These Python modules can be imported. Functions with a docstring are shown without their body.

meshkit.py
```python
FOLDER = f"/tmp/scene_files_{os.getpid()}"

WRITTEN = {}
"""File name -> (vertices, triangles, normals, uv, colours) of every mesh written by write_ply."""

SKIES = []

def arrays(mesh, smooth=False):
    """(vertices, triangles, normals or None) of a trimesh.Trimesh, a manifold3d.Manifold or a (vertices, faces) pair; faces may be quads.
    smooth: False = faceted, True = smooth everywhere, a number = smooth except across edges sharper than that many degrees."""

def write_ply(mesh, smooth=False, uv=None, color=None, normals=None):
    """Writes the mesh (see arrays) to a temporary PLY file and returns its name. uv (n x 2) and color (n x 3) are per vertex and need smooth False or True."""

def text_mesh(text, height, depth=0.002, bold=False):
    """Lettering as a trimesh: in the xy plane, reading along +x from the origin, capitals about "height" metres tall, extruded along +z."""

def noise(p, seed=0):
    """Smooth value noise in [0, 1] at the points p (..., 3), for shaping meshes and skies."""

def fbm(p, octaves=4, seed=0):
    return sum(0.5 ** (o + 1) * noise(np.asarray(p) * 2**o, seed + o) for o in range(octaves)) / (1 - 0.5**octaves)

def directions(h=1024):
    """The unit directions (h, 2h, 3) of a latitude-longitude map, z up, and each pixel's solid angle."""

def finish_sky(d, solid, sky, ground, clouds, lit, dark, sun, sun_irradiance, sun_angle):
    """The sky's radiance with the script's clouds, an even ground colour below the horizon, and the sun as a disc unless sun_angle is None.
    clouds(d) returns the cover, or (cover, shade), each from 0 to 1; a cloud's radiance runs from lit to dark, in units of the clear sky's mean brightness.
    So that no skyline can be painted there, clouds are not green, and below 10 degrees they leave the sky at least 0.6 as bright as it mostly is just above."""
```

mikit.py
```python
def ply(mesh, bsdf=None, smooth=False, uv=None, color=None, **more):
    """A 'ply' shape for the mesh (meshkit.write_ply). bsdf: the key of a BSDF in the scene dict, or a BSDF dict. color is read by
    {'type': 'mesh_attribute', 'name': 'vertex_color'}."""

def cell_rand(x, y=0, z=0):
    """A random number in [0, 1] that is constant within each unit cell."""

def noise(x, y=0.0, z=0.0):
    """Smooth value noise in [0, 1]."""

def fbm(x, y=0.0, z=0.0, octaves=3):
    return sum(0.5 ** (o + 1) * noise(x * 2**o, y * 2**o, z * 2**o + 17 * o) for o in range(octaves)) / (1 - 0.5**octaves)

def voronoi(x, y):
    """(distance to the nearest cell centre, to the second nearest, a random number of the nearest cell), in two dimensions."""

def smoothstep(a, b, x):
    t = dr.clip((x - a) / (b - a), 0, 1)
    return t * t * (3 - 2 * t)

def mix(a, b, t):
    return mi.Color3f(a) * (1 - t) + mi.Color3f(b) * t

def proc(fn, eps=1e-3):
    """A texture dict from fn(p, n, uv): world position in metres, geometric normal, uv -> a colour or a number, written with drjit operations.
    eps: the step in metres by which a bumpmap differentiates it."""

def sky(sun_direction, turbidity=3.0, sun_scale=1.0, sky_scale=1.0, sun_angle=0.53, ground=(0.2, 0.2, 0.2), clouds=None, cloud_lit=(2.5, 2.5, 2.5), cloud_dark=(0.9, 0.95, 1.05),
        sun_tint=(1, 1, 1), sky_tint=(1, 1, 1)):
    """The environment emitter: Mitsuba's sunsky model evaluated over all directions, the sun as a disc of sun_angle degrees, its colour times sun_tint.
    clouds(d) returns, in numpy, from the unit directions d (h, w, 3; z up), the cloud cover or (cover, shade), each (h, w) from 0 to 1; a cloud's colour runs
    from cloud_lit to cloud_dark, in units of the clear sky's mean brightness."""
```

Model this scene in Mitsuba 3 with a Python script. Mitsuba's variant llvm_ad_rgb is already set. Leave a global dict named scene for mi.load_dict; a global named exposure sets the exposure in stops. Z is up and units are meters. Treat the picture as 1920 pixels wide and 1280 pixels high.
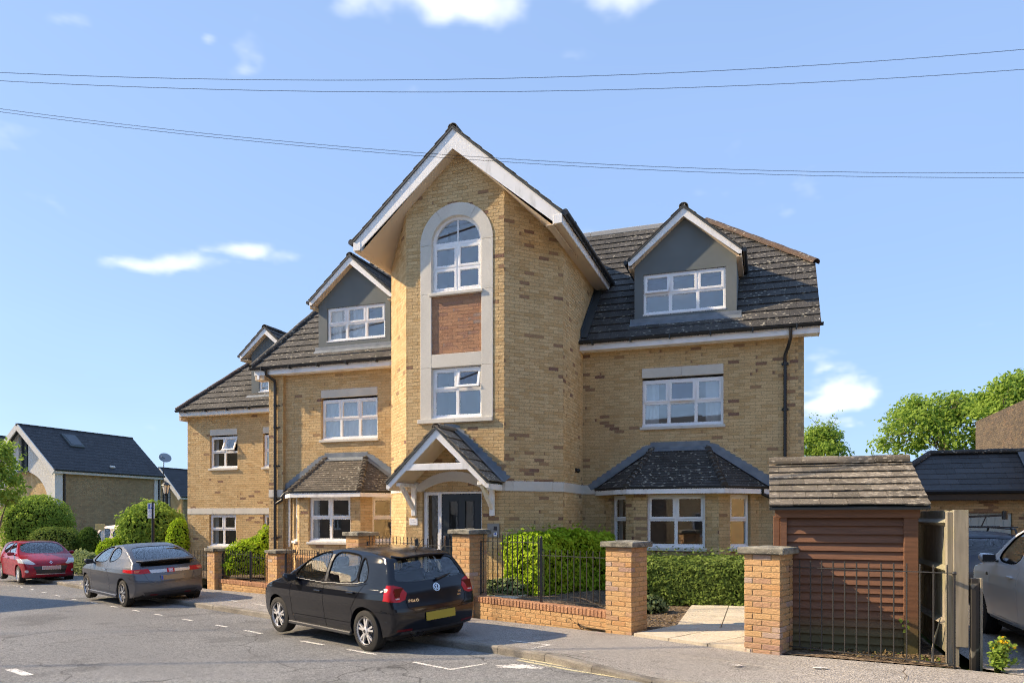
import math
import numpy as np
import trimesh, shapely
import manifold3d as m3
from shapely.geometry import Polygon, box as sbox, LineString, Point
from shapely.ops import unary_union
import drjit as dr
import mitsuba as mi
import mikit, meshkit
from mikit import proc, noise, fbm, voronoi, cell_rand, smoothstep, mix

T = mi.ScalarTransform4f
scene, labels = {}, {}
# ------------------------------------------------------------------ camera, sky, exposure
exposure = 2.72
scene['camera'] = {'type': 'perspective', 'fov': 2 * math.degrees(math.atan(960 / 1370)), 'fov_axis': 'x',
                   'principal_point_offset_x': 0.0, 'principal_point_offset_y': -328 / 1280, 'near_clip': 0.1, 'far_clip': 2000.0,
                   'to_world': T().look_at(origin=[0, 0, 1.69], target=[0, 1, 1.69], up=[0, 0, 1])}
SUN = np.array([-0.827, 0.06, 0.560])


def clouds(d):
    px = 960 + 1370 * d[..., 0] / np.maximum(d[..., 1], 0.05)
    py = 968 - 1370 * d[..., 2] / np.maximum(d[..., 1], 0.05)
    front = d[..., 1] > 0.06
    q = d / np.maximum(d[..., 2:3] + 0.25, 0.05)
    f = meshkit.fbm(q * [5.0, 5.0, 5.0] + 3.1, 6, 5)
    g = meshkit.fbm(q * [13.0, 13.0, 13.0] + 9.0, 5, 11)
    n = 0.62 * f + 0.38 * g
    m = np.zeros(d.shape[:2])
    for cx, cy, sx, sy, a in ((800, -15, 250, 100, 0.37), (1150, -25, 230, 70, 0.30), (1590, 735, 110, 80, 0.36), (1640, 690, 80, 30, 0.16),
                              (335, 497, 145, 24, 0.29), (460, 470, 80, 20, 0.26), (545, 478, 70, 20, 0.22), (500, 45, 90, 90, 0.16), (120, 38, 70, 26, 0.2), (388, 72, 26, 22, 0.2),
                              (770, 172, 45, 22, 0.22), (1625, 582, 40, 22, 0.25), (440, 135, 60, 26, 0.12), (1080, 105, 60, 26, 0.13)):
        m = np.maximum(m, a * np.exp(-((px - cx) / sx) ** 2 - ((py - cy) / sy) ** 2))
    m = np.where(front, m, 0.18 * np.clip((meshkit.fbm(q * 1.7 + 7.0, 3, 3) - 0.5) * 4, 0, 1))
    c = np.clip((n + m * 1.08 - 0.67) * 4.6, 0, 1)
    c = c * c * (3 - 2 * c) * 0.9
    veil = 0.62 + 0.10 * np.clip((meshkit.fbm(q * [1.6, 1.6, 1.6], 4, 21) - 0.5) * 3, -1, 1)      # thin even haze high up
    cover = 1 - (1 - veil) * (1 - c)
    return cover, np.clip(veil * (1 - c) / np.maximum(cover, 1e-3) + c * np.clip((f - 0.55) * 1.0, 0, 0.4), 0, 1)


scene['sky'] = mikit.sky(SUN, turbidity=2.6, sky_scale=1.1, sun_scale=0.86, clouds=clouds, cloud_lit=(2.1, 2.2, 2.35), cloud_dark=(0.76, 1.10, 1.82), sun_tint=(1.0, 0.97, 0.92))

# ------------------------------------------------------------------ frames
A = math.radians(19.23)
CA, SA = math.cos(A), math.sin(A)
FAC = np.array([[CA, SA, 0, 0], [-SA, CA, 0, 0], [0, 0, 1, 0], [0, 0, 0, 1.0]])      # facade frame: u to the right, n away from the street, z up
P1 = (3.265, 8.9)
DS = (-0.70, 0.714)                                                              # along the street, to the left and away


def gz(x, y):                                                                    # the street falls gently to the left
    s = (np.asarray(x) - P1[0]) * DS[0] + (np.asarray(y) - P1[1]) * DS[1]
    return -0.021 * np.clip(s, -14, 40)


def fw(u, n):
    return CA * u + SA * n, -SA * u + CA * n


def frame(o, ax, ay, az):
    M = np.eye(4)
    M[:3, 0], M[:3, 1], M[:3, 2], M[:3, 3] = ax, ay, az, o
    return M


def fframe(u, n, z, deg=0.0):
    """frame standing on the facade frame, turned by deg about z (local x along the wall, y into it)"""
    c, s = math.cos(math.radians(deg)), math.sin(math.radians(deg))
    return FAC @ frame((u, n, z), (c, s, 0), (-s, c, 0), (0, 0, 1))


def wframe(x, y, z, deg=0.0):
    c, s = math.cos(math.radians(deg)), math.sin(math.radians(deg))
    return frame((x, y, z), (c, s, 0), (-s, c, 0), (0, 0, 1))


# ------------------------------------------------------------------ scene writing
used = {}


def numbered(k):
    n = used.get(k, 0)
    used[k] = n + 1
    return k if n == 0 else f'{k}_{n:03d}'


def thing(name, label, cat, group=None, kind=None):
    k = numbered(name)
    labels[k] = {'label': label, 'category': cat}
    if group:
        labels[k]['group'] = group
    if kind:
        labels[k]['kind'] = kind
    return k


def put(parent, name, mesh, mat, smooth=False, uv=None, label=None, kind=None):
    k = numbered(parent + '__' + name) if parent else numbered(name)
    if hasattr(mesh, 'vertices') and len(mesh.vertices) == 0:
        return k
    scene[k] = mikit.ply(mesh, mat, smooth=smooth, uv=uv)
    if label or kind:
        labels[k] = {}
        if label:
            labels[k]['label'] = label
        if kind:
            labels[k]['kind'] = kind
    return k


def struct(name, mesh, mat, smooth=False, uv=None):
    k = put(None, name, mesh, mat, smooth, uv)
    labels[k] = {'kind': 'structure'}
    return k


BOXF = np.array([[0, 2, 1], [0, 3, 2], [4, 5, 6], [4, 6, 7], [0, 1, 5], [0, 5, 4], [1, 2, 6], [1, 6, 5], [2, 3, 7], [2, 7, 6], [3, 0, 4], [3, 4, 7]])


class MB:
    """collects boxes, bars and tubes; .tm is one mesh in world space, .uv its per-vertex uv"""

    def __init__(self, M=None):
        self.M = np.eye(4) if M is None else M
        self.v, self.f, self.u, self.n = [], [], [], 0

    def add(self, v, f, uv=(0.5, 0.5), M=None):
        v = np.asarray(v, float)
        M = self.M if M is None else M
        self.v.append(v @ M[:3, :3].T + M[:3, 3])
        self.f.append(np.asarray(f) + self.n)
        uv = np.asarray(uv, float)
        self.u.append(np.tile(uv, (len(v), 1)) if uv.ndim == 1 else uv)
        self.n += len(v)
        return self

    def box(self, x0, x1, y0, y1, z0, z1, uv=(0.5, 0.5), M=None):
        v = [(x0, y0, z0), (x1, y0, z0), (x1, y1, z0), (x0, y1, z0), (x0, y0, z1), (x1, y0, z1), (x1, y1, z1), (x0, y1, z1)]
        return self.add(v, BOXF, uv, M)

    def cbox(self, x0, x1, y0, y1, z0, z1, r=0.004, uv=(0.5, 0.5), M=None):
        v, f = CHAM
        lo, hi = np.array([x0, y0, z0]), np.array([x1, y1, z1])
        s = np.sign(v)
        inner = np.abs(v) < 0.95
        p = (lo + hi) / 2 + s * (hi - lo) / 2 - s * inner * r
        return self.add(p, f, uv, M)

    def bar(self, p, q, w, h=None, uv=(0.5, 0.5), up=(0, 0, 1), M=None):
        p, q = np.asarray(p, float), np.asarray(q, float)
        h = w if h is None else h
        a = (q - p) / np.linalg.norm(q - p)
        b = np.cross(up, a)
        if np.linalg.norm(b) < 1e-3:
            b = np.cross((1, 0, 0), a)
        b /= np.linalg.norm(b)
        c = np.cross(a, b)
        v = [e + b * i * w / 2 + c * j * h / 2 for e in (p, q) for i, j in ((-1, -1), (1, -1), (1, 1), (-1, 1))]
        return self.add(v, BOXF, uv, M)

    def tube(self, pts, r, sides=8, uv=(0.5, 0.5), M=None, cap=True):
        p = np.asarray(pts, float)
        r = np.broadcast_to(np.asarray(r, float), (len(p),))
        t = np.gradient(p, axis=0)
        t /= np.linalg.norm(t, axis=1, keepdims=True) + 1e-12
        ref = np.where(np.abs(t[:, 2:]) < 0.9, [0, 0, 1.0], [1.0, 0, 0]) if len(p) > 2 else np.tile([0, 0, 1.0] if abs(t[0, 2]) < 0.9 else [1.0, 0, 0], (len(p), 1))
        ref = np.tile(ref[0], (len(p), 1)) if np.abs((t * ref[0]).sum(1)).max() < 0.97 else ref
        a = np.cross(t, ref)
        a /= np.linalg.norm(a, axis=1, keepdims=True) + 1e-12
        b = np.cross(t, a)
        ang = np.arange(sides) * 2 * np.pi / sides
        v = (p[:, None] + r[:, None, None] * (np.cos(ang)[None, :, None] * a[:, None] + np.sin(ang)[None, :, None] * b[:, None])).reshape(-1, 3)
        f = []
        for i in range(len(p) - 1):
            for j in range(sides):
                k = (j + 1) % sides
                f += [(i * sides + j, i * sides + k, (i + 1) * sides + k), (i * sides + j, (i + 1) * sides + k, (i + 1) * sides + j)]
        if cap:
            n = len(v)
            v = np.vstack([v, p[:1], p[-1:]])
            e = (len(p) - 1) * sides
            for j in range(sides):
                k = (j + 1) % sides
                f += [(n, k, j), (n + 1, e + j, e + k)]
        return self.add(v, f, uv, M)

    def prism(self, poly, y0, y1, uv=(0.5, 0.5), M=None):
        """shapely polygon in local (x, z), from y0 to y1"""
        for g in getattr(poly, 'geoms', [poly]):
            if g.area < 1e-7:
                continue
            m = trimesh.creation.extrude_polygon(g, 1.0, engine='earcut')
            v = np.asarray(m.vertices)
            v = np.stack([v[:, 0], y1 + (y0 - y1) * v[:, 2], v[:, 1]], 1)
            self.add(v, m.faces, uv, M)
        return self

    def mesh(self, m, uv=(0.5, 0.5), M=None):
        return self.add(m.vertices, m.faces, uv, M)

    @property
    def tm(self):
        if not self.v:
            return trimesh.Trimesh()
        return trimesh.Trimesh(np.vstack(self.v), np.vstack(self.f), process=False)

    @property
    def uv(self):
        return np.vstack(self.u)

    def put(self, parent, name, mat, smooth=False, uv=False, label=None, kind=None):
        return put(parent, name, self.tm, mat, smooth, self.uv if uv else None, label, kind)


def _cham():
    p = [np.array(s) * np.where(np.arange(3) == k, 1.0, 0.9) for s in np.ndindex(2, 2, 2) for k in range(3)]
    p = [(np.array(s) * 2 - 1) * np.where(np.arange(3) == k, 1.0, 0.9) for s in np.ndindex(2, 2, 2) for k in range(3)]
    h = trimesh.convex.convex_hull(np.array(p))
    return np.array(h.vertices), np.array(h.faces)


CHAM = _cham()


def lathe(profile, n=32):
    """revolve (r, z) pairs round z"""
    return trimesh.creation.revolve(np.asarray(profile, float), sections=n)


# ------------------------------------------------------------------ materials
def mat(key, d, two=True):
    scene[key] = {'type': 'twosided', 'bsdf': d} if two else d
    return key


def rgb(*c):
    return {'type': 'rgb', 'value': list(c)}


def pr(c, rough=0.5, **k):
    return {'type': 'principled', 'base_color': c if isinstance(c, dict) else rgb(*c), 'roughness': rough, **k}


def bumped(d, fn, scale, eps=0.002):
    return {'type': 'bumpmap', 'arbitrary': proc(fn, eps), 'scale': scale, 'bsdf': d}


def brick_proc(c1, c2, c3, dark, dark2):
    def fn(p, n, uv):
        t = uv.x
        g = noise(p.x * 60, p.y * 60, p.z * 90)
        c = mix(c1, c2, smoothstep(0.0, 0.45, t))
        c = mix(c, c3, smoothstep(0.45, 0.85, t))
        dk = mix(dark, dark2, uv.y)
        c = mix(c, dk, smoothstep(0.86, 0.97, t))
        st = fbm(p.x * 0.9, p.y * 0.9, p.z * 0.55, 3)
        sk = fbm(p.x * 5.5, p.y * 5.5, p.z * 0.35, 3)
        return c * (0.78 + 0.34 * g) * (0.84 + 0.28 * st) * (0.90 + 0.2 * sk)
    return fn


def brick_bump(p, n, uv):
    return noise(p.x * 45, p.y * 45, p.z * 60) * 0.6 + noise(p.x * 110, p.y * 110, p.z * 120) * 0.4


mat('brick_yellow', bumped(pr(proc(brick_proc((0.56, 0.39, 0.19), (0.63, 0.46, 0.24), (0.52, 0.345, 0.155), (0.22, 0.125, 0.085), (0.36, 0.22, 0.115))), 0.85), brick_bump, 0.011))
mat('brick_pillar', bumped(pr(proc(brick_proc((0.48, 0.27, 0.12), (0.52, 0.33, 0.16), (0.41, 0.25, 0.16), (0.45, 0.36, 0.30), (0.35, 0.22, 0.17))), 0.85), brick_bump, 0.008))
mat('brick_red', bumped(pr(proc(brick_proc((0.36, 0.185, 0.105), (0.44, 0.24, 0.135), (0.32, 0.17, 0.115), (0.38, 0.30, 0.25), (0.26, 0.16, 0.12))), 0.85), brick_bump, 0.008))
mat('mortar', {'type': 'diffuse', 'reflectance': rgb(0.36, 0.27, 0.155)})
mat('mortar_red', {'type': 'diffuse', 'reflectance': rgb(0.40, 0.28, 0.18)})


def stone_fn(p, n, uv):
    s = fbm(p.x * 3, p.y * 3, p.z * 1.2, 4)
    g = noise(p.x * 70, p.y * 70, p.z * 70)
    return mix((0.52, 0.50, 0.445), (0.66, 0.635, 0.57), s) * (0.93 + 0.12 * g)


mat('stone', pr(proc(stone_fn), 0.85))


def cap_fn(p, n, uv):
    s = fbm(p.x * 9, p.y * 9, p.z * 9, 4)
    a, b, r = voronoi(p.x * 60 + p.z * 37, p.y * 60 + p.z * 51)
    spot = smoothstep(0.34, 0.2, a) * smoothstep(0.7, 0.78, r)
    c = mix((0.085, 0.085, 0.075), (0.25, 0.24, 0.2), smoothstep(0.3, 0.75, s))
    return mix(c, (0.42, 0.4, 0.34), spot * 0.8)


mat('cap_stone', pr(proc(cap_fn), 0.9))


def tile_proc(c1, c2, amount, lich=(0.40, 0.38, 0.31)):
    def fn(p, n, uv):
        c = mix(c1, c2, uv.x)
        s = fbm(p.x * 5, p.y * 5, p.z * 5, 3)
        a, b, r = voronoi(p.x * 16 + p.y * 5, p.z * 24 + p.y * 9)
        clump = smoothstep(0.42, 0.68, fbm(p.x * 0.8, p.y * 0.8, p.z * 0.8 + 3, 2))
        sp = smoothstep(0.44, 0.26, a + 0.28 * (noise(p.x * 90, p.y * 90, p.z * 90) - 0.5)) * smoothstep(0.97 - amount * (0.15 + clump), 0.99 - amount * (0.15 + clump), r)
        a2, b2, r2 = voronoi(p.x * 44 + p.z * 15, p.y * 44 + p.z * 33)
        sp = dr.maximum(sp, smoothstep(0.4, 0.25, a2) * smoothstep(0.97 - amount * 0.35, 0.99 - amount * 0.35, r2) * 0.7)
        return mix(c * (0.7 + 0.6 * s), lich, sp * 0.85)
    return fn


mat('tile_dark', pr(proc(tile_proc((0.038, 0.037, 0.034), (0.064, 0.061, 0.057), 0.13)), 0.8))
mat('tile_brown', pr(proc(tile_proc((0.075, 0.066, 0.053), (0.12, 0.105, 0.086), 0.1)), 0.85))
mat('tile_mossy', pr(proc(tile_proc((0.10, 0.087, 0.066), (0.175, 0.152, 0.12), 0.30, (0.36, 0.32, 0.25))), 0.9))
mat('ridge_tile', pr(proc(tile_proc((0.10, 0.066, 0.05), (0.085, 0.066, 0.055), 0.1)), 0.9))


def slate_fn(p, n, uv):
    return mix((0.020, 0.022, 0.026), (0.042, 0.044, 0.05), uv.x * 0.6 + 0.4 * fbm(p.x * 2, p.y * 2, p.z * 2, 3))


mat('slate', pr(proc(slate_fn), 0.6))


def white_fn(p, n, uv):
    s = fbm(p.x * 2.5, p.y * 2.5, p.z * 1.3, 4)
    g = fbm(p.x * 14, p.y * 14, p.z * 3, 3)
    return mix((0.58, 0.565, 0.53), (0.82, 0.815, 0.80), smoothstep(0.2, 0.5, s * 0.6 + g * 0.4))


mat('white_paint', pr(proc(white_fn), 0.45))
mat('white_plastic', pr((0.80, 0.80, 0.80), 0.28))
mat('soffit', pr((0.60, 0.50, 0.38), 0.7))
mat('house_render', pr((0.62, 0.61, 0.57), 0.8))


def grey_fn(p, n, uv):
    s = fbm(p.x * 1.7, p.y * 1.7, p.z * 0.9, 4)
    return mix((0.105, 0.125, 0.13), (0.155, 0.175, 0.18), s)


mat('grey_render', pr(proc(grey_fn), 0.8))


def lead_fn(p, n, uv):
    s = fbm(p.x * 7, p.y * 7, p.z * 7, 4)
    return mix((0.10, 0.125, 0.155), (0.24, 0.27, 0.30), s)


mat('lead', pr(proc(lead_fn), 0.55, metallic=0.25))
mat('lead_dark', pr((0.045, 0.055, 0.06), 0.6))
mat('black_plastic', pr((0.018, 0.019, 0.021), 0.38))
mat('rubber', pr((0.016, 0.016, 0.016), 0.8))
mat('railing_metal', pr((0.030, 0.030, 0.030), 0.42, specular=0.7))
mat('pane', {'type': 'thindielectric', 'int_ior': 2.15}, False)
mat('pane_door', {'type': 'thindielectric', 'int_ior': 1.6}, False)
mat('car_glass', {'type': 'thindielectric', 'int_ior': 1.55, 'specular_transmittance': rgb(0.62, 0.68, 0.66)}, False)
mat('car_glass_far', {'type': 'thindielectric', 'int_ior': 1.6, 'specular_transmittance': rgb(0.13, 0.14, 0.14)}, False)
mat('car_glass_dark', {'type': 'thindielectric', 'int_ior': 1.55, 'specular_transmittance': rgb(0.42, 0.46, 0.47)}, False)
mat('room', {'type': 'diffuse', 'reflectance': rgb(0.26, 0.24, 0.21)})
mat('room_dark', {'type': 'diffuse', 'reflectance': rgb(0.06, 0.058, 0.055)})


mat('curtain', {'type': 'diffuse', 'reflectance': rgb(0.36, 0.38, 0.38)})
mat('door_paint', pr((0.018, 0.026, 0.034), 0.35))
mat('steel', pr((0.30, 0.31, 0.31), 0.35, metallic=0.8))
mat('window_rubber', {'type': 'diffuse', 'reflectance': rgb(0.012, 0.012, 0.013)})
mat('chrome', pr((0.75, 0.75, 0.76), 0.12, metallic=1.0))
mat('alloy', pr((0.55, 0.55, 0.56), 0.32, metallic=0.85))
mat('alloy_bright', pr((0.66, 0.66, 0.67), 0.32, metallic=0.5))
mat('white_sign', pr((0.82, 0.83, 0.86), 0.4))
mat('sign_blue', pr((0.03, 0.09, 0.42), 0.4))
mat('sign_cream', pr((0.62, 0.50, 0.22), 0.5))
mat('dark_print', pr((0.03, 0.03, 0.035), 0.5))
mat('grey_print', pr((0.45, 0.46, 0.55), 0.5))
mat('plate_yellow', pr((0.36, 0.29, 0.035), 0.4))
mat('plate_tan', pr((0.30, 0.22, 0.13), 0.4))
mat('plate_pink', pr((0.44, 0.30, 0.32), 0.5))
mat('lamp_red', {'type': 'roughplastic', 'diffuse_reflectance': rgb(0.46, 0.008, 0.012), 'alpha': 0.05})
mat('lamp_dark_red', {'type': 'roughplastic', 'diffuse_reflectance': rgb(0.11, 0.003, 0.006), 'alpha': 0.05})
mat('lamp_orange', pr((0.55, 0.13, 0.06), 0.15, clearcoat=1.0))
mat('lamp_clear', pr((0.55, 0.56, 0.58), 0.12, clearcoat=1.0, metallic=0.3))


def asphalt_fn(p, n, uv):
    g = noise(p.x * 95, p.y * 95)
    g2 = noise(p.x * 38, p.y * 38)
    across = p.x * 0.714 + p.y * 0.70
    along = p.y * 0.714 - p.x * 0.70
    track = fbm(across * 0.9, along * 0.05, 1.0, 3)
    oil = smoothstep(0.60, 0.78, fbm(p.x * 1.3 + 9, p.y * 1.3, 4.0, 3)) * 0.28
    e1, e2, er = voronoi(p.x * 0.42 + 0.35 * fbm(p.x * 1.5, p.y * 1.5, 0, 3), p.y * 0.42 + 0.35 * fbm(p.x * 1.5, p.y * 1.5, 8, 3))
    crack = smoothstep(0.014, 0.004, e2 - e1) * smoothstep(0.45, 0.6, fbm(p.x * 0.3, p.y * 0.3, 3, 2)) * 0.45
    s = fbm(p.x * 0.5, p.y * 0.5, 0, 4)
    s2 = fbm(p.x * 0.12 + 4, p.y * 0.12, 0, 3)
    c = mix((0.155, 0.155, 0.152), (0.225, 0.225, 0.22), s) * (0.40 + 0.75 * g + 0.45 * g2)
    return c * (0.8 + 0.4 * s2) * (0.86 + 0.28 * track) * (1 - oil) * (1 - crack)


mat('asphalt', bumped(pr(proc(asphalt_fn), 0.75), lambda p, n, uv: noise(p.x * 110, p.y * 110), 0.006))


def pavement_fn(p, n, uv):
    g = noise(p.x * 90, p.y * 90)
    s = fbm(p.x * 0.8, p.y * 0.8, 2.0, 4)
    st = smoothstep(0.6, 0.8, fbm(p.x * 2.3, p.y * 2.3, 5.0, 3)) * 0.22
    c = mix((0.21, 0.197, 0.182), (0.30, 0.283, 0.262), s) * (0.5 + 0.9 * g)
    return c * (1 - st)


mat('pavement_tar', bumped(pr(proc(pavement_fn), 0.85), lambda p, n, uv: noise(p.x * 90, p.y * 90), 0.005))


def kerb_fn(p, n, uv):
    g = noise(p.x * 60, p.y * 60, p.z * 60)
    s = fbm(p.x * 4, p.y * 4, p.z * 8, 4)
    return mix((0.07, 0.064, 0.054), (0.32, 0.295, 0.255), s * 0.75 + uv.x * 0.25) * (0.7 + 0.5 * g)


mat('kerb_stone', pr(proc(kerb_fn), 0.9))


def slab_fn(p, n, uv):
    g = noise(p.x * 70, p.y * 70)
    s = fbm(p.x * 3, p.y * 3, 1.0, 4)
    return mix((0.38, 0.34, 0.265), (0.49, 0.445, 0.36), s * 0.6 + uv.x * 0.4) * (0.85 + 0.25 * g)


mat('slab', pr(proc(slab_fn), 0.9))


def soil_fn(p, n, uv):
    g = noise(p.x * 55, p.y * 55)
    g2 = noise(p.x * 22, p.y * 22)
    s = fbm(p.x * 2, p.y * 2, 1.0, 4)
    c = mix((0.085, 0.062, 0.042), (0.26, 0.20, 0.135), smoothstep(0.45, 0.85, g * 0.55 + g2 * 0.45))
    return c * (0.7 + 0.6 * s)


mat('soil', bumped(pr(proc(soil_fn), 0.95), lambda p, n, uv: noise(p.x * 40, p.y * 40), 0.02))
mat('grass_far', {'type': 'diffuse', 'reflectance': rgb(0.07, 0.10, 0.035)})


def paint_line_fn(p, n, uv):
    g = noise(p.x * 70, p.y * 70)
    s = fbm(p.x * 9, p.y * 9, 0, 3)
    return mix((0.19, 0.185, 0.175), (0.60, 0.585, 0.55), smoothstep(0.3, 0.55, 0.5 * g + 0.5 * s + 0.08))


mat('line_white', pr(proc(paint_line_fn), 0.7))
mat('line_yellow', pr(proc(lambda p, n, uv: mix((0.19, 0.185, 0.16), (0.56, 0.50, 0.30), smoothstep(0.3, 0.55, 0.5 * noise(p.x * 70, p.y * 70) + 0.5 * fbm(p.x * 9, p.y * 9, 0, 3) + 0.06))), 0.7))


def stain_fn(p, n, uv):
    g = fbm(p.x * 3 + uv.y * 31, p.y * 3, p.z * 34, 4)
    moss = smoothstep(0.55, 0.15, p.z) * smoothstep(0.3, 0.6, fbm(p.x * 3, p.y * 3, p.z * 3, 3) + 0.25)
    c = mix((0.085, 0.042, 0.024), (0.24, 0.115, 0.062), g * 0.75 + uv.x * 0.25)
    return mix(c, (0.085, 0.085, 0.030), moss * 0.85)


mat('wood_stain', pr(proc(stain_fn), 0.65))


def grey_wood_fn(p, n, uv):
    g = fbm(p.x * 34 + uv.y * 17, p.y * 34, p.z * 2.2, 4)
    m = smoothstep(0.5, 0.8, fbm(p.x * 3, p.y * 3, p.z * 2, 3) + 0.12)
    c = mix((0.10, 0.09, 0.07), (0.36, 0.325, 0.255), g * 0.8 + 0.2 * uv.x)
    return mix(c, (0.19, 0.19, 0.09), m * 0.5)


mat('wood_grey', pr(proc(grey_wood_fn), 0.9))


def post_fn(p, n, uv):
    m = smoothstep(0.62, 0.66, fbm(p.x * 6, p.y * 6, p.z * 5, 3))
    return mix((0.022, 0.020, 0.018), (0.17, 0.16, 0.13), m)


mat('post_black', pr(proc(post_fn), 0.6))


def leaf_mat(key, c1, c2, c3, trans=0.7):
    def fn(p, n, uv):
        return mix(mix(c1, c2, smoothstep(0.0, 0.7, uv.x)), c3, smoothstep(0.8, 1.0, uv.x))
    mat(key, {'type': 'principledthin', 'base_color': proc(fn), 'roughness': 0.55, 'diff_trans': trans, 'spec_trans': 0.0}, False)


leaf_mat('leaf_bright', (0.22, 0.36, 0.02), (0.38, 0.53, 0.04), (0.54, 0.62, 0.08), 0.45)
leaf_mat('leaf_hedge', (0.11, 0.175, 0.035), (0.21, 0.29, 0.07), (0.40, 0.46, 0.19), 0.5)
leaf_mat('leaf_tree', (0.20, 0.31, 0.05), (0.32, 0.45, 0.09), (0.46, 0.56, 0.15), 1.0)
leaf_mat('leaf_dark', (0.06, 0.12, 0.026), (0.11, 0.19, 0.04), (0.18, 0.27, 0.05), 0.7)
leaf_mat('leaf_pale', (0.16, 0.22, 0.11), (0.26, 0.33, 0.15), (0.38, 0.45, 0.2), 0.6)
mat('petal', {'type': 'principledthin', 'base_color': rgb(0.75, 0.48, 0.02), 'roughness': 0.6, 'diff_trans': 0.5}, False)
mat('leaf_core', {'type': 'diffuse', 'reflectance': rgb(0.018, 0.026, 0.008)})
mat('bark', pr(proc(lambda p, n, uv: mix((0.09, 0.07, 0.05), (0.19, 0.155, 0.11), fbm(p.x * 14, p.y * 14, p.z * 4, 3))), 0.95))
mat('cable_black', pr((0.02, 0.02, 0.022), 0.6))


def paint(key, c, rough=0.35, metallic=0.0, **k):
    mat(key, pr(c, rough, metallic=metallic, clearcoat=1.0, clearcoat_gloss=0.985, **k))


mat('paint_black', {'type': 'roughplastic', 'diffuse_reflectance': rgb(0.006, 0.007, 0.012), 'alpha': 0.03, 'int_ior': 1.55})
mat('emblem_dark', pr((0.02, 0.03, 0.06), 0.3))
paint('paint_grey', (0.115, 0.118, 0.132), 0.3, 0.7)
mat('paint_red', {'type': 'roughplastic', 'diffuse_reflectance': rgb(0.30, 0.010, 0.028), 'alpha': 0.04})
paint('paint_silver', (0.60, 0.61, 0.63), 0.34, 0.3)
paint('paint_navy', (0.022, 0.028, 0.042), 0.3, 0.3)
paint('paint_van', (0.62, 0.52, 0.5), 0.4)
mat('trim_grey', pr((0.035, 0.036, 0.04), 0.55))
mat('seat_cloth', {'type': 'diffuse', 'reflectance': rgb(0.035, 0.035, 0.038)})
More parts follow.
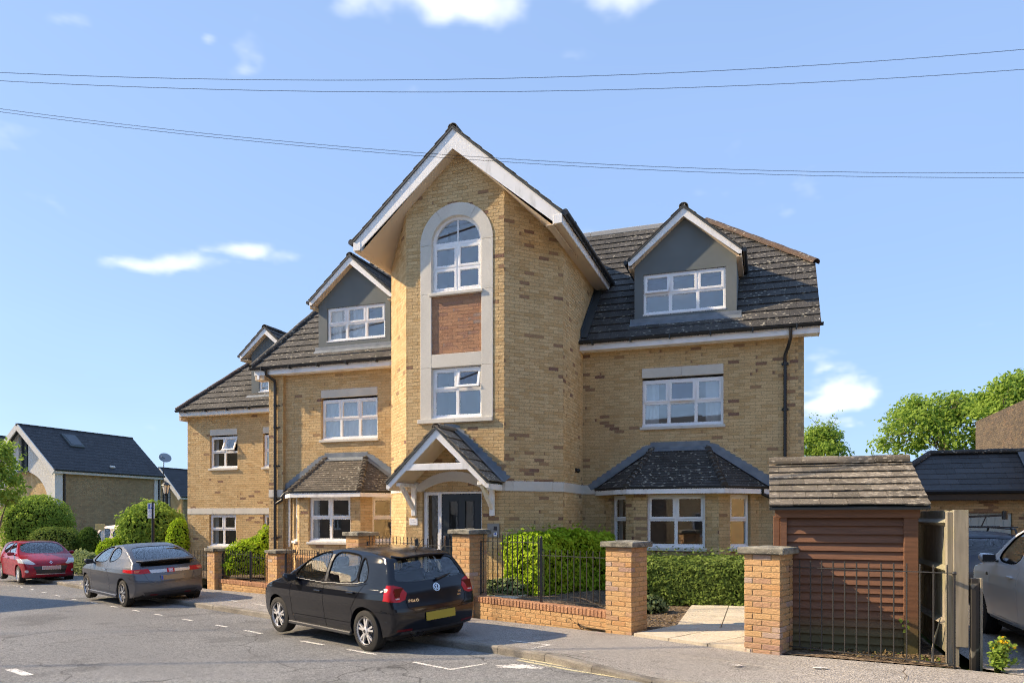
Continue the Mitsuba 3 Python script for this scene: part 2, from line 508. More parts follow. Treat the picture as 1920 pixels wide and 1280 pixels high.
# ------------------------------------------------------------------ bricks, tiles, windows
rs = np.random.RandomState(7)
BLD = thing('apartment_building', 'yellow brick block of flats with a tall gabled entrance bay and grey dormers', 'apartment building')
BUDGET = {'brick': 300, 'tile': 300}
G, PITCH, J = 0.07, 0.225, 0.0045


def tone(n_dark, x, z, seed=0):
    """per-brick (tone, second) numbers; dark bricks come in loose clusters"""
    k = meshkit.noise(np.stack([x * 1.1, z * 1.7, np.zeros_like(x) + seed], -1), 5)
    p = n_dark * (0.25 + 3.2 * np.clip(k - 0.42, 0, 1) * 2)
    t = rs.rand(len(x)) * 0.82
    return np.where(rs.rand(len(x)) < p, 0.93 + 0.07 * rs.rand(len(x)), t)


def brick_wall(parent, M, poly, mat_b, mat_m, n_dark=0.055, indiv=None, depth=0.1, xo=0.0, name='wall', stuff='brickwork', proud=0.0, zo=0.0, slab=0.11):
    w = MB(M)
    w.prism(poly, 0.007 - proud, slab)
    wk = w.put(parent, name, mat_m)
    x0, z0, x1, z1 = poly.bounds
    R = []
    for k in range(int(math.floor((z0 - zo) / G)) - 1, int((z1 - zo) / G) + 2):
        off = xo + (k % 2) * PITCH / 2
        i0 = int(math.floor((x0 - off) / PITCH)) - 1
        for i in range(i0, int((x1 - off) / PITCH) + 2):
            R.append((off + i * PITCH + J, zo + k * G + J, off + (i + 1) * PITCH - J, zo + (k + 1) * G - J))
    R = np.array(R)
    B = shapely.box(R[:, 0], R[:, 1], R[:, 2], R[:, 3])
    shapely.prepare(poly)
    hit = shapely.intersects(poly, B)
    R, B = R[hit], B[hit]
    full = shapely.contains(poly, B)
    inter = shapely.intersection(B, poly)
    t = tone(n_dark, (R[:, 0] + R[:, 2]) / 2, (R[:, 1] + R[:, 3]) / 2, float(M[0, 3]))
    out = MB(M)
    todo = []
    for i in range(len(R)):
        jy = -proud + rs.rand() * 0.003 - 0.0015
        uv = (t[i], rs.rand())
        part = rs.rand() < 0.4 and t[i] > 0.9
        if full[i]:
            x0, z0, x1, z1 = R[i]
            todo.append((x0, x1, z0, z1, jy, uv, part))
        else:
            gs = getattr(inter[i], 'geoms', [inter[i]])
            for g in gs:
                if g.geom_type != 'Polygon' or g.area < 2e-4:
                    continue
                b = g.bounds
                if abs(g.area - (b[2] - b[0]) * (b[3] - b[1])) < 1e-6:
                    if min(b[2] - b[0], b[3] - b[1]) > 0.008:
                        todo.append((b[0], b[2], b[1], b[3], jy, uv, part))
                else:
                    out.prism(g, jy, depth, uv)
    n_ind = 0
    if indiv:
        c = np.array([M @ np.array([(a[0] + a[1]) / 2, 0, (a[2] + a[3]) / 2, 1]) for a in todo])
        d = np.linalg.norm(c[:, :3] - np.array([0, 0, 1.69]), axis=1)
        ok = np.array([indiv(a[0], a[2]) and (a[1] - a[0]) > 0.2 for a in todo])
        order = np.argsort(np.where(ok, d, 1e9))[:min(BUDGET['brick'], int(ok.sum()))]
        chosen = set(order.tolist())
        BUDGET['brick'] -= len(chosen)
    else:
        chosen = ()
    for i, (a0, a1, c0, c1, jy, uv, part) in enumerate(todo):
        q = np.tile(uv, (8, 1))
        if part:
            q[[1, 2, 5, 6], 0] = 0.3 + 0.4 * rs.rand()
        if i in chosen:
            b = MB(M)
            b.box(a0, a1, jy, depth, c0, c1, q)
            b.put(wk, 'brick', mat_b, uv=True)
        else:
            out.box(a0, a1, jy, depth, c0, c1, q)
    out.put(wk, stuff, mat_b, uv=True, kind='stuff')
    return wk


def tiled(parent, M, poly, width, gauge, thick, mat_t, indiv=None, name='roof', lap=0.06, base=True, xo=0.0, jit=0.004):
    """roof plane: local x along the eave, y up the slope, z its normal"""
    wk = parent
    if base:
        w = MB(M)
        for g in getattr(poly, 'geoms', [poly]):
            m = trimesh.creation.extrude_polygon(g, 0.03, engine='earcut')
            v = np.array(m.vertices)
            v[:, 2] -= 0.032
            w.add(v, m.faces)
        wk = w.put(parent, name, 'lead_dark')
    x0, y0, x1, y1 = poly.bounds
    R = []
    for k in range(int((y1 - y0) / gauge) + 1):
        off = xo + (k % 2) * width / 2
        for i in range(int(math.floor((x0 - off) / width)) - 1, int((x1 - off) / width) + 2):
            R.append((off + i * width, y0 + k * gauge, off + (i + 1) * width, y0 + (k + 1) * gauge))
    R = np.array(R)
    B = shapely.box(R[:, 0] + 0.002, R[:, 1], R[:, 2] - 0.002, R[:, 3])
    shapely.prepare(poly)
    hit = shapely.intersects(poly, B)
    R, B = R[hit], B[hit]
    full = shapely.contains(poly, B)
    inter = shapely.intersection(B, poly)
    out = MB(M)
    items = []
    for i in range(len(R)):
        uv = (rs.rand(), rs.rand())
        ya = R[i][1] + (rs.rand() - 0.5) * jit
        lift = (rs.rand() - 0.3) * 0.003
        b = R[i]
        if full[i]:
            items.append((b[0] + 0.002, b[2] - 0.002, ya, b[3] + lap, b[3], lift, uv))
        else:
            for g in getattr(inter[i], 'geoms', [inter[i]]):
                if g.geom_type != 'Polygon' or g.area < 1e-4:
                    continue
                m = trimesh.creation.extrude_polygon(g, 1.0, engine='earcut')
                v = np.array(m.vertices)
                top = thick * (2.0 - (v[:, 1] - b[1]) / gauge)
                v[:, 2] = np.where(v[:, 2] > 0.5, top + lift, top - thick)
                out.add(v, m.faces, uv)
    chosen = ()
    if indiv is not None:
        ok = [j for j, a in enumerate(items) if indiv(a[0], a[2])][:BUDGET['tile']]
        BUDGET['tile'] -= len(ok)
        chosen = set(ok)
    for j, (a0, a1, ya, yb, yg, lift, uv) in enumerate(items):
        k1 = thick * (2 - (yb - ya) / gauge)
        v = [(a0, ya, thick * 1.42), (a1, ya, thick * 1.42), (a1, yb, k1 - thick), (a0, yb, k1 - thick), (a0, ya, 2 * thick + lift), (a1, ya, 2 * thick + lift), (a1, yb, k1), (a0, yb, k1)]
        if j in chosen:
            b = MB(M)
            b.add(v, BOXF, uv)
            b.put(wk, 'tile', mat_t, uv=True)
        else:
            out.add(v, BOXF, uv)
    out.put(wk, 'tiling', mat_t, uv=True, kind='stuff')
    return wk


def ridge_tiles(parent, p, q, r, length, mat_t, name='ridge_tile', roll=0.0):
    """half-round tiles along p-q (world), each a part"""
    p, q = np.asarray(p, float), np.asarray(q, float)
    L = np.linalg.norm(q - p)
    n = max(1, int(round(L / length)))
    for i in range(n):
        a, b = p + (q - p) * i / n, p + (q - p) * (i + 1.04) / n
        d = (b - a) / np.linalg.norm(b - a)
        s = np.cross((0, 0, 1), d)
        s /= np.linalg.norm(s)
        up = np.cross(d, s)
        w = MB()
        ang = np.linspace(-0.25, math.pi + 0.25, 9)
        ring = np.stack([np.cos(ang) * r, np.sin(ang) * r * 0.8], 1)
        inner = ring * 0.85
        prof = np.vstack([ring, inner[::-1]])
        v = np.vstack([e + np.outer(prof[:, 0], s) + np.outer(prof[:, 1], up) + up * (0.006 * (i % 2)) for e in (a, b)])
        m = len(prof)
        f = [(j, (j + 1) % m, m + (j + 1) % m) for j in range(m)] + [(j, m + (j + 1) % m, m + j) for j in range(m)]
        k = len(ring)
        for j in range(k - 1):
            for o in (0, m):
                f += [(o + j, o + j + 1, o + m - 2 - j), (o + j, o + m - 2 - j, o + m - 1 - j)]
        w.add(v, f, (rs.rand(), rs.rand()))
        w.put(parent, name, mat_t, smooth=False, uv=True)


def window(parent, M, w, h, cols, top=0.5, opened=None, sill=True, lintel=None, curtains=(), dark=False, arch=False, set_back=0.075, room=True, name='window', glazed='pane', swing=28, stone_sill=True, blind=False):
    """casement window: local origin at the bottom left of its opening on the wall face, x along, y in, z up"""
    opened = opened or {}
    t = 0.058
    f = MB(M)
    y0, y1 = set_back, set_back + 0.06
    if arch:
        R = w / 2
        ring = Point(R, h).buffer(R, 32).difference(Point(R, h).buffer(R - t, 32)).intersection(sbox(-1, h, w + 1, h + R + 1))
        f.prism(ring, y0, y1)
        f.prism(sbox(R - 0.012, h, R + 0.012, h + R - t * 0.8), y0 + 0.015, y1 - 0.01)
        f.cbox(t, w - t, y0 - 0.004, y1, h - 0.03, h + 0.045, 0.006)
        f.cbox(R - 0.05, R + 0.05, y0 - 0.003, y1, t, h - 0.03, 0.005)
    f.cbox(0, t, y0, y1, 0, h, 0.005)
    f.cbox(w - t, w, y0, y1, 0, h, 0.005)
    f.cbox(t, w - t, y0, y1, 0, t * 1.05, 0.005)
    f.cbox(t, w - t, y0, y1, h - t, h, 0.005)
    cw = w / cols
    zt = h * top
    for c in range(1, cols):
        f.cbox(c * cw - t * 0.6, c * cw + t * 0.6, y0 + 0.001, y1, t, h - t, 0.005)
    if top > 0:
        f.cbox(t, w - t, y0 + 0.002, y1, zt - t * 0.55, zt + t * 0.55, 0.005)
    f.cbox(-0.01, w + 0.01, y0 - 0.055, y0 - 0.002, -0.022, 0.012, 0.004)
    wk = f.put(parent, name, 'white_plastic')
    rows = [(t, zt - t * 0.55), (zt + t * 0.55, h - t)] if top > 0 else [(t, h - t)]
    for r, (za, zb) in enumerate(rows):
        for c in range(cols):
            xa, xb = c * cw + (t if c == 0 else t * 0.6), (c + 1) * cw - (t if c == cols - 1 else t * 0.6)
            S = M
            is_sash = r == 1 or top == 0 or arch
            e = 0.018 if is_sash else 0.0
            if is_sash:
                ang = math.radians(opened.get((r, c), opened.get(c, 0)) if r == 1 else 0)
                S = M @ frame((xa, y0 - 0.016, zb + e), (1, 0, 0), (0, math.cos(ang), math.sin(ang)), (0, -math.sin(ang), math.cos(ang))) if ang == 0 else M @ frame((xa, y0 - 0.016, zb + e), (1, 0, 0), (0, math.cos(ang), -math.sin(ang)), (0, math.sin(ang), math.cos(ang)))
                ww, hh = xb - xa, zb - za + 2 * e
                s = MB(S)
                sw = 0.05
                s.cbox(-e, -e + sw, 0, 0.045, -hh, 0, 0.006)
                s.cbox(ww + e - sw, ww + e, 0, 0.045, -hh, 0, 0.006)
                s.cbox(-e + sw, ww + e - sw, 0, 0.045, -hh, -hh + sw, 0.006)
                s.cbox(-e + sw, ww + e - sw, 0, 0.045, -sw, 0, 0.006)
                s.put(wk, 'sash', 'white_plastic')
                p = MB(S)
                p.add([(-e + sw - 0.004, 0.024, -hh + sw - 0.004), (ww + e - sw + 0.004, 0.024, -hh + sw - 0.004), (ww + e - sw + 0.004, 0.024, -sw + 0.004), (-e + sw - 0.004, 0.024, -sw + 0.004)], [(0, 1, 2), (0, 2, 3)])
            else:
                p = MB(S)
                p.add([(xa - 0.004, y0 + 0.03, za - 0.004), (xb + 0.004, y0 + 0.03, za - 0.004), (xb + 0.004, y0 + 0.03, zb + 0.004), (xa - 0.004, y0 + 0.03, zb + 0.004)], [(0, 1, 2), (0, 2, 3)])
            p.put(wk, 'pane', glazed)
    if arch:
        R = w / 2
        for g in (sbox(0, h, R - 0.012, h + R), sbox(R + 0.012, h, w, h + R)):
            g = Point(R, h).buffer(R - t + 0.004, 24).intersection(g)
            m = trimesh.creation.extrude_polygon(g, 0.001, engine='earcut')
            v = np.array(m.vertices)
            keep = np.array(m.faces)[np.all(v[m.faces][:, :, 2] < 0.0005, axis=1)]
            p = MB(M)
            p.add(np.stack([v[:, 0], np.full(len(v), y0 + 0.03), v[:, 1]], 1), keep)
            p.put(wk, 'pane', glazed)
    if sill and stone_sill:
        s = MB(M)
        k = 2 if w > 1 else 1
        for i in range(k):
            s.cbox(-0.04 + (w + 0.08) * i / k + 0.002, -0.04 + (w + 0.08) * (i + 1) / k - 0.002, -0.055, y1, -0.085, -0.023, 0.006)
        s.put(wk, 'sill', 'stone')
    if lintel:
        s = MB(M)
        n, zl, zh, ov = lintel
        for i in range(n):
            s.cbox(-ov + (w + 2 * ov) * i / n + 0.002, -ov + (w + 2 * ov) * (i + 1) / n - 0.002, -0.012, y0, zl, zh, 0.005)
        s.put(wk, 'lintel', 'stone')
    if room:
        H = h + (w / 2 if arch else 0)
        d = 0.85
        b = MB(M)
        y2 = y1 + 0.004
        quad = [((0, y2), (0, y2 + d)), ((w, y2 + d), (w, y2))]
        b.box(-0.05, w + 0.05, y2 + d, y2 + d + 0.02, -0.1, H + 0.1)
        b.box(-0.07, -0.05, y2, y2 + d, -0.1, H + 0.1)
        b.box(w + 0.05, w + 0.07, y2, y2 + d, -0.1, H + 0.1)
        b.box(-0.05, w + 0.05, y2, y2 + d, -0.12, -0.1)
        b.box(-0.05, w + 0.05, y2, y2 + d, H + 0.1, H + 0.12)
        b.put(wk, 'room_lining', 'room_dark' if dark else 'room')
    for (a, b2) in curtains:
        n = max(8, int((b2 - a) * w * 60))
        xs = np.linspace(a * w, b2 * w, n)
        ys = y1 + 0.07 + 0.006 * np.sin(np.arange(n) * 1.15) + 0.008 * np.sin(np.arange(n) * 0.37)
        H = h * 0.985 if not arch else h + w * 0.35
        v = np.vstack([np.stack([xs, ys, np.full(n, 0.0)], 1), np.stack([xs, ys, np.full(n, H)], 1)])
        fc = [(i, i + 1, n + i + 1) for i in range(n - 1)] + [(i, n + i + 1, n + i) for i in range(n - 1)]
        c = MB(M)
        c.add(v, fc)
        c.put(wk, 'curtain', 'curtain', smooth=True)
    if blind:
        s = MB(M)
        for i in range(int(h * 0.42 / 0.03)):
            s.box(0.03, w - 0.03, y1 + 0.05, y1 + 0.07, h - 0.03 - i * 0.03, h - 0.012 - i * 0.03)
        s.put(wk, 'blind', 'seat_cloth')
    return wk


def fmesh(*a, **k):
    return MB(FAC, *a, **k)


# ------------------------------------------------------------------ the building's walls
N0 = 16.39                                       # face of the wings
UR, UT = 0.73, -3.99                             # right corner; right side wall of the entrance bay
UF0, UF1, NF, NS = -7.13, -4.946, 13.71, 14.667  # front face of the entrance bay
UL = -8.0                                        # left side wall of the entrance bay
UC = -5.99
UP = -12.56                                      # left corner of the left wing
BAYR, BAYL, NB = -1.81, -10.25, 15.62


def gab(u):
    return 9.12 - 0.886 * abs(u - UC - 0.05)


# right wing
rw = Polygon([(UT, -0.3), (UR, -0.3), (UR, 5.46), (UT, 5.46)])
rw = rw.difference(sbox(-2.64, 3.68, -0.885, 4.99))                                  # window with its lintel
rw = rw.difference(sbox(UT - 1, 2.195, -3.0, 2.405)).difference(sbox(BAYR - 1.63, -0.3, BAYR + 1.63, 2.27))
k_rw = brick_wall(BLD, FAC @ frame((0, N0, 0), (1, 0, 0), (0, 1, 0), (0, 0, 1)), rw, 'brick_yellow', 'mortar', 0.075,
                  indiv=lambda x, z: z > 2.45)
# left wing with its corner pier
lw = Polygon([(UP + 0.45, -0.5), (UL, -0.5), (UL, 5.46), (UP + 0.45, 5.46)])
lw = lw.difference(sbox(-11.0, 3.68, -9.33, 4.985)).difference(sbox(BAYL - 1.63, -0.5, BAYL + 1.63, 2.27))
brick_wall(BLD, FAC @ frame((0, N0, 0), (1, 0, 0), (0, 1, 0), (0, 0, 1)), lw, 'brick_yellow', 'mortar', 0.03)
pier = sbox(UP, -0.5, UP + 0.45, 5.46).difference(sbox(UP - 1, 2.195, UP + 1, 2.405))
brick_wall(BLD, FAC @ frame((0, N0 - 0.1, 0), (1, 0, 0), (0, 1, 0), (0, 0, 1)), pier, 'brick_yellow', 'mortar', 0.06, slab=0.2, depth=0.15)
brick_wall(BLD, fframe(UP, 24.0, 0, -90), sbox(0, -0.5, 7.7, 5.46), 'brick_yellow', 'mortar', 0.03)
gb = Polygon([(0, -0.3), (9.6, -0.3), (9.6, 5.5), (8.1, 7.3), (1.5, 7.3), (0, 5.5)])
brick_wall(BLD, fframe(UR, N0, 0, 90), gb, 'brick_yellow', 'mortar', 0.05)
# entrance bay
front = Polygon([(UF0, -0.3), (UF1, -0.3), (UF1, gab(UF1)), (UC + 0.05, gab(UC + 0.05)), (UF0, gab(UF0))])
arch_o = Point(UC, 7.28).buffer(0.805, 48).union(sbox(UC - 0.805, 3.605, UC + 0.805, 7.28))
front = front.difference(arch_o)
door_arch_o = Point(UC - 0.06, 1.265).buffer(1.345, 96).intersection(sbox(-6.86, 2.2, -5.2, 2.7))
front = front.difference(door_arch_o).difference(sbox(-6.75, -0.5, -5.425, 2.205)).difference(sbox(-8, 2.195, UC - 0.85, 2.405)).difference(sbox(UC + 0.74, 2.195, -4, 2.405))
brick_wall(BLD, FAC @ frame((0, NF, 0), (1, 0, 0), (0, 1, 0), (0, 0, 1)), front, 'brick_yellow', 'mortar', 0.05)
door_in = Point(UC - 0.06, 1.065).buffer(1.345, 96).intersection(sbox(-6.71, 2.206, -5.35, 2.7))
brick_wall(BLD, FAC @ frame((0, NF + 0.02, 0), (1, 0, 0), (0, 1, 0), (0, 0, 1)), door_in, 'brick_yellow', 'mortar', 0.22)
d = math.hypot(UT - UF1, NS - NF)
rf = Polygon([(0, -0.3), (d, -0.3), (d, gab(UT) + 0.0), (0, gab(UF1))]).difference(sbox(-1, 2.195, 3, 2.405))
brick_wall(BLD, fframe(UF1, NF, 0, math.degrees(math.atan2(NS - NF, UT - UF1))), rf, 'brick_yellow', 'mortar', 0.08)
dl = math.hypot(UF0 - UL, NS - NF)
lf = Polygon([(0, -0.3), (dl, -0.3), (dl, gab(UF0)), (0, gab(UL))]).difference(sbox(-1, 2.195, 3, 2.405))
LFD = math.degrees(math.atan2(NF - NS, UF0 - UL))
brick_wall(BLD, fframe(UL, NS, 0, LFD), lf, 'brick_yellow', 'mortar', 0.03)
sd = Polygon([(0, -0.3), (N0 - NS, -0.3), (N0 - NS, 5.75), (18.15 - NS, 7.35), (0, gab(UT))]).difference(sbox(-1, 2.195, N0 - NS, 2.405))
brick_wall(BLD, fframe(UT, NS, 0, 90), sd, 'brick_yellow', 'mortar', 0.08)
sl = Polygon([(18.15 - N0, -0.3), (18.15 - NS, -0.3), (18.15 - NS, gab(UL)), (0, 7.35), (18.15 - N0, 5.75)])
brick_wall(BLD, fframe(UL, 18.15, 0, -90), sl, 'brick_yellow', 'mortar', 0.03)

# stone band round the bay and along the wings, jointed blocks
sb = MB(FAC)


def band(M, x0, x1, z0=2.2, z1=2.4, y=-0.012, length=0.75, mb=None, start=None):
    x = x0
    e = x0 + length if start is None else start
    while x < x1 - 0.01:
        e = min(e, x1)
        q = MB(M)
        q.cbox(x + 0.002, e - 0.002, y, 0.1, z0, z1, 0.004, (rs.rand(), 0))
        q.put(BLD, 'band_stone', 'stone', uv=True)
        x, e = e, e + length


band(fframe(UF1, NF, 0, math.degrees(math.atan2(NS - NF, UT - UF1))), 0.0, d, mb=sb, start=0.19, length=0.9)
band(fframe(UT, NS, 0, 90), 0.0, N0 - NS, mb=sb, length=1.45)
band(FAC @ frame((0, N0, 0), (1, 0, 0), (0, 1, 0), (0, 0, 1)), UT, -3.0, mb=sb)
band(FAC @ frame((0, NF, 0), (1, 0, 0), (0, 1, 0), (0, 0, 1)), UF0, UC - 0.85, mb=sb)
band(FAC @ frame((0, NF, 0), (1, 0, 0), (0, 1, 0), (0, 0, 1)), UC + 0.74, UF1, mb=sb)
band(fframe(UL, NS, 0, LFD), 0, dl, mb=sb)
band(FAC @ frame((0, N0 - 0.1, 0), (1, 0, 0), (0, 1, 0), (0, 0, 1)), UP, UP + 0.45, mb=sb, start=UP + 0.14)

# ------------------------------------------------------------------ stone surround of the entrance bay's windows
FF = FAC @ frame((0, NF, 0), (1, 0, 0), (0, 1, 0), (0, 0, 1))
R0, R1 = 0.555, 0.805
ringp = Point(UC, 7.28).buffer(R1, 64).difference(Point(UC, 7.28).buffer(R0, 64)).intersection(sbox(-9, 7.28, 0, 9))
for a0, a1 in ((0, 57), (57, 123), (123, 180)):
    s = MB(FF)
    wedge = Polygon([(UC, 7.28)] + [(UC + 2 * math.cos(math.radians(a)), 7.28 + 2 * math.sin(math.radians(a))) for a in np.linspace(a0 + 0.25, a1 - 0.25, 9)])
    s.prism(ringp.intersection(wedge), -0.015, 0.1)
    s.put(BLD, 'arch_stone', 'stone')
for xa, xb in ((UC - R1, UC - R0), (UC + R0, UC + R1)):
    for za, zb in ((6.27, 7.277), (4.75, 6.267), (3.695, 4.747)):
        s = MB(FF)
        s.cbox(xa, xb, -0.015, 0.1, za, zb, 0.005)
        s.put(BLD, 'jamb_stone', 'stone')
s = MB(FF)
s.cbox(UC - R0 + 0.002, UC + R0 - 0.002, -0.013, 0.1, 4.75, 5.02, 0.005)
s.put(BLD, 'transom_stone', 'stone')
s = MB(FF)
s.cbox(UC - R1 - 0.05, UC - 0.01, -0.06, 0.1, 3.605, 3.692, 0.006)
s.cbox(UC - 0.006, UC + R1 + 0.0, -0.06, 0.1, 3.605, 3.692, 0.006)
s.put(BLD, 'sill_stone', 'stone')
brick_wall(BLD, FAC @ frame((0, NF + 0.03, 0), (1, 0, 0), (0, 1, 0), (0, 0, 1)), sbox(UC - R0, 5.02, UC + R0, 6.22), 'brick_red', 'mortar_red', 0.16, name='red_brick_panel')
window(BLD, FF @ frame((UC - R0, 0, 6.30), (1, 0, 0), (0, 1, 0), (0, 0, 1)), 2 * R0, 0.98, 2, 0.5, arch=True)
window(BLD, FF @ frame((UC - R0, 0, 3.72), (1, 0, 0), (0, 1, 0), (0, 0, 1)), 2 * R0, 1.02, 2, 0.56, opened={1: 16}, stone_sill=False)
# door arch
s = MB(FF)
s.prism(door_arch_o.difference(Point(UC - 0.06, 1.065).buffer(1.345, 96)), -0.013, 0.1)
s.put(BLD, 'door_arch_stone', 'stone')
# ------------------------------------------------------------------ wing windows
WF = FAC @ frame((0, N0, 0), (1, 0, 0), (0, 1, 0), (0, 0, 1))


def at(M, x, z, y=0.0):
    return M @ frame((x, y, z), (1, 0, 0), (0, 1, 0), (0, 0, 1))


window(BLD, at(WF, -2.64, 3.70), 1.755, 1.03, 3, 0.5, opened={1: 7}, lintel=(2, 1.075, 1.285, 0.0), curtains=((0.0, 0.2), (0.78, 1.0)))
window(BLD, at(WF, -11.0, 3.70), 1.67, 1.03, 3, 0.5, lintel=(2, 1.075, 1.28, 0.0), curtains=((0.0, 1.0),))
# bay windows
for bc, zb, cur, dk in ((BAYR, 1.05, False, True), (BAYL, 1.08, True, True)):
    hw, ww = 0.88, 1.66
    fr = sbox(bc - hw, -0.4, bc + hw, 2.30).difference(sbox(bc - 0.6, zb - 0.085, bc + 0.6, zb + 1.1))
    brick_wall(BLD, FAC @ frame((0, NB, 0), (1, 0, 0), (0, 1, 0), (0, 0, 1)), fr, 'brick_yellow', 'mortar', 0.1, xo=0.05)
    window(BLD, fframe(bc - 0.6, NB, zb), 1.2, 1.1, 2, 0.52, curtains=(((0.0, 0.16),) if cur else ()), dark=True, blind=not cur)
    L = math.hypot(ww - hw, N0 - NB)
    for sgn in (1, -1):
        Mc = fframe(bc + hw, NB, 0, 45) if sgn > 0 else fframe(bc - ww, N0, 0, -45)
        L = (N0 - NB) * math.sqrt(2)
        x0 = 0.30
        cp = sbox(0, -0.4, L, 2.30).difference(sbox(x0, zb - 0.085, x0 + 0.56, zb + 1.1))
        if sgn < 0:
            Mc = fframe(bc - hw - (N0 - NB), N0, 0, -45)
            cp = sbox(0, -0.4, L, 2.30).difference(sbox(L - x0 - 0.56, zb - 0.085, L - x0, zb + 1.1))
        brick_wall(BLD, Mc, cp, 'brick_yellow', 'mortar', 0.1)
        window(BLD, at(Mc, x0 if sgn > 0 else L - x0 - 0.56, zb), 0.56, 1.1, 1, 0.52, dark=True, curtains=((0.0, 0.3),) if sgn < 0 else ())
    # roof of the bay
    ze, zt, ne = 2.30, 3.19, NB - 0.24
    e = hw + 0.12
    th = math.atan2(zt - ze, N0 - ne)
    Ls = math.hypot(zt - ze, N0 - ne)
    tp = e - 0.42
    tm = 'tile_dark' if bc > -5 else 'tile_brown'
    Mf = FAC @ frame((bc, ne, ze), (1, 0, 0), (0, math.cos(th), math.sin(th)), (0, -math.sin(th), math.cos(th)))
    rk = tiled(BLD, Mf, Polygon([(-e, 0), (e, 0), (tp, Ls), (-tp, Ls)]), 0.165, 0.085, 0.012, tm, name='bay_roof')
    wl = e + 0.93                                                      # where the side eave meets the wall
    for sg in (1, -1):
        p0 = np.array([bc + sg * e, ne, ze])
        p1 = np.array([bc + sg * wl, N0, ze])
        ptop = np.array([bc + sg * tp, N0, zt])
        ax = (p1 - p0) / np.linalg.norm(p1 - p0)
        if sg < 0:
            ax = -ax
        o = p0 if sg > 0 else p1
        nrm = np.cross(ax, ptop - o)
        nrm /= np.linalg.norm(nrm)
        if nrm[2] < 0:
            nrm = -nrm
        ay = np.cross(nrm, ax)
        Ms = FAC @ frame(o, ax, ay, nrm)
        loc = lambda q: (float((q - o) @ ax), float((q - o) @ ay))
        tiled(BLD, Ms, Polygon([loc(p0), loc(p1), loc(ptop)]), 0.165, 0.085, 0.012, tm, name='bay_roof')
        # bonnet tiles on the hip
        hp, hq = p0 + (0, 0, 0.02), ptop + (0, 0, 0.02)
        nb = 11
        hb = MB(FAC)
        for i in range(nb):
            a, b2 = hp + (hq - hp) * i / nb, hp + (hq - hp) * (i + 1.25) / nb
            hb.tube([a + (0, 0, 0.012), b2 - (0, 0, 0.03)], [0.075, 0.055], 8, (rs.rand(), rs.rand()))
        hb.put(rk, 'bonnet_tiles', tm, uv=True, smooth=False)
        # stepped lead flashing up the wall
        pts = [(bc + sg * (wl + 0.05), ze - 0.02)]
        n = 12
        for i in range(n):
            x = bc + sg * (wl + 0.14 + (tp - wl) * i / n)
            x2 = bc + sg * (wl + 0.14 + (tp - wl) * (i + 1) / n)
            z = ze + 0.05 + (zt - ze) * (i + 1) / n + 0.03
            pts += [(x, z - 0.03 if i else z - 0.05), (x2 + sg * 0.015, z + 0.0)]
            pts += [(x2 + sg * 0.0, z)] if False else []
        pts += [(bc + sg * tp, zt + 0.1), (bc + sg * tp, zt)]
        fl = MB(WF)
        pg = Polygon(pts).buffer(0)
        if bc < -5 and sg > 0:
            pg = pg.intersection(sbox(-20, 0, UL - 0.01, 9))
        if bc > -5 and sg < 0:
            pg = pg.intersection(sbox(UT + 0.01, 0, 9, 9))
        fl.prism(pg, -0.014, 0.0)
        fl.put(BLD, 'step_flashing', 'lead')
        # lead slope cover beside the tiles
        fs = MB(FAC)
        a, b2 = p1 + (0, -0.02, 0.035), ptop + (0, -0.02, 0.035)
        off = np.array([-sg * 0.07, -0.10, 0.0])
        off2 = off + ay * 0.0
        fs.add([a, b2, b2 + off, a + off * 1.4], [(0, 1, 2), (0, 2, 3)])
        fs.put(BLD, 'lead_soaker', 'lead')
    fl = MB(FAC)
    fl.cbox(bc - tp - 0.06, bc + tp + 0.06, N0 - 0.016, N0, zt, zt + 0.15, 0.004)
    fl.add([(bc - tp - 0.02, N0 - 0.014, zt + 0.03), (bc + tp + 0.02, N0 - 0.014, zt + 0.03), (bc + tp + 0.06, N0 - 0.13, zt - 0.065), (bc - tp - 0.06, N0 - 0.13, zt - 0.065)], [(0, 1, 2), (0, 2, 3)])
    fl.put(BLD, 'apron_flashing', 'lead')
    # fascia, soffit and gutter of the bay
    fa, gu = MB(FAC), MB(FAC)
    c0, c1 = (bc - wl + 0.05, N0), (bc - e, ne + 0.03)
    c2, c3 = (bc + e, ne + 0.03), (bc + wl - 0.05, N0)
    zf = ze - 0.125
    for a, b2 in ((c0, c1), (c1, c2), (c2, c3)):
        fa.bar((*a, zf + 0.055), (*b2, zf + 0.055), 0.025, 0.13)
        gu.tube([(*a, ze - 0.005), (*b2, ze - 0.005)], 0.035, 8)
    q = Polygon([c0, c1, c2, c3])
    m = trimesh.creation.extrude_polygon(q, 0.012, engine='earcut')
    v = np.array(m.vertices)
    v[:, 2] += zf + 0.004
    fa.add(v, m.faces)
    fa.put(BLD, 'bay_fascia', 'white_paint')
    gu.put(BLD, 'bay_gutter', 'black_plastic', smooth=60)

# ------------------------------------------------------------------ far left wing, set back and lower
N2 = 19.55
F2 = FAC @ frame((0, N2, 0), (1, 0, 0), (0, 1, 0), (0, 0, 1))
fl = Polygon([(-18.34, -0.7), (UP, -0.7), (UP, 5.06), (-18.34, 5.06)])
for a, b2, c, e in ((-17.41, 3.27, -16.3, 4.555), (-17.44, 0.71, -16.36, 1.76), (-15.3, 3.27, -14.2, 4.555), (-15.3, 0.71, -14.2, 1.76)):
    fl = fl.difference(sbox(a, b2, c, e))
fl = fl.difference(sbox(-19, 1.76, UP, 1.965))
brick_wall(BLD, F2, fl, 'brick_yellow', 'mortar', 0.035)
brick_wall(BLD, fframe(-18.34, 26.0, 0, -90), sbox(0, -0.7, 26 - N2, 5.06), 'brick_yellow', 'mortar', 0.03)
sb = MB(F2)
band(F2, -18.34, UP, 1.763, 1.96, mb=sb, start=-18.166, length=0.87)
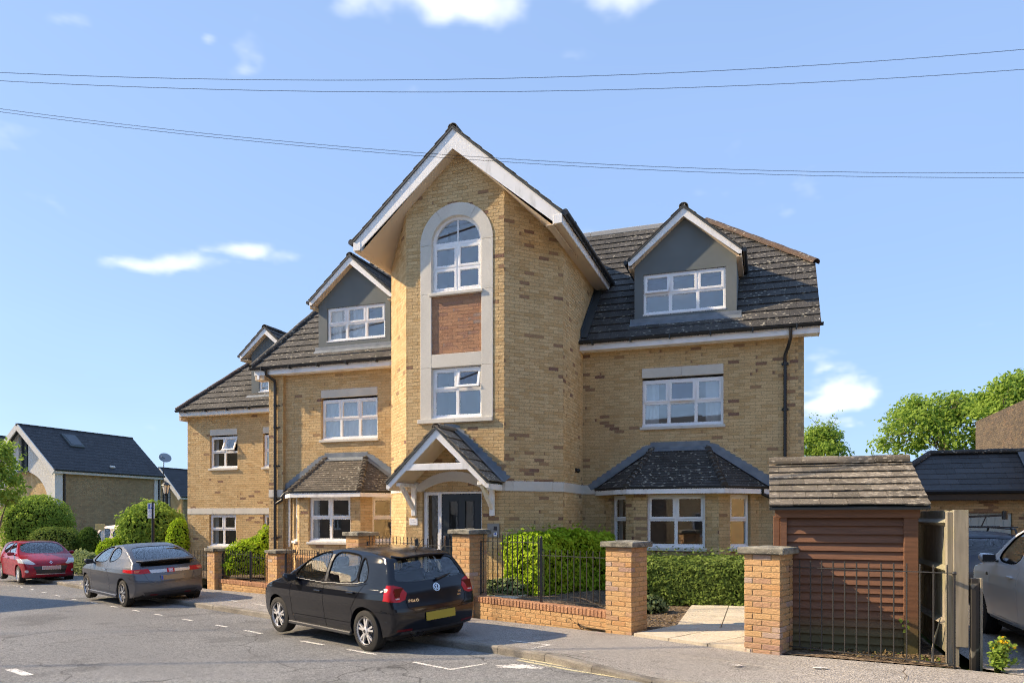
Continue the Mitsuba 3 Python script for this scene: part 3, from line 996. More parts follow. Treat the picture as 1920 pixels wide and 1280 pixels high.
window(BLD, at(F2, -17.41, 3.29), 1.1, 1.03, 2, 0.5, opened={1: 24}, lintel=(1, 1.07, 1.265, 0.0), curtains=((0.0, 0.18),), dark=True)
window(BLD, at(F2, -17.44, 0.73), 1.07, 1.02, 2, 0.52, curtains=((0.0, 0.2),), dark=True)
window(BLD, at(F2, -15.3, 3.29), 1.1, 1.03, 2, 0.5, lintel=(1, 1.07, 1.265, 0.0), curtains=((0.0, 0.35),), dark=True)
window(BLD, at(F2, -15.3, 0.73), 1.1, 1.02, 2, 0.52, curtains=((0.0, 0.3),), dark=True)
# ------------------------------------------------------------------ main roof
TN = 0.95
TH = math.atan(TN)
NE, ZE = 16.05, 5.60
sl_ = lambda n: (n - NE) / math.cos(TH)
RM = FAC @ frame((0, NE, ZE), (1, 0, 0), (0, math.cos(TH), math.sin(TH)), (0, -math.sin(TH), math.cos(TH)))
NR = 20.2
ZR = ZE + TN * (NR - NE)
right = Polygon([(UT, 0), (1.04, 0), (1.04, sl_(17.97)), (-1.52, sl_(NR)), (UC, sl_(NR)), (UC, sl_(19.45)), (UT, sl_(18.0))])
right = right.difference(sbox(-2.72, sl_(16.62), -0.65, sl_(18.1)))
left = Polygon([(-12.9, 0), (UL, 0), (UL, sl_(18.0)), (UC, sl_(19.45)), (UC, sl_(NR)), (-11.7, sl_(NR))])
left = left.difference(sbox(-11.0, sl_(16.62), -9.1, sl_(18.1)))
rk = tiled(BLD, RM, right, 0.30, 0.318, 0.026, 'tile_dark', indiv=lambda x, y: True)
tiled(BLD, RM, left, 0.30, 0.318, 0.026, 'tile_dark', indiv=lambda x, y: False)
# backs of the roofs, hips and flat top
bk = fmesh()
zf_ = ZE + TN * (17.97 - NE)
NBK = 25.0
bk.add([(-11.7, NR, ZR), (-1.52, NR, ZR), (-1.52, NBK - 4, ZR), (-11.7, NBK - 4, ZR)], [(0, 1, 2), (0, 2, 3)])
bk.add([(-1.52, NR, ZR), (1.04, 17.97, zf_), (1.04, NBK - 1.9, zf_), (-1.52, NBK - 4, ZR)], [(0, 1, 2), (0, 2, 3)])
bk.add([(-12.9, NE, ZE), (-11.7, NR, ZR), (-11.7, NBK - 4, ZR), (-12.9, NBK, ZE)], [(0, 1, 2), (0, 2, 3)])
bk.add([(-12.9, NBK, ZE), (-11.7, NBK - 4, ZR), (-1.52, NBK - 4, ZR), (1.04, NBK - 1.9, zf_), (1.04, NBK, ZE)], [(0, 1, 2), (0, 2, 4), (2, 3, 4)])
bk.put(BLD, 'rear_roof', 'tile_dark')
rw_ = fmesh()
rw_.add([(UP, 25, 5.5), (UR, 25, 5.5), (UR, 25, -0.5), (UP, 25, -0.5)], [(0, 1, 2), (0, 2, 3)])
rw_.add([(UP, N0 + 0.12, 5.45), (UR - .12, N0 + 0.12, 5.45), (UR - .12, 25, 5.45), (UP, 25, 5.45)], [(0, 1, 2), (0, 2, 3)])
rw_.put(BLD, 'rear_wall', 'mortar')
cp = fmesh()
for a, b2 in ((-11.7, -8.2), (-8.19, -4.7), (-4.69, -1.6)):
    cp.cbox(a, b2, NR - 0.03, NR + 0.12, ZR + 0.02, ZR + 0.15, 0.01)
cp.put(BLD, 'roof_capping', 'capping_grey')
mat('capping_grey', pr((0.36, 0.36, 0.35), 0.6))
ridge_tiles(BLD, FAC[:3, :3] @ (1.06, 17.92, zf_ + 0.02), FAC[:3, :3] @ (-1.52, NR, ZR + 0.05), 0.11, 0.36, 'ridge_tile', 'hip_tile')
ridge_tiles(BLD, FAC[:3, :3] @ (-12.92, NE - 0.02, ZE + 0.05), FAC[:3, :3] @ (-11.7, NR, ZR + 0.05), 0.09, 0.4, 'tile_dark', 'hip_tile')
# verge on the right
ve = fmesh()
ve.add([(1.03, NE, ZE - 0.035), (1.03, 17.97, zf_ - 0.035), (UR - 0.05, 17.97, zf_ - 0.05), (UR - 0.05, NE, ZE - 0.05)], [(0, 1, 2), (0, 2, 3)])
ve.put(BLD, 'verge_undercloak', 'lead_dark')


def eaves(u0, u1, nf, zb, gutter=True, ends=True):
    f = fmesh()
    f.cbox(u0, u1, nf, nf + 0.02, zb, zb + 0.155, 0.004)
    f.box(u0, u1, nf + 0.02, nf + 0.36, zb + 0.012, zb + 0.03)
    if ends:
        f.cbox(u0 + 0.0, u0 + 0.02, nf + 0.021, nf + 0.36, zb, zb + 0.3, 0.004)
        f.cbox(u1 - 0.02, u1, nf + 0.021, nf + 0.36, zb, zb + 0.3, 0.004)
    f.put(BLD, 'fascia', 'white_paint')
    g = fmesh()
    ang = np.linspace(math.pi, 2 * math.pi, 9)
    r = 0.058
    prof = [(r * math.cos(a), r * math.sin(a)) for a in ang] + [((r - 0.006) * math.cos(a), (r - 0.006) * math.sin(a)) for a in ang[::-1]]
    pg = Polygon(prof)
    m = trimesh.creation.extrude_polygon(pg, 1.0, engine='earcut')
    v = np.array(m.vertices)
    g.add(np.stack([u0 - 0.06 + (u1 - u0 + 0.12) * v[:, 2], nf - 0.066 + v[:, 0], zb + 0.185 + v[:, 1]], 1), m.faces)
    for x in np.arange(u0 + 0.3, u1, 0.85):
        g.box(x, x + 0.025, nf - 0.132, nf, zb + 0.10, zb + 0.192)
    for x in (u0 - 0.06, u1 + 0.05):
        g.prism(Point(0, 0).buffer(r + 0.003, 16).intersection(sbox(-1, -1, 1, 0)), 0, 0.012, M=FAC @ frame((x, nf - 0.066, zb + 0.187), (0, 1, 0), (1, 0, 0), (0, 0, 1)))
    g.put(BLD, 'gutter', 'black_plastic', smooth=50)


eaves(UT, 1.02, 16.07, 5.42, ends=True)
eaves(-12.86, UL, 16.07, 5.42)
sh = fmesh()
sh.cbox(-12.86, UP, 16.1, N0, 5.3, 5.43, 0.004)
sh.put(BLD, 'box_end', 'soffit')

# far left roof
NE2, ZE2 = 19.25, 5.17
R2 = FAC @ frame((0, NE2, ZE2), (1, 0, 0), (0, math.cos(TH), math.sin(TH)), (0, -math.sin(TH), math.cos(TH)))
s2 = lambda n: (n - NE2) / math.cos(TH)
pl = Polygon([(-18.5, 0), (-12.0, 0), (-12.0, s2(23.4)), (-15.53, s2(23.4))]).difference(sbox(-15.9, s2(20.05), -14.6, s2(21.4)))
tiled(BLD, R2, pl, 0.30, 0.318, 0.026, 'tile_dark', indiv=lambda x, y: False)
ridge_tiles(BLD, FAC[:3, :3] @ (-18.5, NE2 - 0.02, ZE2 + 0.04), FAC[:3, :3] @ (-15.53, 23.4, ZE2 + TN * (23.4 - NE2) + 0.04), 0.10, 0.42, 'ridge_tile', 'hip_tile')
z23 = ZE2 + TN * (23.4 - NE2)
bk = fmesh()
bk.add([(-18.5, NE2, ZE2), (-15.53, 23.4, z23), (-18.5, 27.5, ZE2)], [(0, 1, 2)])
bk.add([(-15.53, 23.4, z23), (-12, 23.4, z23), (-12, 27.5, ZE2), (-18.5, 27.5, ZE2)], [(0, 1, 2), (0, 2, 3)])
bk.put(BLD, 'rear_roof', 'tile_dark')
eaves(-18.42, UP - 0.02, 19.24, 5.0, ends=True)
sh = fmesh()
sh.cbox(-18.42, -18.34, 19.26, 19.6, 4.86, 5.0, 0.004)
sh.put(BLD, 'box_end', 'soffit')


# ------------------------------------------------------------------ gabled roofs
def gable_roof(name, uc, nf, nb, half, z_ap, tan, board, tile_m, back_cut=None, tile_w=0.30, gauge=0.318, thick=0.017, boxed=True, soffit_n=None, gutter=True, lip=0.03, left_back=None):
    """two slopes with the ridge along n, barge boards in front; z_ap: top of the boards at the apex"""
    th = math.atan(tan)
    L = half / math.cos(th)
    zr = z_ap + 0.03
    rk = None
    for sg in (1, -1):
        ax, ay = (0, 1, 0), (-sg * math.cos(th), 0, math.sin(th))
        nz = np.cross(ax, ay)
        o = np.array([uc + sg * half, nf - lip, zr - half * tan])
        if nz[2] < 0:
            ax = (0, -1, 0)
            nz = np.cross(ax, ay)
            o = np.array([uc + sg * half, nb, zr - half * tan])
        M = FAC @ frame(o, ax, ay, nz)
        Ltot = nb - nf + lip
        pg = Polygon([(0, 0), (Ltot, 0), (Ltot, L), (0, L)])
        if back_cut is not None:                      # back_cut(h): how far back the slope reaches at height fraction 0..1
            far0, far1 = back_cut
            if ax[1] > 0:
                pg = Polygon([(0, 0), (far0 - nf, 0), (far1 - nf, L), (0, L)])
            else:
                pg = Polygon([(nb - far0, 0), (Ltot, 0), (Ltot, L), (nb - far1, L)])
        k = tiled(BLD, M, pg, tile_w, gauge, thick, tile_m, name=name)
        rk = rk or k
        b = fmesh()
        p, q = np.array([uc, nf, z_ap]), np.array([uc + sg * half, nf, z_ap - half * tan])
        drop = board / math.cos(th)
        pts = [(uc, z_ap), (uc + sg * half, z_ap - half * tan), (uc + sg * half, z_ap - half * tan - 0.17 * (board / 0.3)), (uc + sg * (half - 0.13 * (board / 0.3)), z_ap - half * tan - 0.17 * (board / 0.3)), (uc, z_ap - drop)]
        bp = Polygon(pts)
        if bp.is_valid:
            b.prism(bp, nf, nf + 0.025)
        b.put(rk, 'barge_board', 'white_paint')
        # mortar bedding under the verge tiles
        v = fmesh()
        v.bar((uc, nf + 0.02, z_ap + 0.028), (uc + sg * half, nf + 0.02, z_ap + 0.028 - half * tan), 0.05, 0.03)
        v.put(rk, 'verge_bed', 'cap_stone')
    apex_w = FAC[:3, :3]
    far = nb if back_cut is None else back_cut[1]
    ridge_tiles(rk, apex_w @ (uc, nf - lip + 0.02, zr - 0.005), apex_w @ (uc, far, zr - 0.005), 0.10, 0.42, tile_m, 'ridge_tile')
    return rk


TB = 9.45
trk = gable_roof('tower_roof', UC + 0.05, 13.41, 19.4, 2.27, TB, 0.886, 0.30, 'tile_dark', back_cut=(17.9, 19.6))
UCT = UC + 0.05
so = fmesh()
zso = lambda u: TB - 0.36 - 0.886 * abs(u - UCT)
for sg in (1, -1):
    so.add([(UCT, 13.435, zso(UCT)), (UCT + sg * 2.13, 13.435, zso(UCT + 2.13)), (UCT + sg * 2.13, 15.2, zso(UCT + 2.13)), (UCT, 15.2, zso(UCT))], [(0, 1, 2), (0, 2, 3)])
so.put(trk, 'soffit', 'soffit')
for sg in (1, -1):
    so = fmesh()
    ue = UCT + sg * 2.27
    uw = UT if sg > 0 else UL
    a, b2 = sorted((ue - sg * 0.02, uw))
    so.box(a, b2, 13.44, 18.3, 7.255, 7.27)
    so.put(trk, 'eave_soffit', 'soffit')
for sg in (1, -1):
    so = fmesh()
    ue = UCT + sg * 2.27
    so.cbox(min(ue, ue - sg * 0.02), max(ue, ue - sg * 0.02), 13.44, 18.2, 7.25, 7.42, 0.004)
    so.cbox(min(ue, ue - sg * 0.17), max(ue, ue - sg * 0.17), 13.40, 13.409, 7.262, 7.43, 0.003)
    so.cbox(min(ue - sg * 0.17, ue - sg * 0.19), max(ue - sg * 0.17, ue - sg * 0.19), 13.435, NS + 0.35, 7.262, 7.40, 0.003)
    so.put(trk, 'eave_fascia', 'white_paint')
for sg in (1, -1):
    gu = fmesh()
    ue = UCT + sg * 2.33
    gu.tube([(ue, 13.40, 7.455), (ue, 18.3, 7.455)], 0.062, 12)
    for x in np.arange(14.0, 18.0, 1.05):
        gu.tube([(ue, x, 7.455), (ue, x + 0.07, 7.455)], 0.07, 12)
    gu.put(trk, 'eave_gutter', 'black_plastic', smooth=50)
# valley flashing where the roof meets the bay's side walls
for sg, uw in ((1, UT), (-1, UL)):
    vf = fmesh()
    for n0, n1 in ((16.12, 18.3),):
        z0, z1 = ZE + TN * (n0 - NE), ZE + TN * (n1 - NE)
        x = uw + sg * 0.012
        nx = -math.sin(TH) * 0.03, math.cos(TH) * 0.03
        vf.add([(x, n0, z0 + 0.02), (x, n1, z1 + 0.02), (x, n1, z1 + 0.24), (x, n0, z0 + 0.24)], [(0, 1, 2), (0, 2, 3)])
        vf.add([(x, n0 - 0.05, z0 + 0.05), (x, n1 - 0.05, z1 + 0.05), (x + sg * 0.16, n1 - 0.05, z1 + 0.05), (x + sg * 0.16, n0 - 0.05, z0 + 0.05)], [(0, 1, 2), (0, 2, 3)])
    vf.put(BLD, 'valley_flashing', 'lead_dark')


# ------------------------------------------------------------------ dormers
def dormer(uc, nf, half_c, z0, half_e, z_ap, zr_at, w0, w1, zw0, zw1, cols, opened=None, curt=((0, 1),), tile_m='tile_dark', neave=NE, zeave=ZE):
    f = fmesh()
    D = FAC @ frame((0, nf, 0), (1, 0, 0), (0, 1, 0), (0, 0, 1))
    tan = 0.88
    top = z_ap - 0.12
    face = Polygon([(uc - half_c, z0), (uc + half_c, z0), (uc + half_c, top - 0.86 * half_c), (uc, top), (uc - half_c, top - 0.86 * half_c)]).difference(sbox(w0, zw0, w1, zw1))
    f.prism(face, 0, 0.1, M=D)
    zc = top - 0.86 * half_c
    nback = neave + (zc - zeave) / TN
    for sg in (1, -1):
        cheek = Polygon([(nf + 0.1, zeave + TN * (nf + 0.1 - neave) - 0.3), (nback + 0.1, zc), (nf + 0.1, zc)])
        x = uc + sg * half_c
        f.prism(cheek, 0, 0.06, M=FAC @ frame((x - sg * 0.0, 0, 0), (0, 1, 0), (-sg, 0, 0), (0, 0, 1)))
    dk = f.put(BLD, 'dormer', 'grey_render')
    window(dk, at(D, w0, zw0), w1 - w0, zw1 - zw0, cols, 0.5, opened=opened, curtains=curt, set_back=0.045, stone_sill=False, name='window') if False else window(BLD, at(D, w0, zw0), w1 - w0, zw1 - zw0, cols, 0.5, opened=opened, curtains=curt, set_back=0.045, stone_sill=False, name='dormer_window')
    nb = neave + (z_ap - zeave) / TN
    ne_ = neave + (z_ap - tan * half_e - zeave) / TN
    gk = gable_roof('dormer_roof', uc, nf - 0.2, nb, half_e, z_ap, tan, 0.145, tile_m, back_cut=(ne_, nb), boxed=True)
    so = fmesh()
    for sg in (1, -1):
        so.add([(uc, nf - 0.18, z_ap - 0.16), (uc + sg * half_e, nf - 0.18, z_ap - 0.16 - tan * half_e), (uc + sg * half_e, nf + 0.3, z_ap - 0.16 - tan * half_e), (uc, nf + 0.3, z_ap - 0.16)], [(0, 1, 2), (0, 2, 3)])
        e = uc + sg * half_e
        ze_ = z_ap - tan * half_e
        a, b2 = sorted((e, uc + sg * half_c))
        so.box(a, b2, nf - 0.17, ne_, ze_ - 0.135, ze_ - 0.12)
        a, b2 = sorted((e, e - sg * 0.02))
        so.box(a, b2, nf - 0.17, ne_, ze_ - 0.14, ze_ + 0.0)
    so.put(gk, 'soffit', 'soffit')
    for sg in (1, -1):
        gu = fmesh()
        e = uc + sg * (half_e + 0.055)
        gu.tube([(e, nf - 0.2, z_ap - tan * half_e + 0.0), (e, ne_, z_ap - tan * half_e + 0.0)], 0.05, 10)
        gu.put(gk, 'eave_gutter', 'black_plastic', smooth=50)
    ap = fmesh()
    zr = lambda n: zeave + TN * (n - neave)
    ap.add([(uc - half_c - 0.1, nf - 0.012, z0 + 0.14), (uc + half_c + 0.1, nf - 0.012, z0 + 0.14), (uc + half_c + 0.1, nf - 0.014, zr(nf) + 0.05), (uc + half_c + 0.12, nf - 0.2, zr(nf - 0.2) + 0.045), (uc - half_c - 0.12, nf - 0.2, zr(nf - 0.2) + 0.045), (uc - half_c - 0.1, nf - 0.014, zr(nf) + 0.05)],
           [(0, 1, 2), (0, 2, 5), (5, 2, 3), (5, 3, 4)])
    ap.put(dk, 'apron', 'lead')
    return dk


dormer(-1.715, 16.45, 1.10, 5.98, 1.21, 8.42, None, -2.62, -0.84, 6.20, 7.10, 3, opened={0: 10}, curt=())
dormer(-10.06, 16.45, 1.06, 5.98, 1.21, 8.33, None, -10.86, -9.15, 6.25, 7.12, 3, curt=((0.05, 0.2), (0.4, 0.62)))
dormer(-15.25, 19.75, 0.66, 5.55, 0.96, 7.75, None, -15.62, -14.9, 5.74, 6.62, 2, curt=((0.0, 1.0),), neave=NE2, zeave=ZE2)

# ------------------------------------------------------------------ entrance canopy and door
UCC = -6.06
cnk = gable_roof('canopy', UCC, 12.90, NF, 1.09, 3.40, 1.0, 0.135, 'tile_mossy', tile_w=0.30, gauge=0.3, thick=0.024)
c = fmesh()
c.cbox(UCC - 0.72, UCC + 0.72, 12.903, 12.95, 2.59, 2.72, 0.006)
c.put(cnk, 'cross_beam', 'white_paint')
c = fmesh()
for sg in (1, -1):
    c.add([(UCC, 12.93, 3.24), (UCC + sg * 1.05, 12.93, 2.22 + 0.0), (UCC + sg * 1.05, NF, 2.22), (UCC, NF, 3.24)], [(0, 1, 2), (0, 2, 3)])
c.put(cnk, 'soffit', 'soffit')
for sg in (1, -1):
    c = fmesh()
    a, b2 = sorted((UCC + sg * 1.07, UCC + sg * 1.05))
    c.cbox(a, b2, 12.93, NF, 2.205, 2.36, 0.004)
    c.put(cnk, 'side_board', 'white_paint')
for sg in (1, -1):
    c = fmesh()
    ub = -6.93 if sg < 0 else -5.19
    c.cbox(ub - 0.05, ub + 0.05, NF - 0.075, NF - 0.005, 1.70, 2.36, 0.006)
    c.cbox(ub - 0.045, ub + 0.045, 12.98, NF - 0.08, 2.29, 2.36, 0.006)
    c.bar((ub, NF - 0.06, 1.86), (ub, 13.1, 2.31), 0.07, 0.075)
    c.put(cnk, 'bracket', 'white_paint')
# lead steps up the wall beside the canopy
pts = [(UCC + 1.1, 2.36)]
n = 12
for i in range(n):
    x, x2 = UCC + 1.26 - 1.2 * i / n, UCC + 1.26 - 1.2 * (i + 1) / n
    z = 2.42 + 1.14 * (i + 1) / n
    pts += [(x, z - 0.03), (x2 - 0.01, z + 0.01)]
pts += [(UCC - 0.2, 3.60), (UCC - 0.2, 3.47), (UCC, 3.45)]
fl_ = MB(FF)
fl_.prism(Polygon(pts).buffer(0), -0.016, 0)
fl_.put(cnk, 'step_flashing', 'lead')
fs = fmesh()
fs.add([(UCC + 1.16, NF - 0.017, 2.37), (UCC + 0.02, NF - 0.017, 3.50), (UCC + 0.02, NF - 0.17, 3.50), (UCC + 1.13, NF - 0.17, 2.385)], [(0, 1, 2), (0, 2, 3)])
fs.put(cnk, 'lead_soaker', 'lead')
# round wall lamp under the canopy
w = MB(FF)
ball = trimesh.creation.icosphere(2, 0.13)
v = np.array(ball.vertices) * (1, 0.55, 1) + (-5.86, -0.06, 2.86)
w.add(v, ball.faces)
w.put(BLD, 'bulkhead_lamp', 'black_plastic', smooth=True)
w = MB(FF)
w.prism(Polygon([(-5.86 + 0.085 * math.cos(a), 2.845 + 0.085 * math.sin(a)) for a in np.linspace(math.pi, 2 * math.pi, 12)]), -0.142, -0.12)
w.put(BLD, 'lamp_lens', 'lamp_clear')
# door set
DZ = 0.22
dm = MB(FF)
y = 0.06
dm.cbox(-6.748, -6.665, y, y + 0.07, DZ, 2.2, 0.006)
dm.cbox(-6.43, -6.345, y, y + 0.07, DZ, 2.2, 0.006)
dm.cbox(-5.462, -5.428, y, y + 0.07, DZ, 2.2, 0.006)
dm.cbox(-6.665, -6.43, y, y + 0.07, 2.13, 2.2, 0.006)
dm.cbox(-6.345, -5.462, y, y + 0.07, 2.155, 2.2, 0.006)
dm.cbox(-6.665, -6.43, y, y + 0.07, DZ, DZ + 0.08, 0.006)
dm.cbox(-6.665, -6.43, y + 0.005, y + 0.065, 0.97, 1.02, 0.006)
dk_ = dm.put(BLD, 'entrance_frame', 'white_plastic')
pn = MB(FF)
pn.box(-6.64, -6.455, y + 0.03, y + 0.032, 1.02 - 0.28, 1.02 - 0.05)
pn.put(dk_, 'letter_panel', 'white_sign')
pn = MB(FF)
pn.add([(-6.67, y + 0.04, DZ + 0.06), (-6.425, y + 0.04, DZ + 0.06), (-6.425, y + 0.04, 2.14), (-6.67, y + 0.04, 2.14)], [(0, 1, 2), (0, 2, 3)])
pn.put(dk_, 'pane', 'pane_door')
leaf = sbox(-6.34, DZ, -5.467, 2.15)
for xa, xb in ((-6.17, -5.99), (-5.82, -5.64)):
    leaf = leaf.difference(sbox(xa, 1.12, xb, 2.0))
dm = MB(FF)
dm.prism(leaf, y + 0.015, y + 0.06)
for xa, xb in ((-6.17, -5.99), (-5.82, -5.64)):
    for a0, a1, b0, b1 in ((xa - 0.025, xb + 0.025, 1.095, 1.12), (xa - 0.025, xb + 0.025, 2.0, 2.025), (xa - 0.025, xa, 1.12, 2.0), (xb, xb + 0.025, 1.12, 2.0)):
        dm.cbox(a0, a1, y + 0.004, y + 0.015, b0, b1, 0.003)
    dm.cbox(xa, xb, y + 0.006, y + 0.015, 0.42, 0.95, 0.004)
dr_ = dm.put(BLD, 'door', 'door_paint')
for xa, xb in ((-6.17, -5.99), (-5.82, -5.64)):
    pn = MB(FF)
    pn.add([(xa, y + 0.04, 1.12), (xb, y + 0.04, 1.12), (xb, y + 0.04, 2.0), (xa, y + 0.04, 2.0)], [(0, 1, 2), (0, 2, 3)])
    pn.put(dr_, 'pane', 'pane_door')
hd = MB(FF)
hd.cbox(-6.29, -6.25, y - 0.03, y + 0.012, 1.08, 1.3, 0.006)
hd.put(dr_, 'handle', 'chrome')
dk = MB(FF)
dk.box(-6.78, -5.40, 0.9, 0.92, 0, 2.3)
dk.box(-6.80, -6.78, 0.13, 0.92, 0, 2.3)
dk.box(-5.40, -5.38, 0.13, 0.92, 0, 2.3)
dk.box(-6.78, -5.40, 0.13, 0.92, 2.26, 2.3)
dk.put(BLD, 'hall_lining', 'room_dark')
# ------------------------------------------------------------------ drain pipes
dp = fmesh()
x = 0.36
dp.tube([(x + 0.10, 16.0, 5.55), (x + 0.10, 16.03, 5.36), (x + 0.06, 16.2, 5.22), (x, N0 - 0.06, 5.06), (x, N0 - 0.06, 4.8), (x, N0 - 0.06, 0.0)], 0.036, 10)
for z in (4.85, 3.9, 2.3):
    dp.tube([(x, N0 - 0.06, z), (x, N0 - 0.06, z + 0.07)], 0.046, 10)
    dp.box(x - 0.07, x + 0.07, N0 - 0.03, N0, z + 0.01, z + 0.06)
dp.put(BLD, 'drain_pipe', 'black_plastic', smooth=50, label='black drain pipe on the right wing')
dp = fmesh()
x, nn = UP + 0.24, N0 - 0.1 - 0.055
dp.tube([(x - 0.12, 16.0, 5.55), (x - 0.12, 16.02, 5.42), (x, nn - 0.02, 5.28), (x, nn, 5.12), (x, nn, 0.68), (x - 0.05, nn - 0.06, 0.58)], 0.04, 10)
for z in (4.6, 4.02, 3.0, 2.12, 1.1):
    dp.tube([(x, nn, z), (x, nn, z + 0.06)], 0.05, 10)
    dp.bar((x, nn, z + 0.03), (x + 0.12, N0 - 0.1, z + 0.03), 0.03, 0.03)
dp.tube([(BAYL - 1.80, N0 - 0.12, 2.30), (BAYL - 1.86, N0 - 0.16, 2.2), (x + 0.22, nn - 0.0, 2.13), (x + 0.04, nn, 2.03)], 0.036, 10)
dp.put(BLD, 'drain_pipe', 'black_plastic', smooth=50, label='black drain pipe on the left corner pier')
dp = fmesh()
dp.tube([(-11.93, N0 - 0.06, 2.25), (-11.93, N0 - 0.06, 0.9)], 0.03, 10)
dp.put(BLD, 'waste_pipe', 'white_paint', smooth=50)
dp = fmesh()
dp.tube([(BAYR + 1.72, N0 - 0.2, 2.28), (BAYR + 1.73, N0 - 0.2, 2.16), (BAYR + 1.9, N0 - 0.12, 2.08), (0.36, N0 - 0.07, 2.0)], 0.036, 10)
dp.put(BLD, 'drain_pipe', 'black_plastic', smooth=50)
# brick plinth with a sloped top course on the left
for a, b2, nn in ((UP - 0.06, UP + 0.5, N0 - 0.1), (UP + 0.5, BAYL - 1.62, N0), (BAYL - 0.94, BAYL + 0.94, NB)):
    plm = fmesh()
    plm.box(a, b2, nn - 0.06, nn, -0.5, 0.66)
    plm.add([(a, nn - 0.06, 0.66), (b2, nn - 0.06, 0.66), (b2, nn - 0.002, 0.735), (a, nn - 0.002, 0.735)], [(0, 1, 2), (0, 2, 3)])
    plm.put(BLD, 'plinth', 'brick_pillar')
al = fmesh()
al.cbox(-12.73, -12.66, 16.02, 16.06, 5.3, 5.42, 0.004)
al.put(BLD, 'alarm_light', 'white_plastic')
# things fixed to the wall
k = thing('house_sign', 'small white name plaque on the brick left of the dark front door', 'sign')
s = MB(FF)
s.cbox(-7.05, -6.86, -0.014, 0, 1.51, 1.655, 0.003)
s.put(k, 'plate', 'white_sign')
s = MB(FF)
for a, b2, z in ((-6.98, -6.92, 1.60), (-7.01, -6.885, 1.565)):
    for i in range(7):
        x = a + (b2 - a) * i / 7
        s.box(x, x + (b2 - a) / 11, -0.0155, -0.0138, z, z + 0.012)
s.put(k, 'lettering', 'grey_print')
k = thing('intercom_panel', 'grey steel door entry panel with dark screen right of the front door', 'intercom')
s = MB(FF)
s.cbox(-5.30, -5.04, -0.03, 0, 1.27, 1.55, 0.006)
s.put(k, 'plate', 'steel')
s = MB(FF)
s.cbox(-5.16, -5.09, -0.034, -0.028, 1.41, 1.49, 0.003)
s.put(k, 'screen', 'dark_print')
s = MB(FF)
s.cbox(-5.16, -5.09, -0.034, -0.028, 1.30, 1.37, 0.003)
s.put(k, 'notice', 'white_sign')
s = MB(FF)
s.prism(Point(-5.125, 1.345).buffer(0.02, 12), -0.036, -0.0335)
s.put(k, 'emblem', 'sign_blue')
k = thing('security_camera', 'small black dome fitting on the side wall of the entrance bay above the stone band', 'security light')
SW = fframe(UT, NS, 0, 90)
s = MB(SW)
b = trimesh.creation.icosphere(2, 0.05)
s.add(np.array(b.vertices) * (1, 1, 1) + (1.02, -0.06, 2.70), b.faces)
s.put(k, 'head', 'black_plastic', smooth=True)
s = MB(SW)
s.cbox(0.99, 1.05, -0.03, 0, 2.66, 2.76, 0.004)
s.put(k, 'base', 'black_plastic')
# ------------------------------------------------------------------ ground, road, pavement
def sheet(poly, h, step=0.8, zf=None, thick=0.0):
    """polygon in world xy laid at height zf(x, y) + h, refined to the step"""
    zf = zf or gz
    vs, fs, n = [], [], 0
    for g in getattr(poly, 'geoms', [poly]):
        if g.geom_type != 'Polygon' or g.area < 1e-6:
            continue
        v, f = trimesh.creation.triangulate_polygon(g, engine='earcut')
        v3 = np.column_stack([v, np.zeros(len(v))])
        if step:
            v3, f = trimesh.remesh.subdivide_to_size(v3, f, step, max_iter=14)
        vs.append(v3)
        fs.append(f + n)
        n += len(v3)
    v = np.vstack(vs)
    f = np.vstack(fs)
    v[:, 2] = zf(v[:, 0], v[:, 1]) + h
    m = trimesh.Trimesh(v, f, process=False)
    if m.face_normals[:, 2].mean() < 0:
        m.invert()
    return m


def curve(pts, n=8):
    """smooth polyline through the points"""
    from scipy.interpolate import CubicSpline
    p = np.array(pts, float)
    t = np.concatenate([[0], np.cumsum(np.linalg.norm(np.diff(p, axis=0), axis=1))])
    cs = CubicSpline(t, p)
    s = np.concatenate([np.linspace(t[i], t[i + 1], n, endpoint=False) for i in range(len(t) - 1)] + [[t[-1]]])
    return cs(s)


struct('ground', sheet(sbox(-400, -250, 400, 500), -0.16, 60), 'grass_far')
KERB = [(-62.0, 68.0), (-40.0, 47.5), (-27.0, 36.0), (-20.76, 30.26), (-13.2, 22.45), (-6.61, 16.03), (-4.72, 14.2), (-2.6, 12.15), (-0.6, 10.21), (0.1, 9.58), (0.86, 8.62), (1.61, 7.78), (2.51, 7.44), (4.2, 6.3), (8.0, 2.6), (20, -9)]
kc = curve(KERB, 8)
far = [(x - 5.2, y - 5.2) for x, y in KERB]
road_poly = Polygon([(-70, 76)] + [tuple(p) for p in kc] + [(20, -40), (-90, -40), (-90, 76)])
struct('road', sheet(road_poly.buffer(0.3), -0.10, 12), 'asphalt')
KD = [9.58, 8.62]


def kerb_h(x, y):
    """upstand of the kerb, dropped towards the driveway on the right"""
    s = (np.asarray(x) - P1[0]) * DS[0] + (np.asarray(y) - P1[1]) * DS[1]
    return gz(x, y) - 0.072 * np.clip((1.9 - s) / 1.6, 0, 1) * np.clip((s + 6.5) / 3, 0.35, 1) * np.where(s < 2.2, 1, 1)


def plane_z(x, y):
    d = shapely.distance(shapely.points(x, y), LineString(kc))
    return gz(x, y) * 1.0 + (kerb_h(x, y) - gz(x, y)) * np.clip(1 - d / 1.1, 0, 1)


fence_line = [(-62, 70), (-40, 50.5), (-27, 39), (-20.0, 32.5), (-12.2, 24.6), (-8.6, 20.6), (-5.9, 18.3), (-0.76, 13.1), (1.75, 10.72), (3.26, 8.98), (4.86, 7.9), (6.5, 6.5), (20, -6)]
pave_poly = Polygon([tuple(p) for p in kc] + [(20, -6)] + fence_line[::-1][1:]).buffer(0)
inner = pave_poly.difference(LineString(kc).buffer(0.13, cap_style=2))
struct('pavement', sheet(inner, 0.0, 1.6, plane_z), 'pavement_tar')
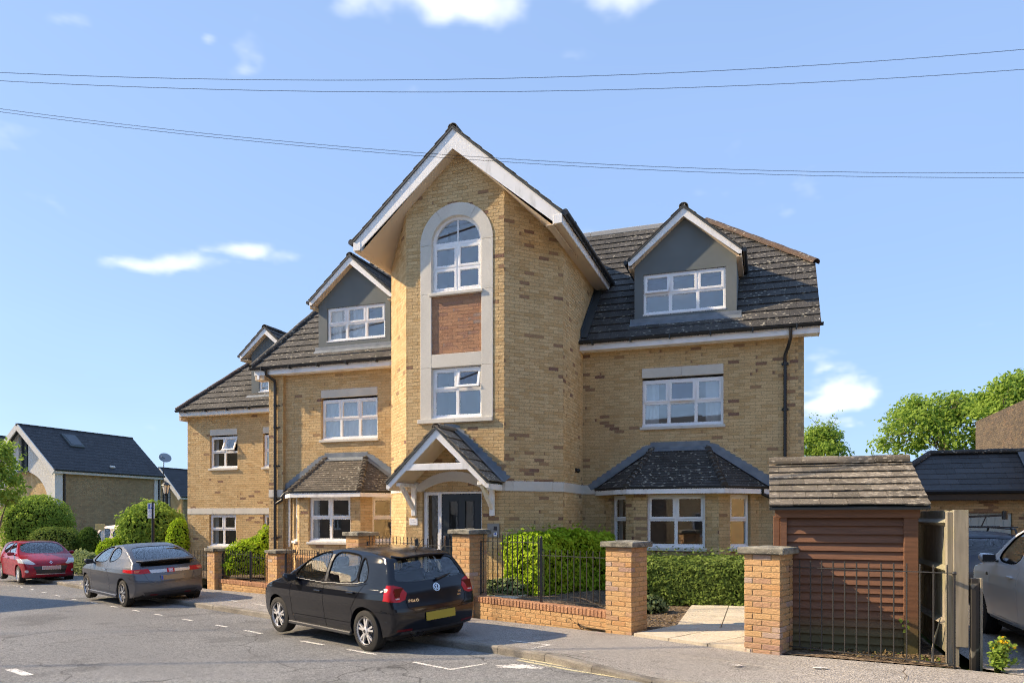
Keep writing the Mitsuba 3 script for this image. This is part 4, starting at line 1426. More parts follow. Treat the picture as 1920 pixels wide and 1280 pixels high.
# kerb stones
kl = LineString(kc)
L = kl.length
s, i = 18.0, 0
kr = np.random.RandomState(3)
KB = 'kerb'
labels[KB] = {'kind': 'structure'}
while s < L - 16:
    seg = 0.88
    a, b2 = np.array(kl.interpolate(s + 0.006).coords[0]), np.array(kl.interpolate(s + seg - 0.006).coords[0])
    t = (b2 - a) / np.linalg.norm(b2 - a)
    nr = np.array([-t[1], t[0]])
    if nr[1] < 0:
        nr = -nr
    m = MB()
    za, zb = float(kerb_h(*a)) + 0.004, float(kerb_h(*b2)) + 0.004
    ga, gb_ = float(gz(*a)) - 0.14, float(gz(*b2)) - 0.14
    j = (kr.rand(2) - 0.5) * 0.012
    pts = []
    for q, z, gq in ((a, za, ga), (b2, zb, gb_)):
        o = nr * j[0]
        pts += [(*(q + o), gq), (*(q + o), z - 0.02), (*(q + nr * 0.022 + o), z), (*(q + nr * 0.135), z), (*(q + nr * 0.135), gq)]
    f = [(k, (k + 1) % 5, 5 + (k + 1) % 5) for k in range(5)] + [(k, 5 + (k + 1) % 5, 5 + k) for k in range(5)] + [(0, 1, 2), (0, 2, 3), (0, 3, 4), (5, 7, 6), (5, 8, 7), (5, 9, 8)]
    m.add(pts, f, (kr.rand(), kr.rand()))
    put(KB, 'kerb_stone', m.tm, 'kerb_stone', uv=m.uv)
    s += seg
    i += 1


# road and pavement markings
def mark(pts, w, matname, h=-0.096, name='marking', parent='road'):
    pg = LineString(pts).buffer(w / 2, cap_style=2, join_style=2)
    put(parent, name, sheet(pg, h, 0.4), matname)


for a, b2 in (((-5.42, 13.37), (-5.09, 13.05)), ((-6.47, 14.36), (-6.15, 14.05)), ((-7.5, 15.33), (-7.2, 15.04)), ((-8.42, 16.19), (-8.1, 15.88)), ((-9.42, 17.14), (-9.1, 16.84)),
              ((-10.45, 18.12), (-10.1, 17.79)), ((-11.55, 19.15), (-11.2, 18.83)), ((-12.75, 20.4), (-12.4, 20.05)), ((-13.9, 21.6), (-13.55, 21.25)), ((-15.0, 22.8), (-14.7, 22.45)), ((-16.1, 23.95), (-15.8, 23.6)),
              ((-4.62, 12.62), (-4.15, 12.12)), ((-3.27, 11.30), (-2.8, 10.86)), ((-2.35, 10.42), (-1.86, 9.96))):
    mark([a, b2], 0.055, 'line_white', name='bay_dash')
mark([(-1.26, 9.35), (-0.74, 8.82), (-0.33, 9.17)], 0.055, 'line_white', name='bay_corner')
mark([(-6.38, 9.28), (-5.84, 8.84)], 0.11, 'line_white', name='centre_dash')
for o in (0.0, 0.13):
    mark([(0.06 + o * 0.4, 9.40 + o * 0.75), (0.72 + o * 0.55, 8.66 + o * 0.75), (1.4 + o * 0.6, 8.02 + o * 0.75), (2.6 + o * 0.5, 7.0 + o), (4.5, 5.4 + o)], 0.05, 'line_yellow', name='yellow_line')
for a, b2 in (((-0.02, 10.36), (0.51, 9.93)), ((0.51, 9.93), (0.27, 9.66)), ((-1.75, 11.75), (-1.35, 11.4)), ((-5.75, 16.2), (-5.3, 15.7)), ((-6.7, 17.2), (-6.3, 16.75))):
    mark([a, b2], 0.05, 'line_white', 0.004, 'pavement_dash', 'pavement')
for (x, y), r in (((0.06, 8.96), 0.16), ((0.30, 8.86), 0.08)):
    a = np.linspace(0, 2 * math.pi, 22)[:-1]
    rr = r * (0.6 + 0.6 * np.random.RandomState(int(r * 100)).rand(21))
    put('road', 'paint_splash', sheet(Polygon([(x + q * math.cos(t) * 1.6, y + q * math.sin(t)) for q, t in zip(rr, a)]).buffer(0), -0.0955, 0), 'line_white')
for x, y, r in ((2.56, 8.32, 0.035), (3.42, 8.1, 0.055), (1.55, 8.15, 0.015), (0.9, 9.3, 0.015)):
    a = np.linspace(0, 2 * math.pi, 16)[:-1]
    rr = r * (0.5 + 0.8 * np.random.RandomState(int(x * 100)).rand(15))
    put('pavement', 'chalky_mark', sheet(Polygon([(x + q * math.cos(t) * 1.8, y + q * math.sin(t)) for q, t in zip(rr, a)]).buffer(0), 0.0035, 0), 'line_white')
# crack in the pavement
mark([(4.35, 8.12), (4.28, 7.95), (4.18, 7.82), (4.12, 7.62), (4.0, 7.45)], 0.007, 'soil', 0.003, 'crack', 'pavement')


# ------------------------------------------------------------------ garden
def garden_z(x, y):
    x, y = np.asarray(x, float), np.asarray(y, float)
    u, n = CA * x - SA * y, SA * x + CA * y
    base = gz(x, y) + 0.012
    left_z = -0.08 + 0.0 * u
    mid = 0.20
    w_mid = np.clip((u + 10.5) / 2.0, 0, 1) * np.clip((-2.75 - u) / 0.5, 0, 1)
    w_left = np.clip((-9.5 - u) / 2.0, 0, 1)
    path = np.clip((n - 10.5) / 3.0, 0, 1) * 0.09
    z = base + path * np.clip((u + 4) / 1.0, 0, 1)
    z = z * (1 - w_mid) + mid * w_mid
    return z * (1 - w_left) + left_z * w_left


PL = [(1.72, 10.66, 1.30, 1.395, 'p2'), ]
gpoly = Polygon([(-8.6, 20.75), (-5.75, 18.45), (-0.6, 13.25), (1.75, 10.72), (3.26, 8.98), (4.86, 7.9), fw(2.0, 17.5), fw(0.73, 24), fw(-18.3, 24), (-20.5, 33.5), (-12.2, 24.7)])
struct('garden', sheet(gpoly.buffer(0), 0.0, 0.45, garden_z), 'soil')
# path of concrete slabs from the gate
DR = (0.714, 0.70)
sk = 'path'
labels[sk] = {'kind': 'structure'}


def slab(poly, h=0.03, name='slab'):
    m = sheet(poly, h, 0.25, garden_z)
    low = sheet(poly, h - 0.05, 0.25, garden_z)
    e = MB()
    e.mesh(m, (rs.rand(), rs.rand()))
    c = np.array(poly.exterior.coords)
    for i in range(len(c) - 1):
        p, q = c[i], c[i + 1]
        zs = [float(garden_z(*p)) + h, float(garden_z(*q)) + h]
        e.add([(*p, zs[0]), (*q, zs[1]), (*q, zs[1] - 0.05), (*p, zs[0] - 0.05)], [(0, 1, 2), (0, 2, 3)])
    put(sk, name, e.tm, 'slab', uv=e.uv)


d_ = np.array([-0.633, 0.774])                     # along the gate, right to left
g0 = np.array([2.96, 9.12])
nrm = np.array([0.774, 0.633])
for r in range(2):
    for i in range(3):
        a = g0 + d_ * (0.64 * i) + nrm * (0.62 * r) + nrm * 0.02
        sp = Polygon([a, a + d_ * 0.625, a + d_ * 0.625 + nrm * 0.605, a + nrm * 0.605])
        slab(sp)
for j in range(9):
    for i in range(2):
        u0, n0 = -1.30 + 0.66 * i, 11.05 + 0.46 * j
        if j < 6:
            q = [(u0, n0), (u0 + 0.645, n0), (u0 + 0.645, n0 + 0.445), (u0, n0 + 0.445)]
            slab(Polygon([fw(*c) for c in q]), 0.034)
for j in range(7):                                  # in front of the entrance
    q = [(-8.6 + 0.62 * j, 11.0), (-8.0 + 0.62 * j, 11.0), (-8.0 + 0.62 * j, 13.68), (-8.6 + 0.62 * j, 13.68)]
    g = Polygon([fw(*c) for c in q]).intersection(gpoly.buffer(-0.35))
    if g.geom_type == 'Polygon' and g.area > 0.05:
        slab(g, 0.02)

# ------------------------------------------------------------------ brick pillars
PILLARS = [('brick pillar at the right of the front gateway beside the wooden bin store', 3.265, 8.90, -0.03, 1.315, 40),
           ('brick pillar at the left of the front gateway, ending the low wall', 1.75, 10.70, -0.08, 1.325, 40.5),
           ('tall brick pillar behind the tail of the black hatchback', -0.76, 13.05, -0.14, 1.46, 42),
           ('brick pillar with grey cap below the left bay window, partly behind the black hatchback', -3.28, 15.6, -0.2, 1.36, 42),
           ('low brick pillar in front of the left corner pier, by the nose of the black hatchback', -5.89, 18.3, -0.3, 0.85, 43),
           ('low brick pillar farthest left, just right of the grey hatchback', -8.27, 20.3, -0.36, 0.81, 43)]
pil = []
for lab, X, Y, z0, z1, deg in PILLARS:
    k = thing('brick_pillar', lab, 'pillar', 'brick pillars along the front boundary')
    M = wframe(X, Y, z0, -deg) @ frame((-0.45, 0, 0), (1, 0, 0), (0, 1, 0), (0, 0, 1))       # corner nearest the camera at local (0.45, 0)
    pil.append(M)
    H = z1 - z0 - 0.092
    c = MB(M)
    c.box(0.008, 0.442, 0.008, 0.442, 0, H)
    c.put(k, 'mortar_core', 'mortar')
    nc = int(round(H / 0.075))
    g = H / nc
    for r in range(nc):
        za, zb = r * g + 0.005, (r + 1) * g - 0.005
        w, hw = 0.45, 0.1025
        if r % 2:
            rects = [(0, 0.22, 0, hw), (0.23, w, 0, hw), (0, 0.22, w - hw, w), (0.23, w, w - hw, w), (0, hw, hw + 0.01, w - hw - 0.01), (w - hw, w, hw + 0.01, w - hw - 0.01)]
        else:
            rects = [(0, hw, 0, 0.22), (0, hw, 0.23, w), (w - hw, w, 0, 0.22), (w - hw, w, 0.23, w), (hw + 0.01, w - hw - 0.01, 0, hw), (hw + 0.01, w - hw - 0.01, w - hw, w)]
        for a0, a1, b0, b1 in rects:
            m = MB(M)
            e = (rs.rand(4) - 0.5) * 0.005
            t = rs.rand() * 0.82 if rs.rand() > 0.09 else 0.95
            m.cbox(a0 + e[0] * (a0 == 0), a1 + e[1] * (a1 == w), b0 + e[2] * (b0 == 0), b1 + e[3] * (b1 == w), za, zb, 0.004, (t, rs.rand()))
            m.put(k, 'brick', 'brick_pillar', uv=True)
    c = MB(M)
    q = MB(M)
    v, f = CHAM
    c.cbox(-0.065, 0.515, -0.065, 0.515, H, H + 0.082, 0.012)
    c.add([(-0.05, -0.05, H + 0.081), (0.5, -0.05, H + 0.081), (0.5, 0.5, H + 0.081), (-0.05, 0.5, H + 0.081), (0.225, 0.225, H + 0.105)], [(0, 1, 4), (1, 2, 4), (2, 3, 4), (3, 0, 4)])
    c.put(k, 'cap', 'cap_stone')


# ------------------------------------------------------------------ low walls with brick-on-edge coping
def low_wall(label, p, q, z0, z1a, z1b, courses, mat_c='brick_red'):
    k = thing('garden_wall', label, 'low wall', 'low brick walls between the pillars')
    p, q = np.array(p), np.array(q)
    L = np.linalg.norm(q - p)
    ang = math.degrees(math.atan2(q[1] - p[1], q[0] - p[0]))
    M = wframe(p[0], p[1], 0, ang)
    M[2, 0] = (z1b - z1a) / L
    zt = z1a - 0.105
    c = MB(M)
    c.box(0, L, 0.035, 0.235, z0 - 0.3, z1a - 0.012)
    c.put(k, 'mortar_core', 'mortar')
    for r in range(courses):
        zb = zt - r * 0.075 - 0.005
        off = -0.1125 * (r % 2)
        x = off
        while x < L:
            a, b2 = max(0, x + 0.005), min(L, x + 0.22)
            if b2 - a > 0.03:
                m = MB(M)
                m.cbox(a, b2, 0.028 + (rs.rand() - 0.5) * 0.006, 0.24, zb - 0.065, zb, 0.004, (0.1 + 0.4 * rs.rand(), rs.rand()))
                m.put(k, 'brick', 'brick_pillar', uv=True)
            x += 0.225
    n = int(L / 0.0735)
    for i in range(n):
        m = MB(M)
        a = L * i / n
        e = (rs.rand(2) - 0.5) * 0.006
        m.cbox(a + 0.0045, a + L / n - 0.0045, 0.012 + e[0], 0.25, zt + 0.001, z1a + e[1], 0.006, (0.15 + 0.35 * rs.rand(), rs.rand()))
        m.put(k, 'coping_brick', mat_c, uv=True)
    return M, L


def along(Ma, Mb):
    """from the right side of pillar a to the left side of pillar b"""
    a = Ma @ np.array([0.45, 0.1, 0, 1])
    b = Mb @ np.array([0.0, 0.1, 0, 1])
    return a[:2], b[:2]


a, b2 = along(pil[2], pil[1])
W1 = low_wall('low brick wall with orange coping between the two gateway pillars and the hatchback tail', a, b2, -0.15, 0.262, 0.245, 4)
a, b2 = along(pil[5], pil[4])
W2 = low_wall('low brick wall with orange coping below the bright green shrub on the left', a, b2, -0.45, -0.05, -0.05, 4)
a, b2 = along(pil[4], pil[3])
W3 = low_wall('low wall behind the black hatchback, left of the tall pillar', a, b2, -0.4, 0.0, 0.0, 3)
a, b2 = along(pil[3], pil[2])
W4 = low_wall('low wall hidden behind the black hatchback roof', a, b2, -0.4, 0.1, 0.1, 3)


# ------------------------------------------------------------------ railings
def railing(label, p, q, za, zb, hrail, htop, n, post0=False, post1=False, r=0.0085, flat=True, knuckle=False):
    """p, q: world xy; za, zb: bottom rail at each end; hrail: height of the top rail; htop: of the bar tips"""
    k = thing('metal_railing', label, 'railing', 'black metal railings along the front boundary')
    p, q = np.array(p), np.array(q)
    at_ = lambda t, h: (*(p + (q - p) * t), za + (zb - za) * t + h)
    m = MB()
    m.bar(at_(0, hrail), at_(1, hrail), 0.035, 0.009)
    m.put(k, 'top_rail', 'railing_metal')
    m = MB()
    m.bar(at_(0, 0.0), at_(1, 0.0), 0.035, 0.009)
    m.put(k, 'bottom_rail', 'railing_metal')
    for i in range(n):
        t = (i + 0.5) / n
        m = MB()
        m.tube([at_(t, 0.0), at_(t, htop - 0.004), at_(t, htop)], [r, r, r * 0.4], 8)
        m.put(k, 'bar', 'railing_metal', smooth=40)
    for t, on in ((0, post0), (1, post1)):
        if on:
            m = MB()
            w = on if isinstance(on, float) else 0.03
            m.bar(at_(t, -0.1), at_(t, hrail + (0.0 if w < 0.04 else 0.08)), w, w)
            if w > 0.04:
                b = trimesh.creation.icosphere(1, w * 0.42)
                m.add(np.array(b.vertices) + np.array(at_(t, hrail + 0.095)), b.faces)
            m.put(k, 'post', 'railing_metal')
    if knuckle:
        for t in (0.0, 1.0):
            m = MB()
            b = trimesh.creation.icosphere(1, 0.02)
            m.add(np.array(b.vertices) * (1.4, 1.4, 1) + np.array(at_(t, hrail)), b.faces)
            m.put(k, 'knuckle', 'railing_metal', smooth=True)


a = (W1[0] @ np.array([0, 0.19, 0, 1]))[:2]
b2 = (W1[0] @ np.array([W1[1], 0.19, 0, 1]))[:2]
mid = a + (b2 - a) * 0.485
railing('taller left half of the railing in front of the bright hedge by the gateway', a, mid, 0.315, 0.315, 0.93, 1.05, 12, post0=0.028, post1=0.05)
railing('lower right half of the railing by the gateway, ending at its left pillar', mid, b2, 0.31, 0.315, 0.73, 0.83, 12)
a = (W2[0] @ np.array([0, 0.14, 0, 1]))[:2]
b2 = (W2[0] @ np.array([W2[1], 0.14, 0, 1]))[:2]
mid = a + (b2 - a) * 0.55
railing('low railing in front of the bright green shrub, left section', a, mid, 0.02, 0.02, 0.64, 0.74, 12, post0=0.03, post1=0.045)
railing('low railing in front of the bright green shrub, right section by the drain pipe pillar', mid, b2, 0.02, 0.02, 0.58, 0.69, 10)
a = (W3[0] @ np.array([0, 0.14, 0, 1]))[:2]
b2 = (W3[0] @ np.array([W3[1], 0.14, 0, 1]))[:2]
mid = a + (b2 - a) * 0.5
railing('railing above the bonnet of the black hatchback, nearest the left bay window', a, mid, 0.06, 0.06, 0.70, 0.82, 14, post0=0.03, post1=0.045)
railing('railing seen over the windscreen of the black hatchback', mid, b2, 0.06, 0.06, 0.72, 0.84, 14)
a = (W4[0] @ np.array([0, 0.14, 0, 1]))[:2]
b2 = (W4[0] @ np.array([W4[1], 0.14, 0, 1]))[:2]
mid = a + (b2 - a) * 0.56
railing('railing in front of the entrance door, left of its round post', a, mid, 0.16, 0.16, 0.99, 1.12, 14, post0=0.03, post1=0.05)
railing('railing in front of the entrance door, right of its round post', mid, b2, 0.16, 0.16, 0.97, 1.1, 10)
a = pil[5] @ np.array([0, 0.2, 0, 1])
railing('short railing at far left, mostly behind the grey hatchback', (-11.6, 23.6), a[:2], -0.1, -0.1, 0.66, 0.80, 22, post0=0.045)
railing('long thin railing in front of the wooden bin store', (3.42, 9.20), (4.80, 7.93), 0.07, 0.085, 0.99, 1.08, 14, post0=0.024, post1=0.02, r=0.0085, knuckle=True)

# ------------------------------------------------------------------ timber bin store
k = thing('bin_store', 'brown stained timber bin store with mossy tiled roof behind the right gateway pillar', 'shed')
UB0, UB1, NB0, NB1 = 0.235, 1.58, 9.90, 11.2
zb0, ztop = 0.02, 1.70
nbd = 16
pitch = (ztop - 0.02 - zb0) / nbd
for i in range(nbd):
    m = fmesh()
    z = zb0 + i * pitch
    e = (rs.rand(2) - 0.5) * 0.006
    uv = (rs.rand(), rs.rand())
    y = NB0 + 0.02
    m.add([(UB0, y - 0.028, z), (UB1, y - 0.028 + e[0], z + e[1]), (UB1, y + 0.012, z + pitch * 1.12), (UB0, y + 0.012, z + pitch * 1.12),
           (UB0, y + 0.012, z), (UB1, y + 0.012, z), (UB1, y + 0.018, z + pitch * 1.12), (UB0, y + 0.018, z + pitch * 1.12)],
          [(0, 1, 2), (0, 2, 3), (4, 6, 5), (4, 7, 6), (0, 4, 5), (0, 5, 1), (3, 2, 6), (3, 6, 7), (0, 3, 7), (0, 7, 4), (1, 5, 6), (1, 6, 2)], uv)
    m.put(k, 'board', 'wood_stain', uv=True)
    for un in (UB0 - 0.075, UB1):
        m = fmesh()
        m.box(un - 0.012, un + 0.012, NB0 + 0.05, NB1, z, z + pitch * 1.05, (rs.rand(), rs.rand()))
        m.put(k, 'side_board', 'wood_stain', uv=True)
for ua, ub_, na, nm in ((UB0 - 0.07, UB0 + 0.005, NB0 - 0.03, 'post'), (UB0 - 0.16, UB0 - 0.08, NB0 + 0.015, 'post'), (UB1 - 0.02, UB1 + 0.135, NB0 - 0.03, 'post'), (UB0 - 0.07, UB0, NB1, 'post'), (UB1, UB1 + 0.07, NB1, 'post')):
    m = fmesh()
    m.cbox(ua, ub_, na, na + 0.07, 0.0, 1.70, 0.004, (rs.rand(), rs.rand()))
    m.put(k, nm, 'wood_stain', uv=True)
m = fmesh()
m.cbox(UB0 - 0.14, UB1 + 0.15, NB0 - 0.055, NB0 - 0.032, 1.675, 1.785, 0.004, (0.7, 0.2))
m.put(k, 'beam', 'wood_stain', uv=True)
m = fmesh()
m.cbox(UB0 - 0.2, UB1 + 0.2, NB0 - 0.1, NB0 - 0.06, 1.775, 1.82, 0.004)
m.put(k, 'eave_board', 'wood_grey')
pitch_t = math.atan(0.47)
o = np.array([0.0, NB0 - 0.17, 1.80])
Mt = FAC @ frame(o, (1, 0, 0), (0, math.cos(pitch_t), math.sin(pitch_t)), (0, -math.sin(pitch_t), math.cos(pitch_t)))
Ls = 1.40
rr = rs.get_state()
wv = []
BUDGET['tile'] = 120
labels_roof = tiled(k, Mt, sbox(UB0 - 0.205, 0, UB1 + 0.24, Ls), 0.31, Ls / 6.5, 0.024, 'tile_mossy', indiv=lambda x, y: True, jit=0.014)
ridge_tiles(labels_roof, FAC[:3, :3] @ (UB0 - 0.205, NB0 - 0.17 + Ls * math.cos(pitch_t), 1.80 + Ls * math.sin(pitch_t) + 0.05), FAC[:3, :3] @ (UB1 + 0.20, NB0 - 0.17 + Ls * math.cos(pitch_t), 1.80 + Ls * math.sin(pitch_t) + 0.04), 0.10, 0.42, 'tile_mossy', 'ridge_tile')
m = fmesh()
zr_ = 1.80 + Ls * math.sin(pitch_t)
nr_ = NB0 - 0.17 + Ls * math.cos(pitch_t)
m.add([(UB0 - 0.2, nr_, zr_), (UB1 + 0.20, nr_, zr_), (UB1 + 0.20, nr_ + 1.2, 1.8), (UB0 - 0.2, nr_ + 1.2, 1.8)], [(0, 1, 2), (0, 2, 3)])
for ua in (UB0 - 0.07, UB1 + 0.03):
    m.add([(ua, NB0, 1.7), (ua, nr_ + 1.1, 1.7), (ua, nr_, zr_ - 0.04)], [(0, 1, 2)])
m.put(labels_roof, 'rear_slope', 'tile_mossy')
m = fmesh()
m.add([(UB0 - 0.2, NB0 - 0.16, 1.775), (UB0 - 0.2, nr_, zr_ - 0.02), (UB0 - 0.2, nr_, zr_ + 0.03), (UB0 - 0.2, NB0 - 0.16, 1.825)], [(0, 1, 2), (0, 2, 3)])
m.put(labels_roof, 'verge_bed', 'cap_stone')

# ------------------------------------------------------------------ wooden fence and dark post
k = thing('wooden_fence', 'weathered grey timber fence panel seen end on right of the bin store', 'fence')
UFN = 1.98
for i in range(20):
    m = fmesh()
    n0 = 9.34 + i * 0.125
    e = (rs.rand(3) - 0.5) * 0.01
    m.cbox(UFN + e[0], UFN + 0.016 + e[0], n0, n0 + 0.122, 0.1, 1.76 + e[1], 0.003, (rs.rand(), rs.rand()))
    m.put(k, 'board', 'wood_grey', uv=True)
for z in (0.45, 1.08, 1.62):
    m = fmesh()
    v = [(UFN - 0.075, 9.33, z), (UFN - 0.002, 9.33, z - 0.045), (UFN - 0.002, 9.33, z + 0.045)]
    w = [(a_, n_ + 2.45, c_) for a_, n_, c_ in v]
    m.add(v + w, [(0, 1, 2), (3, 5, 4), (0, 3, 4), (0, 4, 1), (1, 4, 5), (1, 5, 2), (2, 5, 3), (2, 3, 0)], (rs.rand(), rs.rand()))
    m.put(k, 'arris_rail', 'wood_grey', uv=True)
m = fmesh()
m.cbox(UFN - 0.10, UFN + 0.02, 9.20, 9.30, -0.05, 1.74, 0.006, (0.4, 0.3))
m.put(k, 'post', 'wood_grey', uv=True)
m = fmesh()
m.cbox(UFN - 0.045, UFN + 0.10, 9.165, 9.195, 0.26, 1.76, 0.005, (0.7, 0.6))
m.put(k, 'end_board', 'wood_grey', uv=True)
k = thing('gate_post', 'short black painted post with flaking patches at the driveway edge', 'post')
m = fmesh()
m.cbox(UFN + 0.115, UFN + 0.20, 9.14, 9.22, -0.05, 1.02, 0.006)
m.put(k, 'face', 'post_black')
m = fmesh()
m.cbox(UFN + 0.202, UFN + 0.225, 9.135, 9.225, -0.05, 1.02, 0.004)
m.put(k, 'edge_strip', 'wood_grey')
# driveway to the right
dp_ = Polygon([fw(2.2, 9.15), fw(2.2, 30), fw(16, 30), fw(16, 2), (5.2, 7.6)])
struct('driveway', sheet(dp_.buffer(0), 0.006, 1.0), 'pavement_tar')
# ------------------------------------------------------------------ cars
from scipy.interpolate import PchipInterpolator


def mani(tm):
    return m3.Manifold(m3.Mesh(np.asarray(tm.vertices, np.float32), np.asarray(tm.faces, np.uint32)))


def tmesh(man):
    m = man.to_mesh()
    return trimesh.Trimesh(np.array(m.vert_properties[:, :3]), np.array(m.tri_verts), process=False)


def ccw(pts):
    p = Polygon(pts)
    p = p if p.is_valid else p.buffer(0)
    return p


def cs(poly):
    polys = []
    for g in getattr(poly, 'geoms', [poly]):
        if g.geom_type == 'Polygon' and g.area > 1e-7:
            g = shapely.geometry.polygon.orient(g)
            polys += [np.array(g.exterior.coords[:-1])] + [np.array(i.coords[:-1]) for i in g.interiors]
    return m3.CrossSection(polys, m3.FillRule.EvenOdd)


def side_prism(poly, y0=-2.0, y1=2.0):
    """(x, z) polygon pushed along y"""
    m = m3.Manifold.extrude(cs(poly), y1 - y0)          # along +z: (x, z, t)
    return m.transform(np.array([[1, 0, 0, 0], [0, 0, -1, y1], [0, 1, 0, 0]], float))


def front_prism(poly, x0, x1):
    """(y, z) polygon pushed along x"""
    m = m3.Manifold.extrude(cs(poly), x1 - x0)          # (y, z, t)
    return m.transform(np.array([[0, 0, 1, x0], [1, 0, 0, 0], [0, 1, 0, 0]], float))


def smooth_poly(pts, n=6):
    """rounds a polygon's corners a little (Chaikin)"""
    p = np.array(pts, float)
    for _ in range(2):
        q = np.roll(p, -1, axis=0)
        p = np.stack([0.8 * p + 0.2 * q, 0.2 * p + 0.8 * q], 1).reshape(-1, 2)
    return p


class CarBody:
    def __init__(self, side, half, plan, L, W, nose_bow=0.14, tail_bow=0.10, crown=0.05, edge=0.045, iters=14, pinch=None):
        """side: silhouette (x from the nose, z); half: (y, z) half outline; plan: [(x, width factor)]"""
        sp = ccw(smooth_poly(side))
        hp = ccw([(y, z) for y, z in half] + [(-y, z) for y, z in half[::-1]])
        self.side = sp
        B = side_prism(sp, -1.5, 1.5) ^ front_prism(hp, -0.5, L + 0.5)
        B = B.refine_to_length(edge)
        m = tmesh(B)
        m.merge_vertices()
        v = np.array(m.vertices)
        self.pf = PchipInterpolator(*zip(*plan))
        self.L, self.hw = L, W / 2
        self.nb, self.tb, self.crown, self.pinch = nose_bow, tail_bow, crown, pinch
        v = self.warp(v)
        m = trimesh.Trimesh(v, m.faces, process=False)
        trimesh.smoothing.filter_taubin(m, lamb=0.5, nu=0.52, iterations=iters)
        self.tm = m
        self.vn = np.array(m.vertex_normals)
        self.B = mani(m)

    def warp(self, v):
        x, y, z = v[:, 0].copy(), v[:, 1].copy(), v[:, 2].copy()
        r = np.clip(np.abs(y) / self.hw, 0, 1.2)
        xf = np.clip((1.0 - x) / 1.0, 0, 1)
        xb = np.clip((x - (self.L - 0.9)) / 0.9, 0, 1)
        v[:, 1] = y * self.pf(np.clip(x, 0, self.L))
        if self.pinch is not None:                       # narrower cabin towards the tail
            v[:, 1] *= 1 - self.pinch[0] * np.clip((z - self.pinch[1]) / 0.4, 0, 1) * np.clip((x - self.pinch[2]) / (self.L - self.pinch[2]), 0, 1)
        v[:, 0] = x + self.nb * r ** 2 * xf - self.tb * r ** 2 * xb
        v[:, 2] = z - self.crown * r ** 2 * np.clip((z - 0.7) / 0.6, 0, 1)
        return v

    def normals(self, m, limit=32.0):
        """per-corner normals: those of the smooth skin wherever a face lies along it"""
        from scipy.spatial import cKDTree
        v, f = np.array(m.vertices), np.array(m.faces)
        if not hasattr(self, 'tree'):
            self.tree = cKDTree(np.array(self.tm.vertices))
        d, i = self.tree.query(v, k=4)
        w = 1 / (d + 1e-4) ** 2
        n = (self.vn[i] * w[:, :, None]).sum(1)
        n /= np.linalg.norm(n, axis=1, keepdims=True) + 1e-12
        fn = np.cross(v[f[:, 1]] - v[f[:, 0]], v[f[:, 2]] - v[f[:, 0]])
        area = np.linalg.norm(fn, axis=1)
        f, fn = f[area > 1e-10], fn[area > 1e-10]
        fn /= np.linalg.norm(fn, axis=1, keepdims=True)
        cn = n[f]
        ok = (cn * fn[:, None]).sum(2) > math.cos(math.radians(limit))
        cn = np.where(ok[:, :, None], cn, fn[:, None])
        return v[f].reshape(-1, 3), np.arange(len(f) * 3).reshape(-1, 3), cn.reshape(-1, 3)

    def put(self, key, name, man, matn, M, only=None, label=None, limit=32.0):
        """writes a cut of the skin with the skin's own normals; only: keep the faces that come from this original"""
        if isinstance(man, m3.Manifold):
            me = man.to_mesh()
            f = np.array(me.tri_verts)
            if only is not None:
                keep = np.zeros(len(f), bool)
                ri = np.array(me.run_index) // 3
                for j, oid in enumerate(me.run_original_id):
                    if oid == only.original_id():
                        keep[ri[j]:ri[j + 1]] = True
                f = f[keep]
            if len(f) == 0:
                return
            m = trimesh.Trimesh(np.array(me.vert_properties[:, :3], float), f, process=False)
        v, f, n = self.normals(m, limit)
        R = M[:3, :3]
        v = v @ R.T + M[:3, 3]
        n = n @ np.linalg.inv(R)
        n /= np.linalg.norm(n, axis=1, keepdims=True)
        path = meshkit.write_ply(trimesh.Trimesh(v, f, process=False), True, normals=n)
        k = numbered(key + '__' + name)
        scene[k] = {'type': 'ply', 'filename': path, 'face_normals': False, 'bsdf': {'type': 'ref', 'id': matn}}
        if label:
            labels[k] = {'label': label}
        return k

    def off(self, d):
        return mani(trimesh.Trimesh(np.array(self.tm.vertices) + self.vn * d, self.tm.faces, process=False))


